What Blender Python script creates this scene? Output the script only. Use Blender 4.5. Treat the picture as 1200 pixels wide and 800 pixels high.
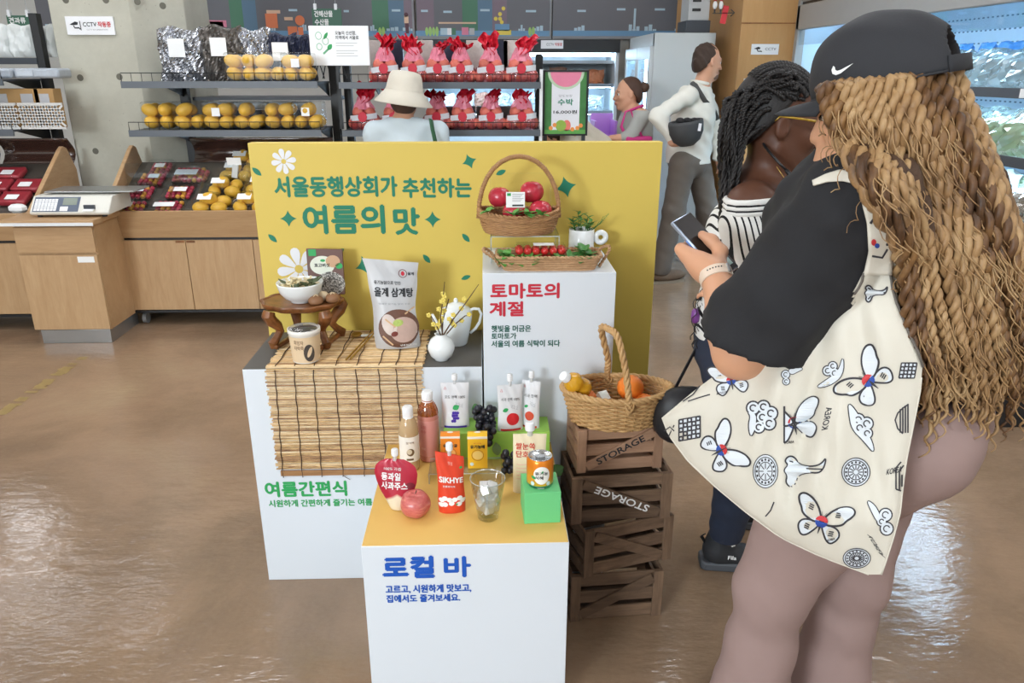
import bpy, bmesh, math, random
import numpy as np
from mathutils import Vector, Matrix
from mathutils.geometry import tessellate_polygon
random.seed(7); RNG = np.random.default_rng(7)
SC = bpy.context.scene; COL = SC.collection
for o in list(bpy.data.objects): bpy.data.objects.remove(o)
R = math.radians; PI = math.pi; sin = math.sin; cos = math.cos

# ------------------------------------------------------------------ camera
CAM_H, PITCH, YAW, FPX = 1.55, R(19.6), R(1.93), 890.0
cd = bpy.data.cameras.new('camera'); cam = bpy.data.objects.new('camera', cd); COL.objects.link(cam)
cam.location = (0, 0, CAM_H); cam.rotation_euler = (PI/2 - PITCH, 0, -YAW)
cd.sensor_fit = 'HORIZONTAL'; cd.sensor_width = 36; cd.lens = FPX/1200*36; cd.clip_start = 0.02
SC.camera = cam
def P(u, v, X=None, Y=None, Z=None):
    """the point of the place seen at photo pixel (u, v) on a plane of known X, Y or Z"""
    x = (u-600)/FPX; y = (400-v)/FPX
    f = cos(PITCH)+sin(PITCH)*y; up = -sin(PITCH)+cos(PITCH)*y
    d = (f*sin(YAW)+x*cos(YAW), f*cos(YAW)-x*sin(YAW), up)
    t = Y/d[1] if Y is not None else ((Z-CAM_H)/d[2] if Z is not None else X/d[0])
    return Vector((d[0]*t, d[1]*t, CAM_H+d[2]*t))
# ------------------------------------------------------------------ world, light, exposure
w = bpy.data.worlds.new('world'); SC.world = w; w.use_nodes = True
bg = w.node_tree.nodes['Background']; bg.inputs[0].default_value = (.8, .91, 1, 1); bg.inputs[1].default_value = .75
def area_light(name, loc, aim, sx, sy, power, col=(1, 1, 1)):
    d = bpy.data.lights.new(name, 'AREA'); d.shape = 'RECTANGLE'; d.size = sx; d.size_y = sy; d.energy = power; d.color = col
    o = bpy.data.objects.new(name, d); COL.objects.link(o); o.location = loc
    o.rotation_euler = (Vector(aim)-Vector(loc)).to_track_quat('-Z', 'Y').to_euler()
    return o
area_light('window_daylight', (-3.6, -3.7, 2.3), (0.2, 2.2, .7), 1.3, 1.1, 290, (.86, .94, 1))
vs = SC.view_settings; vs.view_transform = 'Standard'; vs.look = 'None'; vs.gamma = 1; vs.use_curve_mapping = False
vs.exposure = -0.16

# ------------------------------------------------------------------ materials
def lin(h):
    if not isinstance(h, str): return tuple(h)
    h = h.lstrip('#'); c = [int(h[i:i+2], 16)/255 for i in (0, 2, 4)]
    return tuple(x/12.92 if x <= .04045 else ((x+.055)/1.055)**2.4 for x in c)
MATS = {}
class NT:
    def __init__(s, name):
        s.m = bpy.data.materials.new(name); s.m.use_nodes = True; s.t = s.m.node_tree; s.n = s.t.nodes
        s.b = s.n['Principled BSDF']; s.out = s.n['Material Output']
    def add(s, typ, **kw):
        n = s.n.new(typ)
        for k, v in kw.items():
            if k.startswith('i_'): n.inputs[k[2:].replace('_', ' ')].default_value = v
            elif k.startswith('p'): setattr(n, k[1:], v)
        return n
    def link(s, a, b): s.t.links.new(a, b)
    def coords(s, scale=(1, 1, 1), rot=(0, 0, 0), which='Object', loc=(0, 0, 0)):
        tc = s.add('ShaderNodeTexCoord'); mp = s.add('ShaderNodeMapping')
        mp.inputs['Scale'].default_value = scale; mp.inputs['Rotation'].default_value = rot; mp.inputs['Location'].default_value = loc
        s.link(tc.outputs[which], mp.inputs[0]); return mp.outputs[0]
    def noise(s, co, scale, detail=4, rough=.6, dist=0):
        n = s.add('ShaderNodeTexNoise'); n.inputs['Scale'].default_value = scale; n.inputs['Detail'].default_value = detail
        n.inputs['Roughness'].default_value = rough; n.inputs['Distortion'].default_value = dist
        s.link(co, n.inputs['Vector']); return n.outputs['Fac']
    def ramp(s, fac, stops):
        n = s.add('ShaderNodeValToRGB'); e = n.color_ramp.elements
        while len(e) < len(stops): e.new(.5)
        for i, (p, c) in enumerate(stops):
            e[i].position = p; c = lin(c); e[i].color = (*c[:3], 1)
        s.link(fac, n.inputs[0]); return n.outputs[0]
    def mix(s, fac, a, b, mode='MIX'):
        n = s.add('ShaderNodeMix', pdata_type='RGBA', pblend_type=mode)
        for sock, v in ((n.inputs[0], fac), (n.inputs[6], a), (n.inputs[7], b)):
            if isinstance(v, (int, float)): sock.default_value = v
            elif isinstance(v, (tuple, list, str)): sock.default_value = (*lin(v)[:3], 1)
            else: s.link(v, sock)
        return n.outputs[2]
    def math(s, op, a, b=0.0, c=None):
        n = s.add('ShaderNodeMath', poperation=op)
        for i, v in enumerate((a, b) if c is None else (a, b, c)):
            if isinstance(v, (int, float)): n.inputs[i].default_value = v
            else: s.link(v, n.inputs[i])
        return n.outputs[0]
    def bump(s, h, strength=.3, dist=.01):
        n = s.add('ShaderNodeBump'); n.inputs['Strength'].default_value = strength; n.inputs['Distance'].default_value = dist
        s.link(h, n.inputs['Height']); s.link(n.outputs[0], s.b.inputs['Normal'])
    def color(s, c): s.link(c, s.b.inputs['Base Color']) if not isinstance(c, (tuple, str)) else setattr(s.b.inputs['Base Color'], 'default_value', (*lin(c)[:3], 1))
    def set(s, rough=.5, metal=0, spec=.5, **kw):
        s.b.inputs['Roughness'].default_value = rough; s.b.inputs['Metallic'].default_value = metal
        s.b.inputs['Specular IOR Level'].default_value = spec
        for k, v in kw.items(): s.b.inputs[k.replace('_', ' ')].default_value = v
def M(name, col, rough=.5, metal=0, var=.06, scale=9, bump=0, bscale=120, spec=.5, rnd=0, **kw):
    if name in MATS: return MATS[name]
    t = NT(name); t.set(rough, metal, spec, **kw); c = lin(col); co = t.coords()
    a = tuple(x*(1-var) for x in c); b = tuple(min(1, x*(1+var)) for x in c)
    col_o = t.mix(t.noise(co, scale), a, b)
    if rnd:
        oi = t.add('ShaderNodeObjectInfo'); k = t.math('MULTIPLY_ADD', oi.outputs['Random'], 2*rnd, 1-rnd)
        col_o = t.mix(1.0, col_o, k, 'MULTIPLY')
    t.color(col_o)
    if bump: t.bump(t.noise(co, bscale, 3), bump, .004)
    MATS[name] = t.m; return t.m
def M_wood(name, light, dark, stretch=(3, 3, 40), rough=.45, rnd=.0, contrast=1, bump=.08, spec=.4):
    """stretch: large number = many lines across that axis, small = along the grain"""
    if name in MATS: return MATS[name]
    t = NT(name); t.set(rough, 0, spec); co = t.coords(stretch)
    oi = t.add('ShaderNodeObjectInfo'); ad = t.add('ShaderNodeVectorMath', poperation='ADD'); t.link(co, ad.inputs[0])
    sh = t.math('MULTIPLY', oi.outputs['Random'], 37.0); t.link(sh, ad.inputs[1]); co = ad.outputs[0]
    n1 = t.noise(co, 1.0, 6, .65, .6); n2 = t.noise(co, 4.0, 3, .7)
    f = t.math('MULTIPLY_ADD', n2, .35, t.math('MULTIPLY', n1, .75))
    c = t.ramp(f, ((.5-.22/contrast, dark), (.5+.18/contrast, light)))
    if rnd:
        k = t.math('MULTIPLY_ADD', oi.outputs['Random'], 2*rnd, 1-rnd); c = t.mix(1.0, c, k, 'MULTIPLY')
    t.color(c); t.bump(f, bump, .002); MATS[name] = t.m; return t.m
def M_clear(name, tint='#ffffff', gloss=.12, rough=.05, body=0.0, bodycol='#ffffff'):
    """thin clear plastic or glass: tinted see-through, a little haze, and a reflection"""
    if name in MATS: return MATS[name]
    t = NT(name); tr = t.add('ShaderNodeBsdfTransparent'); tr.inputs[0].default_value = (*lin(tint), 1)
    gl = t.add('ShaderNodeBsdfGlossy'); gl.inputs['Roughness'].default_value = rough
    fr = t.add('ShaderNodeLayerWeight'); fr.inputs[0].default_value = .5
    f = t.math('MULTIPLY_ADD', t.math('POWER', fr.outputs['Facing'], 4.0), .55, .006+gloss*.33)
    t.set(rough+.1); t.color(bodycol)
    m0 = t.add('ShaderNodeMixShader'); m0.inputs[0].default_value = body
    t.link(tr.outputs[0], m0.inputs[1]); t.link(t.b.outputs[0], m0.inputs[2])
    m1 = t.add('ShaderNodeMixShader'); t.link(f, m1.inputs[0]); t.link(m0.outputs[0], m1.inputs[1]); t.link(gl.outputs[0], m1.inputs[2])
    t.link(m1.outputs[0], t.out.inputs[0]); MATS[name] = t.m; return t.m
def M_emit(name, col, strength):
    if name in MATS: return MATS[name]
    t = NT(name); t.b.inputs['Emission Color'].default_value = (*lin(col), 1); t.b.inputs['Emission Strength'].default_value = strength
    t.color(col); MATS[name] = t.m; return t.m

# ------------------------------------------------------------------ mesh building
def V3(*a): return Vector(a[0] if len(a) == 1 else a)
def basis(z, x=None):
    z = V3(z).normalized(); x = V3(x) if x is not None else (V3(1, 0, 0) if abs(z.x) < .9 else V3(0, 1, 0))
    y = z.cross(x).normalized(); x = y.cross(z); return Matrix((x, y, z)).transposed()
def Rz(a): return Matrix.Rotation(a, 3, 'Z')
def Rx(a): return Matrix.Rotation(a, 3, 'X')
def Ry(a): return Matrix.Rotation(a, 3, 'Y')
class MB:
    def __init__(s): s.v = []; s.f = []
    def add(s, vs, fs, M_=None, loc=None):
        n = len(s.v)
        for p in vs:
            p = V3(p)
            if M_ is not None: p = M_ @ p
            if loc is not None: p = p + V3(loc)
            s.v.append(p)
        s.f += [tuple(i+n for i in f) for f in fs]; return s
    def box(s, c, size, rot=None):
        x, y, z = (a/2 for a in size)
        vs = [(i*x, j*y, k*z) for i in (-1, 1) for j in (-1, 1) for k in (-1, 1)]
        return s.add(vs, [(0, 1, 3, 2), (4, 6, 7, 5), (0, 4, 5, 1), (2, 3, 7, 6), (0, 2, 6, 4), (1, 5, 7, 3)], rot, c)
    def bb(s, x0, x1, y0, y1, z0, z1): return s.box(((x0+x1)/2, (y0+y1)/2, (z0+z1)/2), (x1-x0, y1-y0, z1-z0))
    def bar(s, a, b, w, d, up=(0, 0, 1)):
        """rectangular bar from a to b, w wide sideways, d thick along up"""
        a, b = V3(a), V3(b); ax = (b-a); L = ax.length; ax.normalize(); si = ax.cross(V3(up)).normalized(); u = si.cross(ax)
        return s.box((a+b)/2, (L, w, d), Matrix((ax, si, u)).transposed())
    def tube(s, pts, r, n=8, cap=True, closed=False, flat=1.0, up=None):
        pts = [V3(p) for p in pts]; m = len(pts); n0 = len(s.v); X = None
        for i, p in enumerate(pts):
            t = (pts[(i+1) % m]-pts[i-1]) if (closed or 0 < i < m-1) else ((pts[1]-pts[0]) if i == 0 else (pts[-1]-pts[-2]))
            if t.length < 1e-9: t = V3(0, 0, 1)
            t.normalize()
            if up is not None: X = t.cross(V3(up)).normalized() if t.cross(V3(up)).length > 1e-4 else V3(1, 0, 0)
            elif X is None: X = t.orthogonal().normalized()
            else:
                X = X-t*X.dot(t); X = X.normalized() if X.length > 1e-6 else t.orthogonal().normalized()
            Y = t.cross(X); rr = r[i] if hasattr(r, '__len__') else (r(i/(m-1)) if callable(r) else r)
            for k in range(n):
                a = 2*PI*k/n; s.v.append(p+X*(cos(a)*rr)+Y*(sin(a)*rr*flat))
        for i in range(m if closed else m-1):
            a0 = n0+i*n; b0 = n0+((i+1) % m)*n
            for k in range(n): s.f.append((a0+k, a0+(k+1) % n, b0+(k+1) % n, b0+k))
        if cap and not closed:
            s.f.append(tuple(n0+k for k in reversed(range(n)))); s.f.append(tuple(n0+(m-1)*n+k for k in range(n)))
        return s
    def cyl(s, a, b, r, r2=None, n=20): return s.tube([a, b], [r, r if r2 is None else r2], n)
    def lathe(s, prof, c=(0, 0, 0), n=28, M_=None, cap=True, squash=(1, 1), wob=None):
        vs = []; fs = []
        for j, (r, z) in enumerate(prof):
            for k in range(n):
                a = 2*PI*k/n; q = 1 if wob is None else wob(a, z)
                vs.append((r*cos(a)*q*squash[0], r*sin(a)*q*squash[1], z))
        for j in range(len(prof)-1):
            for k in range(n): fs.append((j*n+k, j*n+(k+1) % n, (j+1)*n+(k+1) % n, (j+1)*n+k))
        if cap:
            if prof[0][0] > 1e-5: fs.append(tuple(reversed(range(n))))
            if prof[-1][0] > 1e-5: fs.append(tuple((len(prof)-1)*n+k for k in range(n)))
        return s.add(vs, fs, M_, c)
    def sph(s, c, r, nu=14, nv=9, M_=None, fn=None):
        r = (r, r, r) if not hasattr(r, '__len__') else r; vs = []; fs = []
        for j in range(nv+1):
            t = PI*j/nv
            for k in range(nu):
                a = 2*PI*k/nu; p = (sin(t)*cos(a), sin(t)*sin(a), -cos(t))
                q = fn(p) if fn else 1
                vs.append((p[0]*r[0]*q, p[1]*r[1]*q, p[2]*r[2]*q))
        for j in range(nv):
            for k in range(nu): fs.append((j*nu+k, j*nu+(k+1) % nu, (j+1)*nu+(k+1) % nu, (j+1)*nu+k))
        return s.add(vs, fs, M_, c)
    def grid(s, fn, nu, nv, thick=None, closeu=False):
        vs = [fn(i/nu, j/nv) for j in range(nv+1) for i in range(nu+1)]
        fs = [(j*(nu+1)+i, j*(nu+1)+i+1, (j+1)*(nu+1)+i+1, (j+1)*(nu+1)+i) for j in range(nv) for i in range(nu)]
        return s.add(vs, fs)
    def prism(s, poly, fn, t):
        """flat outline poly [(a,b)] carried by fn(a,b,c)->point, c from 0 to t"""
        n = len(poly); vs = [fn(a, b, 0) for a, b in poly]+[fn(a, b, t) for a, b in poly]
        tr = tessellate_polygon([[V3(a, b, 0) for a, b in poly]])
        fs = [tuple(q) for q in tr]+[(q[2]+n, q[1]+n, q[0]+n) for q in tr]
        fs += [(i, (i+1) % n, (i+1) % n+n, i+n) for i in range(n)]
        return s.add(vs, fs)
    def ribbon(s, pts, wd, fn, closed=False):
        """2D polyline stroke of width wd carried by fn(a,b)->point"""
        m = len(pts); n0 = len(s.v)
        for i in range(m):
            a = pts[i-1] if (i > 0 or closed) else pts[i]; b = pts[(i+1) % m] if (i < m-1 or closed) else pts[i]
            dx, dy = b[0]-a[0], b[1]-a[1]; L = math.hypot(dx, dy) or 1; ww = wd(i/(m-1)) if callable(wd) else wd
            nx, ny = -dy/L*ww/2, dx/L*ww/2
            s.v.append(V3(fn(pts[i][0]+nx, pts[i][1]+ny))); s.v.append(V3(fn(pts[i][0]-nx, pts[i][1]-ny)))
        for i in range(m if closed else m-1):
            a = n0+2*i; b = n0+2*((i+1) % m); s.f.append((a, a+1, b+1, b))
        return s
    def fillpoly(s, poly, fn):
        tr = tessellate_polygon([[V3(a, b, 0) for a, b in poly]])
        return s.add([fn(a, b) for a, b in poly], [tuple(q) for q in tr])
    def disc(s, c, rx, ry, fn, n=24, rings=3, rot=0):
        vs = [fn(*c)]; fs = []
        for j in range(1, rings+1):
            for k in range(n):
                a = 2*PI*k/n; x = rx*j/rings*cos(a); y = ry*j/rings*sin(a)
                vs.append(fn(c[0]+x*cos(rot)-y*sin(rot), c[1]+x*sin(rot)+y*cos(rot)))
        for k in range(n): fs.append((0, 1+k, 1+(k+1) % n))
        for j in range(rings-1):
            for k in range(n): fs.append((1+j*n+k, 1+(j+1)*n+k, 1+(j+1)*n+(k+1) % n, 1+j*n+(k+1) % n))
        return s.add(vs, fs)
def rootloc(o):
    while o.parent is not None: o = o.parent
    return o.location
def mesh_obj(name, verts, faces, mat, parent=None, smooth=None, bevel=0, loc=None, fixn=True):
    me = bpy.data.meshes.new(name)
    off = rootloc(parent) if parent is not None else (V3(loc) if loc is not None else V3(0, 0, 0))
    if isinstance(verts, np.ndarray):
        verts = verts-np.array(off); me.from_pydata(verts.tolist(), [], faces.tolist() if isinstance(faces, np.ndarray) else faces)
    else: me.from_pydata([tuple(p-off) for p in verts], [], faces)
    if fixn:
        bm = bmesh.new(); bm.from_mesh(me); bmesh.ops.recalc_face_normals(bm, faces=bm.faces[:]); bm.to_mesh(me); bm.free()
    o = bpy.data.objects.new(name, me); COL.objects.link(o); me.materials.append(mat)
    if parent is not None: o.parent = parent
    elif loc is not None: o.location = off
    if smooth:
        me.polygons.foreach_set('use_smooth', [True]*len(me.polygons))
        if smooth != True: me.set_sharp_from_angle(angle=R(smooth))
    if bevel:
        b = o.modifiers.new('bevel', 'BEVEL'); b.width = bevel; b.segments = 2; b.limit_method = 'ANGLE'; b.angle_limit = R(40)
    return o
def part(name, mb, mat, parent, smooth=35, bevel=0, label=None, stuff=False, fixn=True):
    o = mesh_obj(name, mb.v, mb.f, mat, parent, smooth, bevel, fixn=fixn)
    if label: o['label'] = label
    if stuff: o['kind'] = 'stuff'
    return o
def tag(o, label, cat, group=None):
    o['label'] = label; o['category'] = cat
    if group: o['group'] = group
    return o
def thing(name, label, cat, loc, group=None):
    o = bpy.data.objects.new(name, None); COL.objects.link(o); o.location = loc; o.empty_display_size = .05
    return tag(o, label, cat, group)
def solo(name, label, cat, mb, mat, loc=None, group=None, smooth=35, bevel=0):
    if loc is None:
        a = np.array([tuple(p) for p in mb.v]); loc = ((a[:, 0].min()+a[:, 0].max())/2, (a[:, 1].min()+a[:, 1].max())/2, a[:, 2].min())
    return tag(mesh_obj(name, mb.v, mb.f, mat, None, smooth, bevel, loc), label, cat, group)
def struct(name, mb, mat, parent=None, smooth=35, bevel=0):
    o = mesh_obj(name, mb.v, mb.f, mat, parent, smooth, bevel, None if parent else (0, 0, 0))
    if parent is None: o['kind'] = 'structure'
    return o
ORD = ('first', 'second', 'third', 'fourth', 'fifth', 'sixth', 'seventh', 'eighth', 'ninth')
def copy_tree(o, loc=None, rz=None, label=None, parent=None, group=None):
    c = o.copy(); COL.objects.link(c); c.parent = parent
    if loc is not None: c.location = loc
    if rz is not None: c.rotation_euler = (0, 0, rz)
    if label: c['label'] = label
    if group: c['group'] = group
    for ch in list(o.children): copy_tree(ch, parent=c)
    return c
# ------------------------------------------------------------------ lettering
_TX = {}
STRS = ['CCTV', '작동중', 'CCTV IN OPERATION', '서울동행상회가', '추천하는', '여름의', '맛', '여름간편식', '시원하게 간편하게 즐기는 여름 한 끼', '토마토의', '계절', '햇빛을 머금은', '토마토가', '서울의 여름 식탁이 되다', '로컬', '바', '고르고, 시원하게 맛보고,', '집에서도 즐겨보세요.', 'STORAGE', '표고버섯', '흑임자', '타락죽', '올계 삼계탕', '유기농닭으로 만든', '국내산 유기농 닭과 수삼', '올계', '냉동보관 1kg', '유기농배', '유기농', '유기농귤', '쌀식혜', '오미', '자수', '빨간 한모금', '포도 한팩 100%', '사과 한팩 100%', '사과 한팩', '동과일', '사과주스', '100% 과즙', 'SIKHYE', '전통쌀식혜', '햇쌀', '식혜', '자연마을', '쌀눈쏙', '단호박', '오늘의 신선함,', '지역에서 서울로', '견과류', '쌀 & 잡곡', '건해산물', '수산물', '수박', '16,000원', '당도보장', 'KOREA', 'Fila']  # all lettering of the place, set in one go below
def _convert(body):
    cu = bpy.data.curves.new('t', 'FONT'); cu.body = body; cu.size = 1; cu.resolution_u = 3; cu.space_line = 3.0
    o = bpy.data.objects.new('t', cu); me = bpy.data.meshes.new_from_object(o)
    v = [(p.co.x, p.co.y) for p in me.vertices]; f = [tuple(p.vertices) for p in me.polygons]
    bpy.data.objects.remove(o); bpy.data.curves.remove(cu); bpy.data.meshes.remove(me); return v, f
def set_type():
    v, f = _convert('\n'.join(STRS)); row = [int(round((.35-p[1])/3.0)) for p in v]
    for i, s_ in enumerate(STRS):
        ids = [k for k in range(len(v)) if row[k] == i]; mp = {k: j for j, k in enumerate(ids)}
        _TX[s_] = ([(v[k][0], v[k][1]+3.0*i) for k in ids], [])
        _TX[s_][1].extend(tuple(mp[k] for k in q) for q in f if row[q[0]] == i)
if STRS: set_type()
def text2d(s, bold=.0):
    out_v, out_f = [], []
    for i, ln_ in enumerate(s.split('\n')):
        if ln_ not in _TX: print('MISSTXT', repr(ln_)); _TX[ln_] = _convert(ln_)
        v, f = _TX[ln_]; n = len(out_v); out_v += [(x, y-1.12*i) for x, y in v]; out_f += [tuple(k+n for k in q) for q in f]
    return out_v, out_f
def text_fit(s, x0, x1, y0, y1, bold=.0):
    """2D verts and faces of the text fitted to the rectangle"""
    v, f = text2d(s, bold); xs = [p[0] for p in v]; ys = [p[1] for p in v]
    ax, bx, ay, by = min(xs), max(xs), min(ys), max(ys); kx = (x1-x0)/(bx-ax); ky = (y1-y0)/(by-ay)
    return [(x0+(p[0]-ax)*kx, y0+(p[1]-ay)*ky) for p in v], f
def lettering(parent, s, rect, fn, mat, bold=.0, name='lettering', label=None):
    """text fitted to rect and carried by fn; heavier weights are stacked shifted copies a hair apart"""
    v, f = text_fit(s, *rect); x0, x1, y0, y1 = rect; mb = MB(); e = 1e-3
    lines = s.count('\n')+1; q = bold*(y1-y0)/lines*1.1; cx, cy = (x0+x1)/2, (y0+y1)/2
    sh = [(0, 0)] if not bold else [(-q, 0), (q, 0), (0, -q), (0, q), (0, 0)]
    n = (V3(fn(cx+e, cy))-V3(fn(cx, cy))).cross(V3(fn(cx, cy+e))-V3(fn(cx, cy))).normalized()
    for i, (dx, dy) in enumerate(sh): mb.add([V3(fn(a+dx, b+dy))+n*(.00012*i) for a, b in v], f)
    return part(name, mb, mat, parent, smooth=None, label=label, fixn=False)
def flatfn(org, ex, ey, off=.0008):
    org, ex, ey = V3(org), V3(ex).normalized(), V3(ey).normalized(); nn = ex.cross(ey)*off
    return lambda a, b, c=0: org+ex*a+ey*b+nn
def frontfn(Y, off=.0008): return lambda a, b, c=0: V3(a, Y-off-c, b)
def cylfn(c, r, z0, ang=-PI/2, rz=0): return lambda a, b, q=0: V3(c[0]+r*cos(ang+rz+a/r), c[1]+r*sin(ang+rz+a/r), z0+b)
def arc2(c, r, a0, a1, n=12, ry=None): return [(c[0]+r*cos(R(a0+(a1-a0)*i/n)), c[1]+(ry or r)*sin(R(a0+(a1-a0)*i/n))) for i in range(n+1)]
def star4(c, r, rot=0, pinch=.22, n=6):
    out = []
    for q in range(4):
        a0 = rot+q*PI/2; p0 = (cos(a0), sin(a0)); p1 = (cos(a0+PI/2), sin(a0+PI/2)); cc = (pinch*(p0[0]+p1[0]), pinch*(p0[1]+p1[1]))
        for i in range(n):
            t = i/n; out.append(tuple(c[j]+r*((1-t)**2*p0[j]+2*t*(1-t)*cc[j]+t*t*p1[j]) for j in (0, 1)))
    return out
def leaf2(c, L, wd, rot, n=8):
    up = [(L*(i/n-.5), wd/2*sin(PI*i/n)**.8) for i in range(n+1)]; lo = [(x, -y) for x, y in reversed(up[1:-1])]
    return [(c[0]+x*cos(rot)-y*sin(rot), c[1]+x*sin(rot)+y*cos(rot)) for x, y in up+lo]
# ------------------------------------------------------------------ implicit surfaces for bodies and cloth
def smin(a, b, k):
    hh = np.maximum(k-np.abs(a-b), 0)/k; return np.minimum(a, b)-hh*hh*k*.25
def sdf_mesh(prims, h, k=.03, cuts=(), disp=None, pad=.03):
    """prims: ('c',a,b,ra,rb[,k]) round cones, ('e',c,(rx,ry,rz),rot3x3|None[,k]) ellipsoids, ('-',prim) carved away"""
    lo = np.full(3, 1e9); hi = -lo
    for p in prims:
        if p[0] == 'c': pts = [np.array(p[1])-max(p[3:5]), np.array(p[1])+max(p[3:5]), np.array(p[2])-max(p[3:5]), np.array(p[2])+max(p[3:5])]
        elif p[0] == 'e': pts = [np.array(p[1])-max(p[2]), np.array(p[1])+max(p[2])]
        else: continue
        lo = np.minimum(lo, np.min(pts, 0)); hi = np.maximum(hi, np.max(pts, 0))
    lo -= pad; hi += pad; n = np.ceil((hi-lo)/h).astype(int)+1
    ax = [lo[i]+h*np.arange(n[i]) for i in range(3)]; D = np.full(n, .5, np.float32)
    def ev(p, X, Y, Z):
        if p[0] == 'c':
            a = np.array(p[1], float); b = np.array(p[2], float); ba = b-a; L2 = max(float(ba@ba), 1e-9)
            t = np.clip(((X-a[0])*ba[0]+(Y-a[1])*ba[1]+(Z-a[2])*ba[2])/L2, 0, 1)
            return np.sqrt((X-a[0]-t*ba[0])**2+(Y-a[1]-t*ba[1])**2+(Z-a[2]-t*ba[2])**2)-(p[3]+(p[4]-p[3])*t)
        c = p[1]; r = p[2]; Rm = p[3]; x, y, z = X-c[0], Y-c[1], Z-c[2]
        if Rm is not None:
            Rm = np.array(Rm); x, y, z = (Rm[0, i]*x+Rm[1, i]*y+Rm[2, i]*z for i in range(3))
        k0 = np.sqrt((x/r[0])**2+(y/r[1])**2+(z/r[2])**2); k1 = np.sqrt((x/r[0]**2)**2+(y/r[1]**2)**2+(z/r[2]**2)**2)+1e-9
        return k0*(k0-1)/k1
    for p in prims:
        sub = p[0] == '-'; q = p[1] if sub else p; base = 5 if q[0] == 'c' else 4
        kk = q[base] if len(q) > base else k
        if q[0] == 'c': rr = max(q[3:5]); a = np.minimum(q[1], q[2])-rr; b = np.maximum(q[1], q[2])+rr
        else: rr = max(q[2]); a = np.array(q[1])-rr; b = np.array(q[1])+rr
        m = kk+4*h; i0 = np.clip(((a-m-lo)/h).astype(int), 0, n-1); i1 = np.clip(np.ceil((b+m-lo)/h).astype(int)+1, 1, n)
        if (i1 <= i0).any(): continue
        sl = tuple(slice(i0[i], i1[i]) for i in range(3))
        X, Y, Z = np.meshgrid(*(ax[i][sl[i]] for i in range(3)), indexing='ij', sparse=True)
        d = ev(q, X, Y, Z).astype(np.float32)
        D[sl] = -smin(-D[sl], d, kk) if sub else smin(D[sl], d, kk)
    if disp is not None:
        X, Y, Z = np.meshgrid(*ax, indexing='ij', sparse=True); D = D+disp(X, Y, Z).astype(np.float32)
    if cuts:
        X, Y, Z = np.meshgrid(*ax, indexing='ij', sparse=True)
        for c in cuts: D = np.maximum(D, (c(X, Y, Z) if callable(c) else ((X-c[0][0])*c[1][0]+(Y-c[0][1])*c[1][1]+(Z-c[0][2])*c[1][2])).astype(np.float32))
    return surface_nets(D, lo, h)
def surface_nets(D, lo, h):
    s = D < 0; nx, ny, nz = D.shape
    cs = [s[i:nx-1+i, j:ny-1+j, k:nz-1+k] for i in (0, 1) for j in (0, 1) for k in (0, 1)]
    cnt = sum(c.astype(np.int8) for c in cs); act = (cnt > 0) & (cnt < 8); I = np.argwhere(act)
    idx = np.full(act.shape, -1, np.int32); idx[act] = np.arange(len(I))
    cr = [(i, j, k) for i in (0, 1) for j in (0, 1) for k in (0, 1)]
    val = [D[I[:, 0]+c[0], I[:, 1]+c[1], I[:, 2]+c[2]] for c in cr]
    acc = np.zeros((len(I), 3)); num = np.zeros(len(I))
    for a in range(8):
        for b in range(a+1, 8):
            if sum(abs(cr[a][q]-cr[b][q]) for q in range(3)) != 1: continue
            m = (val[a] < 0) != (val[b] < 0); den = val[a]-val[b]; t = np.where(m, val[a]/np.where(den == 0, 1, den), 0)
            for q in range(3): acc[:, q] += np.where(m, cr[a][q]+t*(cr[b][q]-cr[a][q]), 0)
            num += m
    V = lo+h*(I+acc/np.maximum(num, 1)[:, None]); Fs = []
    for axx in range(3):
        b, c = [(1, 2), (2, 0), (0, 1)][axx]
        A = np.take(s, range(0, s.shape[axx]-1), axx); B = np.take(s, range(1, s.shape[axx]), axx)
        for flip, m in ((False, A & ~B), (True, ~A & B)):
            E = np.argwhere(m); ok = (E[:, b] > 0) & (E[:, c] > 0) & (E[:, b] < s.shape[b]-1) & (E[:, c] < s.shape[c]-1); E = E[ok]
            if not len(E): continue
            def cell(db, dc):
                q = E.copy(); q[:, b] += db; q[:, c] += dc; return idx[q[:, 0], q[:, 1], q[:, 2]]
            quad = np.stack([cell(-1, -1), cell(0, -1), cell(0, 0), cell(-1, 0)], 1)
            Fs.append(quad[:, ::-1] if flip else quad)
    return V, np.concatenate(Fs)
def sdf_part(name, prims, h, mat, parent, k=.03, cuts=(), disp=None, smooth_it=0):
    v, f = sdf_mesh(prims, h, k, cuts, disp); o = mesh_obj(name, v, f, mat, parent, True, fixn=False)
    if smooth_it:
        md = o.modifiers.new('smooth', 'SMOOTH'); md.iterations = smooth_it; md.factor = .5
    return o
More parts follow.
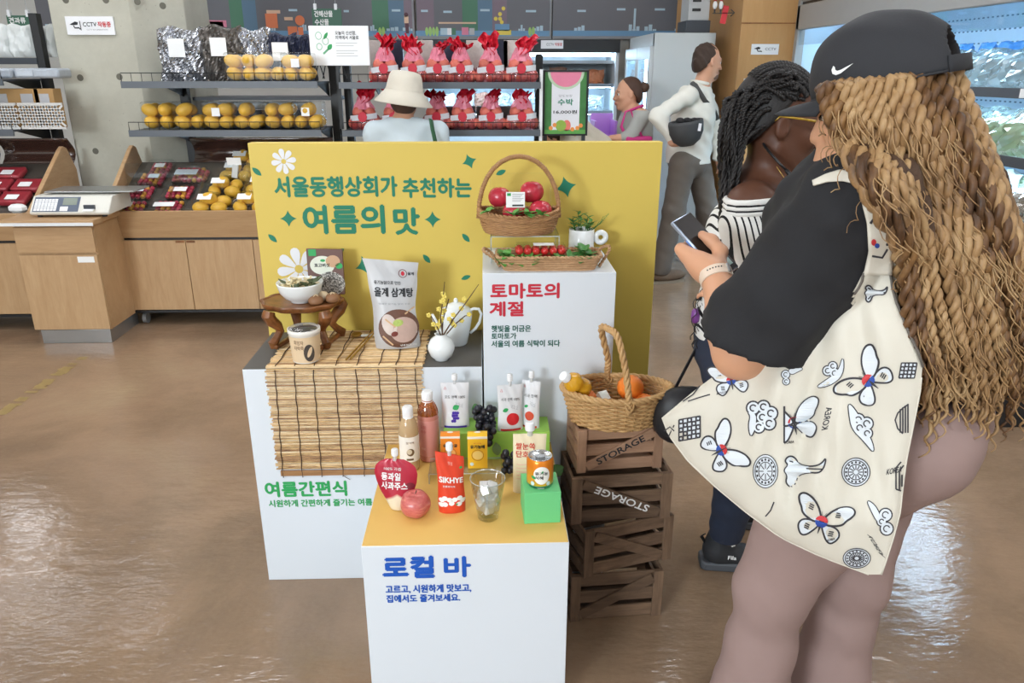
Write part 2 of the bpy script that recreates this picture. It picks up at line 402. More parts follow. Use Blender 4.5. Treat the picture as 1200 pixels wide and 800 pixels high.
# ================================================================== THE ROOM
def floor_mat():
    t = NT('stained_concrete'); t.set(.2, 0, .5); co = t.coords()
    n1 = t.noise(co, .9, 6, .62, .5); n2 = t.noise(co, 5, 6, .7); n3 = t.noise(co, 60, 3, .8)
    c = t.ramp(n1, ((.28, '#6b5849'), (.45, '#876e56'), (.56, '#9d8066'), (.75, '#b09a7a')))
    c = t.mix(t.math('MULTIPLY', n2, .55), c, '#775f50'); c = t.mix(t.math('MULTIPLY', n3, .3), c, '#b09c80')
    vo = t.add('ShaderNodeTexVoronoi'); vo.inputs['Scale'].default_value = 46; t.link(co, vo.inputs['Vector'])
    sp = t.ramp(vo.outputs['Distance'], ((.02, (1, 1, 1)), (.06, (0, 0, 0)))); c = t.mix(t.math('MULTIPLY', sp, .35), c, '#b9ac95')
    t.color(c); rr = t.math('MULTIPLY_ADD', n2, .2, .03); t.link(rr, t.b.inputs['Roughness'])
    t.bump(t.math('ADD', t.noise(t.coords((2.2, 5, 1)), 4, 3, .6), t.math('MULTIPLY', n3, .05)), .16, .02); return t.m
def concrete_mat():
    t = NT('fair_faced_concrete'); t.set(.75, 0, .25); co = t.coords(); n = t.noise(co, 2.2, 6, .65); n2 = t.noise(co, 30, 3, .7)
    c = t.ramp(n, ((.3, '#b4b2a4'), (.7, '#cccabb'))); vo = t.add('ShaderNodeTexVoronoi'); vo.inputs['Scale'].default_value = 22; t.link(co, vo.inputs['Vector'])
    sp = t.ramp(vo.outputs['Distance'], ((.04, (1, 1, 1)), (.09, (0, 0, 0)))); c = t.mix(t.math('MULTIPLY', sp, .55), c, '#7f7d72')
    t.color(t.mix(t.math('MULTIPLY', n2, .25), c, '#9c9a8c')); t.bump(n2, .15, .004); return t.m
WHITE = M('white_paint', '#e9ecee', .45, var=.015); OAK = M_wood('oak_veneer', '#c6a47c', '#ae895f', (26, 4, 3), .42, contrast=.8, bump=.02)
OAK_H = M_wood('oak_veneer_lengthwise', '#c4a179', '#ab865d', (3, 9, 30), .42, contrast=.8, bump=.02)
BLACK = M('black_metal', '#1d1e20', .45); DARK = M('dark_grey_metal', '#3c4148', .4); STEEL = M('brushed_steel', '#b9bcbd', .32, .85)
CHARC = M('charcoal', '#333438', .6)
struct('floor', MB().bb(-7.6, 4.4, -4.3, 9.5, -.1, 0), floor_mat())
CEILW = M('ceiling_white', '#dcdcd8', .9, var=.02); WALLW = M('wall_paint', '#d9d8d2', .8, var=.03)
struct('ceiling', MB().bb(-7.6, 4.4, -4.3, 9.5, 3.25, 3.35), CEILW)
struct('wall_back', MB().bb(-7.6, 4.4, 9.3, 9.5, 0, 3.25), WALLW)
struct('wall_left', MB().bb(-7.6, -7.45, -4.3, 9.3, 0, 3.25), WALLW)
struct('wall_right', MB().bb(4.25, 4.4, -4.3, 9.3, 0, 3.25), WALLW)
m = MB()                                      # shop front behind the photographer: sill, head and mullions, open bays of daylight
m.bb(-7.6, 4.4, -4.3, -4.15, 0, .35).bb(-7.6, 4.4, -4.3, -4.15, 2.95, 3.25)
for x in (-7.5, -5.1, -2.7, -.3, 2.1, 4.3): m.bb(x-.06, x+.06, -4.3, -4.15, .35, 2.95)
struct('wall_front', m, WALLW)
# worn yellow floor line
ln = MB(); rr = random.Random(3)
for i in range(30):
    t0 = i/30; a = P(0, 486, Z=0).lerp(P(98, 418, Z=0), t0); b = P(0, 486, Z=0).lerp(P(98, 418, Z=0), t0+.034)
    wj = .05+.02*rr.random(); d = (b-a).normalized(); s = V3(-d.y, d.x, 0)*wj*.5; o_ = s*(rr.random()-.5)*.5
    z = V3(0, 0, .0012)
    if rr.random() < .86: ln.add([a-s+o_+z, a+s+o_+z, b+s*1.02+o_+z, b-s+o_+z], [(0, 1, 2, 3)])
struct('trim_1', ln, M('worn_yellow_paint', '#9c8452', .4, var=.25, scale=18))
# ceiling luminaires
LED = M_emit('led_diffuser', '#f6f9ff', 15)
def ceiling_lamp(x, y, lx, ly, k):
    t = thing('ceiling_light', 'white linear ceiling luminaire over the %s' % k, 'ceiling light', (x, y, 3.17), 'ceiling luminaires')
    part('housing', MB().bb(x-lx/2-.02, x+lx/2+.02, y-ly/2-.02, y+ly/2+.02, 3.2, 3.25), WHITE, t); part('diffuser', MB().bb(x-lx/2, x+lx/2, y-ly/2, y+ly/2, 3.18, 3.205), LED, t)
for x in (-4.6, -2.6, -.6): ceiling_lamp(x, 6.0, 1.8, .12, 'shelves by the column')
ceiling_lamp(-5.2, 7.6, .5, .5, 'back left corner')
for x in (-4.2, -1.6, 1.2, 3.2):
    for y in (-2.6, .1, 2.7, 4.3): ceiling_lamp(x, y, 1.3, .3, 'display plinths, out of view and unseen')  # the farthest row is an added fill, put in to brighten the background
for x in (-2, 1.0): ceiling_lamp(x, 8.0, 1.5, .12, 'far coolers')
# concrete column with form tie holes
xl, xm, xr = -2.79, -2.28, -2.01
colm = struct('wall_column', MB().prism([(xl, 5.4), (xm, 5.4), (xr, 5.62), (xr, 6.1), (xl, 6.1)], lambda a, b, c: V3(a, b, c), 3.25), concrete_mat(), bevel=.008)
for u, v in ((77, 0), (124, 0), (161, 2), (94, 91), (140, 90), (112, 177), (156, 177)):
    p = P(u, v, Y=5.4); part('tie_hole', MB().lathe([(.021, .0), (.02, .0012), (.0, .0012)], p, 16, Rx(PI/2), cap=False), M('hole_grey', '#6f6d62', .9), colm)
p = P(187, 6, Y=5.48)
part('tie_hole', MB().lathe([(.021, .0), (.02, .0012), (.0, .0012)], V3(p.x, 5.4+(p.x-xm)*.815-.001, p.z), 16, Rz(R(39)) @ Rx(PI/2), cap=False), MATS['hole_grey'], colm)
# CCTV plate
SIGNW = M('sign_white', '#f1f2f4', .35, var=.01); INK = M('black_ink', '#23262b', .6); RED = M('sign_red', '#cf3037', .5)
a, b = P(75, 19, Y=5.38), P(135, 41, Y=5.38)
t = thing('cctv_sign', 'white CCTV notice plate on the concrete column', 'sign', ((a.x+b.x)/2, 5.39, b.z))
part('plate', MB().bb(a.x, b.x, 5.383, 5.3995, b.z, a.z), SIGNW, t, bevel=.002)
f = frontfn(5.382); W_ = b.x-a.x; H_ = a.z-b.z
lettering(t, 'CCTV', (a.x+W_*.36, a.x+W_*.64, b.z+H_*.46, b.z+H_*.68), f, INK, .02); lettering(t, '작동중', (a.x+W_*.67, b.x-W_*.06, b.z+H_*.43, b.z+H_*.71), f, RED, .03)
lettering(t, 'CCTV IN OPERATION', (a.x+W_*.42, b.x-W_*.14, b.z+H_*.25, b.z+H_*.32), f, M('grey_ink', '#8a8d92', .6))
m = MB().fillpoly([(a.x+W_*x, b.z+H_*y) for x, y in ((.08, .56), (.2, .72), (.26, .68), (.25, .55), (.15, .52))], f)
m.ribbon([(a.x+W_*x, b.z+H_*y) for x, y in ((.16, .5), (.18, .38), (.27, .38), (.29, .3))], .008, f); m.ribbon([(a.x+W_*.305, b.z+H_*.25), (a.x+W_*.3, b.z+H_*.75)], .005, f)
part('camera_symbol', m, INK, t, smooth=None, fixn=False)

# ================================================================== PLINTHS AND BACKDROP
YF = 2.08; ZL, ZT, ZB = .733, 1.013, .484
PL = M('plinth_white', '#dde3e9', .38, var=.012, scale=4)
YEL = M('backdrop_yellow', '#dbc05a', .55, var=.02, scale=3); YTOP = M('amber_paper', '#e7bd68', .55, var=.03, scale=5); GREY = M('dark_grey_paper', '#5d5a55', .7)
GRN = M('print_green', '#1f7f62', .6, var=.03); GRN2 = M('letter_green', '#2fa55a', .55, var=.03); TEAL = M('letter_dark_green', '#1f5e50', .6)
LRED = M('letter_red', '#c8283c', .55); LBLU = M('letter_blue', '#1657b8', .5)
# backdrop
x0, x1, yb = -.729, .552, 2.42
t = thing('backdrop_board', 'tall yellow backdrop board with green Korean headline behind the plinths', 'display board', (0, 2.44, 0))
part('board', MB().bb(x0, x1, yb, yb+.045, 0, 1.342), YEL, t, bevel=.002); f = frontfn(yb, .001)
def px(u, v, Y=yb): q = P(u, v, Y=Y); return (q.x, q.z)
def rect(u0, u1, v0, v1, Y=yb): a = P((u0+u1)/2, v0, Y=Y); b = P((u0+u1)/2, v1, Y=Y); return (P(u0, (v0+v1)/2, Y=Y).x, P(u1, (v0+v1)/2, Y=Y).x, b.z, a.z)
def rowtext(parent, s, u0, u1, v0, v1, Y, fn, mat, bold): return lettering(parent, s, rect(u0, u1, v0, v1, Y), fn, mat, bold)
rowtext(t, '서울동행상회가', 322, 465, 207, 230, yb, f, GRN, .036); rowtext(t, '추천하는', 472, 552, 209, 231, yb, f, GRN, .036)
rowtext(t, '여름의', 356, 450, 241, 273, yb, f, GRN, .036); rowtext(t, '맛', 462, 491, 244, 274, yb, f, GRN, .036)
for u, v, r_, rot in ((338, 256, .0265, 0), (507, 257, .0265, 0), (550, 189, .024, .35), (663, 219, .034, .25), (428, 311, .034, .3)):
    part('star', MB().fillpoly(star4(px(u, v), r_, rot+PI/2), f), GRN, t, None, fixn=False)
for u, v, L, rot in ((301, 201, .036, -.75), (319.5, 279, .036, -.8), (546, 278.5, .036, -.85), (500, 303, .036, -.9), (546, 325, .033, .35), (587, 202, .034, .4), (398, 295, .036, .6)):
    part('leaf', MB().fillpoly(leaf2(px(u, v), L, L*.45, rot), f), GRN, t, None, fixn=False)
DAI = M('print_white', '#e8e9ec', .6, var=.01)
for (u, v, r_, n) in ((332.5, 189, .04, 8), (350.5, 315, .073, 8)):
    c = px(u, v); mm = MB()
    for k in range(n):
        a = 2*PI*k/n+.15; ll = leaf2((c[0]+cos(a)*r_*.62, c[1]+sin(a)*r_*.62), r_*.78, r_*.42, a)
        pet = [(.12, .05), (.3, .1), (.5, .17), (.68, .21), (.82, .2), (.93, .13), (.97, 0)]; pet = pet+[(x, -y) for x, y in reversed(pet[:-1])]
        mm.fillpoly([(c[0]+r_*(x*cos(a)-y*sin(a)), c[1]+r_*(x*sin(a)+y*cos(a))) for x, y in pet], frontfn(yb, .001+.0001*(k % 2)))
    part('daisy', mm, DAI, t, None, fixn=False); part('daisy_centre', MB().disc(c, r_*.19, r_*.19, frontfn(yb, .0016), 16, 1), YEL, t, None, fixn=False)
# left plinth
t = thing('display_plinth', 'wide white plinth with dark grey top carrying the bamboo mat', 'plinth', (-.37, 2.24, 0))
part('body', MB().bb(-.716, -.018, YF, 2.412, 0, ZL-.002), PL, t, bevel=.0015); part('top_sheet', MB().bb(-.714, -.02, YF+.002, 2.41, ZL-.002, ZL), GREY, t)
f = frontfn(YF, .001)
rowtext(t, '여름간편식', 311, 406, 564, 581, YF, f, GRN2, .038); rowtext(t, '시원하게 간편하게 즐기는 여름 한 끼', 315, 458, 584.5, 592.5, YF, f, GRN2, .03)
# tomato plinth
t = thing('display_plinth', 'tall white plinth with red Korean lettering under the tomato baskets', 'plinth', (.176, 2.24, 0))
part('body', MB().bb(-.013, .366, YF, 2.412, 0, ZT), PL, t, bevel=.0015)
rowtext(t, '토마토의', 575, 655, 332, 349, YF, f, LRED, .038); rowtext(t, '계절', 574, 613, 353.5, 370, YF, f, LRED, .038)
rowtext(t, '햇빛을 머금은', 576, 622, 381, 388.5, YF, f, TEAL, .03); rowtext(t, '토마토가', 576, 605, 390, 397, YF, f, TEAL, .03); rowtext(t, '서울의 여름 식탁이 되다', 576, 656, 398.5, 406, YF, f, TEAL, .03)
# front plinth
FX0, FX1, FY0, FY1 = -.308, .190, 1.553, 2.076
t = thing('display_plinth', 'low white plinth with amber top and blue Korean lettering holding the drinks', 'plinth', (-.06, 1.81, 0))
part('body', MB().bb(FX0, FX1, FY0, FY1, 0, ZB-.002), PL, t, bevel=.0015); part('top_sheet', MB().bb(FX0+.002, FX1-.002, FY0+.002, FY1-.002, ZB-.002, ZB), YTOP, t)
f = frontfn(FY0, .001)
rowtext(t, '로컬', 449, 508, 652, 676, FY0, f, LBLU, .045); rowtext(t, '바', 521, 551, 652, 675, FY0, f, LBLU, .036)
rowtext(t, '고르고, 시원하게 맛보고,', 452, 552, 684.5, 694, FY0, f, LBLU, .035); rowtext(t, '집에서도 즐겨보세요.', 453, 539, 696, 704.5, FY0, f, LBLU, .036)

# ================================================================== CRATES
CR_D = M_wood('dark_stained_pine', '#806650', '#45352a', (3, 14, 26), .7, rnd=.18, bump=.25); CR_L = M_wood('light_stained_pine', '#b28d72', '#8a6850', (3, 14, 26), .7, rnd=.1, bump=.2)
CR_L2 = M_wood('light_pine_upright', '#b28d72', '#8a6850', (26, 14, 3), .7, rnd=.1, bump=.2); CR_D2 = M_wood('dark_pine_upright', '#806650', '#45352a', (26, 14, 3), .7, rnd=.18, bump=.25)
LETW = M('letter_white', '#f0f0ee', .5)
def crate(label, uvl, uvr, z0, h, mats, diag, word=None, flip=False, wordmat=None, dep=.175):
    A, B = P(*uvl, Z=z0), P(*uvr, Z=z0); w_ = (B-A).length; ang = math.atan2(B.y-A.y, B.x-A.x); Mr = Rz(ang); c = (A+B)/2
    t = thing('wooden_crate', label, 'crate', (c.x, c.y, z0+.0005), 'stacked wooden crates'); o3 = V3(c.x, c.y, z0+.0005); h = h-.001
    T = lambda p: o3+Mr @ V3(p)
    def bx(nm, cx, cy, cz, sx, sy, sz, mt, tilt=0): part(nm, MB().box(T((cx, cy, cz)), (sx, sy, sz), Mr @ Ry(tilt)), mt, t, None, bevel=.0012)
    pw, th = w_*.105, .008; H_, V_ = mats
    for cx in (-1, 1):
        for cy, nm in ((th/2, 'post'), (dep-th/2, 'post')): bx(nm, cx*(w_/2-pw/2), cy, h/2, pw, th, h, V_)
    sl = h*.255
    for k in range(3):
        zc = sl/2+.001+k*(h-sl-.002)/2
        bx('slat', 0, th*1.5+.0004, zc, w_-.012, th, sl, H_); bx('slat', 0, dep-th*1.5-.0004, zc, w_-.012, th, sl, H_)
        for cx in (-1, 1): bx('end_board', cx*(w_/2-th*.5+.0002), dep/2, zc, th, dep-2*th-.0014, sl, H_)
    bx('bottom_board', 0, dep/2, .006, w_-2*th-.004, dep-4*th-.004, .006, H_)
    dl = math.hypot(w_-2*pw, h*.74); da = math.atan2(h*.74, w_-2*pw)*diag
    bx('diagonal_board', 0, th/2-.0002, h/2, dl*.985, th*.96, h*.2, H_, -da)
    if word:
        ex = Mr @ V3(cos(da), 0, sin(da)); ez = Mr @ V3(-sin(da), 0, cos(da)); L = dl*.68; hh = h*.145
        if flip: ex, ez = -ex, -ez
        og = T((0, -.0012, h/2)); lettering(t, word, (-L/2, L/2, -hh/2, hh/2), lambda a, b: og+ex*a+ez*b, wordmat, .03)
    return t
crate('dark wooden slatted crate at the bottom of the stack on the floor', (668, 729), (774, 721), 0, .16, (CR_D, CR_D2), 1)
crate('dark wooden crate turned askew, second from the floor in the stack', (684, 678), (786, 655), .16, .155, (CR_D, CR_D2), -1)
crate('dark wooden crate with upside-down white STORAGE lettering', (669, 615), (785, 607), .315, .15, (CR_D, CR_D2), -1, 'STORAGE', True, LETW)
crate('pale brown wooden crate with black STORAGE lettering under the basket', (676, 555), (775, 548), .465, .135, (CR_L, CR_L2), 1, 'STORAGE', False, INK, .15)
# ================================================================== ON THE LEFT PLINTH: summer convenience food
BAM = [M_wood('bamboo_%d' % i, l, d, (14, 60, 60), .6, rnd=.12, bump=.05, contrast=1.5) for i, (l, d) in enumerate((('#ecd0a2', '#b98d58'), ('#dab680', '#8a6040'), ('#f2dcb4', '#c79d66'), ('#bd9468', '#6e4c34')))]
CORD = M('brown_cord', '#4a3526', .8)
bx0, bx1 = P(311, 428, Y=YF).x, P(495, 428, Y=YF).x; zb0 = P(400, 558, Y=YF-.012).z
t = thing('bamboo_mat', 'bamboo slat mat draped over the dark grey plinth top and down its front', 'bamboo mat', ((bx0+bx1)/2, 2.2, zb0))
SL = MB()
for k in range(8):
    a0 = 2*PI*k/8
SL.tube([(bx0, 0, 0), ((bx0+bx1)/2, 0, 0), (bx1, 0, 0)], .0026, 6)
slat_me = []
for i in range(4):
    me = bpy.data.meshes.new('slat'); me.from_pydata([(p.x-(bx0+bx1)/2, p.y, p.z*.9) for p in SL.v], [], SL.f); me.materials.append(BAM[i]); slat_me.append(me)
rr = random.Random(5)
def slat(y, z, k):
    o = bpy.data.objects.new('slat', slat_me[rr.choice((0, 0, 1, 1, 2, 2, 3))]); COL.objects.link(o); o.parent = t
    o.location = V3((bx0+bx1)/2+rr.uniform(-.005, .005), y, z)-t.location
yy = 2.405; n = 0
while yy > YF: slat(yy, ZL+.0028, n); yy -= .0058; n += 1
zz = ZL-.002
while zz > zb0+.02: slat(YF-.0032, zz, n); zz -= .0056; n += 1
part('bottom_rail', MB().box(((bx0+bx1)/2+.004, YF-.0045, zb0+.01), (bx1-bx0-.012, .006, .018)), M_wood('mat_rail', '#a97e54', '#7d5838', (3, 40, 40)), t, bevel=.001)
for i, u in enumerate((322, 344.5, 367, 392, 417, 443.5, 464, 486)):
    x = P(u, 428, Y=YF).x
    pts = [(x+.0018*sin(k*.9+i), 2.405-k*(2.405-YF+.004)/20, ZL+.0062) for k in range(20)]+[(x+.0012*sin(k*1.3+i)+.00012*k*(i-3), YF-.0068, ZL-.004-k*(ZL-.004-zb0+.004)/30) for k in range(31)]
    part('cord', MB().tube(pts, .0014, 5), CORD, t)
    if i == 3: part('cord_tail', MB().tube([(x, YF-.007, zb0), (x+.008, YF-.008, zb0-.006), (x+.02, YF-.008, zb0-.014)], .001, 5), CORD, t)
ZM = ZL+.0085
# --- carved wooden stand
WAL = M_wood('carved_walnut', '#9a6236', '#3d2113', (10, 10, 14), .32, bump=.12)
sc = P(369, 385, Z=ZM); sx, sy = sc.x, 2.285; zs = P(369, 350, Y=sy).z
t = thing('wooden_stand', 'small carved dark wooden stand with scalloped oval top on the bamboo mat', 'stand', (sx, sy, ZM))
sw = (P(416.5, 350, Y=sy).x-P(321, 350, Y=sy).x)/2
wob = lambda a, z: 1+.035*cos(10*a)
part('top', MB().lathe([(.0, -.024), (.78, -.024), (.9, -.02), (.97, -.012), (1, -.004), (.985, 0), (.93, .0), (.9, -.003), (0, -.003)], (sx, sy, zs), 60, Matrix.Diagonal((sw, sw*.78, 1)), wob=wob, cap=False), WAL, t)
for (lx, ly) in ((-.6, -.45), (.55, -.5), (-.28, .5), (.72, .42)):
    bx_, by_ = sx+lx*sw, sy+ly*sw*.78; dx, dy = lx*.02, ly*.03; hh = zs-.022-ZM
    pts = [(bx_+dx*q, by_+dy*q, ZM+.0 + hh*z) for z, q in ((.02, .9), (.14, 1.0), (.26, .1), (.42, -.7), (.58, -.3), (.74, .8), (.9, 1.3), (1.0, 1.0))]
    part('leg', MB().tube(pts, [.010, .015, .012, .0125, .0155, .019, .021, .018], 10), WAL, t)
part('foot_rail', MB().bar((sx+.5*sw, sy-.62*sw, ZM+.008), (sx+.78*sw, sy+.45*sw, ZM+.008), .014, .014), WAL, t, bevel=.003)
part('foot_rail', MB().bar((sx-.62*sw, sy-.55*sw, ZM+.008), (sx-.3*sw, sy+.5*sw, ZM+.008), .014, .014), WAL, t, bevel=.003)
zst = zs-.001
# --- bowl of soup
CER = M('white_ceramic', '#ecefee', .18, var=.01); bc = V3(P(352.5, 345, Y=sy-.02).x, sy-.02, zst); br = .070
t = thing('soup_bowl', 'white ceramic bowl of greens and grains on the carved stand', 'bowl', bc)
part('bowl', MB().lathe([(.0, .002), (.028, .002), (.029, .0), (.031, .0), (.031, .005), (.048, .014), (.062, .032), (.0695, .058), (.0700, .062), (.067, .062), (.060, .036), (.046, .018), (0, .012)], bc, 40, cap=False), CER, t, True)
fill = MB().lathe([(.064, .05), (.05, .053), (.02, .055), (0, .056)], bc, 24, cap=False); part('broth', fill, M('pale_broth', '#cbb98c', .3), t, True)
gm, cm = MB(), MB(); rr = random.Random(2)
for i in range(46):
    a, q = rr.uniform(0, 6.28), .058*rr.random()**.6; p = V3(bc.x+q*cos(a), bc.y+q*sin(a), bc.z+.056+.006*rr.random()); rt = Matrix.Rotation(rr.uniform(0, 6), 3, V3(rr.random(), rr.random(), .6).normalized())
    if cos(a*1.0+.4) < .15: cm.box(p, (.014*rr.uniform(.5, 1.1), .006, .005), rt)
    else: gm.sph(p, (.013*rr.uniform(.6, 1.2), .0055, .0018), 6, 4, rt)
for dx, dy in ((.045, .02), (.052, .006), (-.05, -.01)): gm.tube([bc+V3(dx*.5, dy, .055), bc+V3(dx, dy+.004, .064), bc+V3(dx*1.25, dy+.006, .072)], [.003, .005, .0015], 5, flat=.35)
part('greens', gm, M('seaweed_green', '#46502f', .5, var=.3, scale=40), t, stuff=True); part('root_slices', cm, M('tofu_cream', '#dccfa9', .5, var=.15, scale=50), t, stuff=True)
# --- packet behind bowl
def dried_mat():
    t = NT('dried_mushroom_print'); t.set(.5); n = t.noise(t.coords(), 130, 3, .7, 1.2); t.color(t.ramp(n, ((.38, '#2e2a27'), (.5, '#8d8880'), (.6, '#dcd8d0')))); return t.m
DBR = M('packet_brown', '#6d4e46', .4, var=.1)
def card_fn(o, ex, ez): return lambda a, b, c=0: V3(o)+V3(ex)*a+V3(ez)*b+V3(ex).cross(V3(ez))*.0006
yk = sy+.045; o = V3(P(362, 340, Y=yk).x, yk, zst); wk = P(404, 330, Y=yk).x-P(362, 330, Y=yk).x; hk = P(380, 292, Y=yk).z-zst
ex, ez = V3(cos(.04), sin(.04), 0).normalized(), V3(-.012, .12, 1).normalized()
t = thing('food_packet', 'brown food packet with a window of dried mushrooms leaning behind the bowl', 'packet', o)
fk = card_fn(o, ex, ez); nn_ = -ex.cross(ez)
mm = MB(); mm.prism([(0, 0), (wk, 0), (wk*1.0, hk*.97), (wk*.5, hk*.985), (0, hk)], lambda a, b, c: o+ex*a+ez*b+nn_*(c), .012); part('pouch_body', mm, DBR, t, bevel=.002)
part('print_oval', MB().disc((wk*.42, hk*.64), wk*.34, hk*.2, fk, 24, 1), M('packet_cream', '#dfe2d3', .45), t, None, fixn=False)
f2 = lambda a, b: fk(a, b)+ex.cross(ez)*.0005
part('food_print', MB().disc((wk*.72, hk*.72), wk*.2, hk*.13, f2, 20, 1), M('packet_tan', '#caa27e', .45), t, None, fixn=False)
part('corner_mark', MB().fillpoly([(wk*.06, hk*.84), (wk*.27, hk*.84), (wk*.27, hk*.98), (wk*.06, hk*.98)], f2), GRN2, t, None, fixn=False)
part('green_mark', MB().disc((wk*.44, hk*.74), wk*.07, hk*.03, f2, 12, 1), GRN2, t, None, fixn=False); part('green_mark', MB().disc((wk*.88, hk*.62), wk*.1, hk*.065, f2, 12, 1), GRN2, t, None, fixn=False)
lettering(t, '표고버섯', (wk*.2, wk*.62, hk*.6, hk*.68), f2, INK, .03)
wp = dried_mat(); part('window', MB().disc((wk*.62, hk*.24), wk*.4, hk*.26, f2, 26, 1), wp, t, None, fixn=False)
# --- shiitake on the stand
CAPB = M('shiitake_cap', '#8d6444', .55, var=.2, scale=60); CAPW = M('shiitake_cut', '#dcc7a6', .6)
for i, (u, v, r_, lab) in enumerate(((371, 352, .0235, 'brown shiitake cap with a pale star cut lying before the bowl'), (391, 347, .0225, 'brown shiitake cap leaning on a pale mushroom by the packet'), (381, 345, .0185, 'pale shiitake half hidden between the two brown caps'))):
    c = V3(P(u, v, Y=sy-.045+.03*i).x, sy-.055+.022*i, zst); t = thing('shiitake_mushroom', lab, 'mushroom', c, 'shiitake on the carved stand')
    part('cap', MB().lathe([(0, .004), (r_*.8, .002), (r_, .009), (r_*.9, .018), (r_*.6, .025), (0, .029)], c, 22, cap=False), CAPB if i < 2 else CAPW, t, True)
    part('stem', MB().cyl(c, c+V3(0, 0, .006), r_*.3, n=10), CAPW, t)
    if i < 2:
        mm = MB(); g = lambda a, b: c+V3(a, b, .0294+.0006-(a*a+b*b)*17)
        for k in range(3):
            a = k*PI/3+.3; mm.ribbon([(cos(a)*r_*s, sin(a)*r_*s) for s in (-.62, -.3, 0, .3, .62)], lambda s: .0045*sin(PI*s)**.6+.001, lambda x, y, k=k: g(x, y)+V3(0, 0, .0002*k))
        part('star_cut', mm, CAPW, t, None, fixn=False)
# --- paper cup of porridge
cc = P(359.5, 421, Z=ZM); cr = (P(378, 395, Y=cc.y).x-P(340, 395, Y=cc.y).x)/2; ch = P(359, 387, Y=cc.y-cr).z-ZM-.004
KR = M('cup_print_cream', '#e3c9a4', .5, var=.06, scale=30)
t = thing('porridge_cup', 'round cream paper cup with clear lid on the bamboo mat', 'food cup', cc)
part('cup', MB().lathe([(0, 0), (cr*.82, 0), (cr*.84, .002), (cr*.955, ch*.84), (cr, ch*.86), (cr, ch*.97), (cr*.93, ch*.97), (cr*.9, ch*.86), (0, ch*.84)], cc, 36, cap=False), M('cup_white', '#eee9e0', .4), t, True)
part('printed_sleeve', MB().lathe([(cr*.845, .004), (cr*.957, ch*.8)], cc, 36, cap=False), KR, t, True)
part('lid', MB().lathe([(cr*.93, ch*.95), (cr*.9, ch), (0, ch)], cc, 30, cap=False), M_clear('clear_lid', '#f4f4f4', .3), t, True)
part('sauce_pack', MB().lathe([(0, ch*.9), (cr*.8, ch*.9), (cr*.8, ch*.93), (0, ch*.94)], cc, 24, cap=False), M('dark_sauce', '#4e4c48', .4, var=.5, scale=60), t, True)
fc = lambda a, b: cylfn(cc, cr*(.845+.112*b/(ch*.8))+.0009, 0, rz=0)(a, b+ZM)
fc2 = lambda a, b: cylfn(cc, cr*(.845+.112*b/(ch*.8))+.0014, 0, rz=0)(a, b+ZM)
part('bowl_print', MB().disc((cr*.42, ch*.33), cr*.34, ch*.26, fc, 20, 2), M('print_dark_bowl', '#4b443f', .5, var=.3, scale=80), t, None, fixn=False)
part('food_print', MB().disc((cr*.46, ch*.36), cr*.12, ch*.17, fc2, 14, 1, -.4), KR, t, None, fixn=False)
lettering(t, '흑임자\n타락죽', (-cr*.5, cr*.12, ch*.42, ch*.72), fc, M('brown_ink', '#6a3f24', .6), .0)
# --- spoon, chopsticks and their rest
GOLD = M('brushed_gold', '#c2a05a', .28, .9)
rst = P(432, 394, Z=ZM); solo('cutlery_rest', 'small white ceramic rest under the golden chopsticks', 'cutlery rest', MB().box(rst+V3(0, 0, .004), (.05, .014, .007), Rz(.12)), CER, bevel=.003)
sp = P(418, 394, Z=ZM); se = P(396, 422, Z=ZM)
t = thing('spoon', 'golden spoon lying on the bamboo mat beside the chopsticks', 'spoon', (sp.x, sp.y, ZM))
part('bowl', MB().lathe([(0, .0028), (.011, .003), (.0175, .006), (.019, .0085), (.017, .0085), (.01, .0055), (0, .0045)], (sp.x, sp.y, ZM), 22, Rz(math.atan2(se.y-sp.y, se.x-sp.x)) @ Matrix.Diagonal((1.2, .88, 1)), cap=False), GOLD, t, True)
part('handle', MB().tube([sp.lerp(se, .14)+V3(0, 0, .008), sp.lerp(se, .5)+V3(0, 0, .006), se+V3(0, 0, .003)], [.0022, .0024, .004], 8, flat=.5), GOLD, t)
for i, (a, b) in enumerate((((437, 391), (406, 422)), ((440, 392), (411, 421.5)))):
    A, B = P(*a, Z=ZM)+V3(0, 0, .0095), P(*b, Z=ZM)+V3(0, 0, .003)
    solo('chopstick', 'golden metal chopstick resting beside the spoon', 'chopstick', MB().tube([A, B], [.0022, .0035], 8), GOLD, group='pair of golden chopsticks')

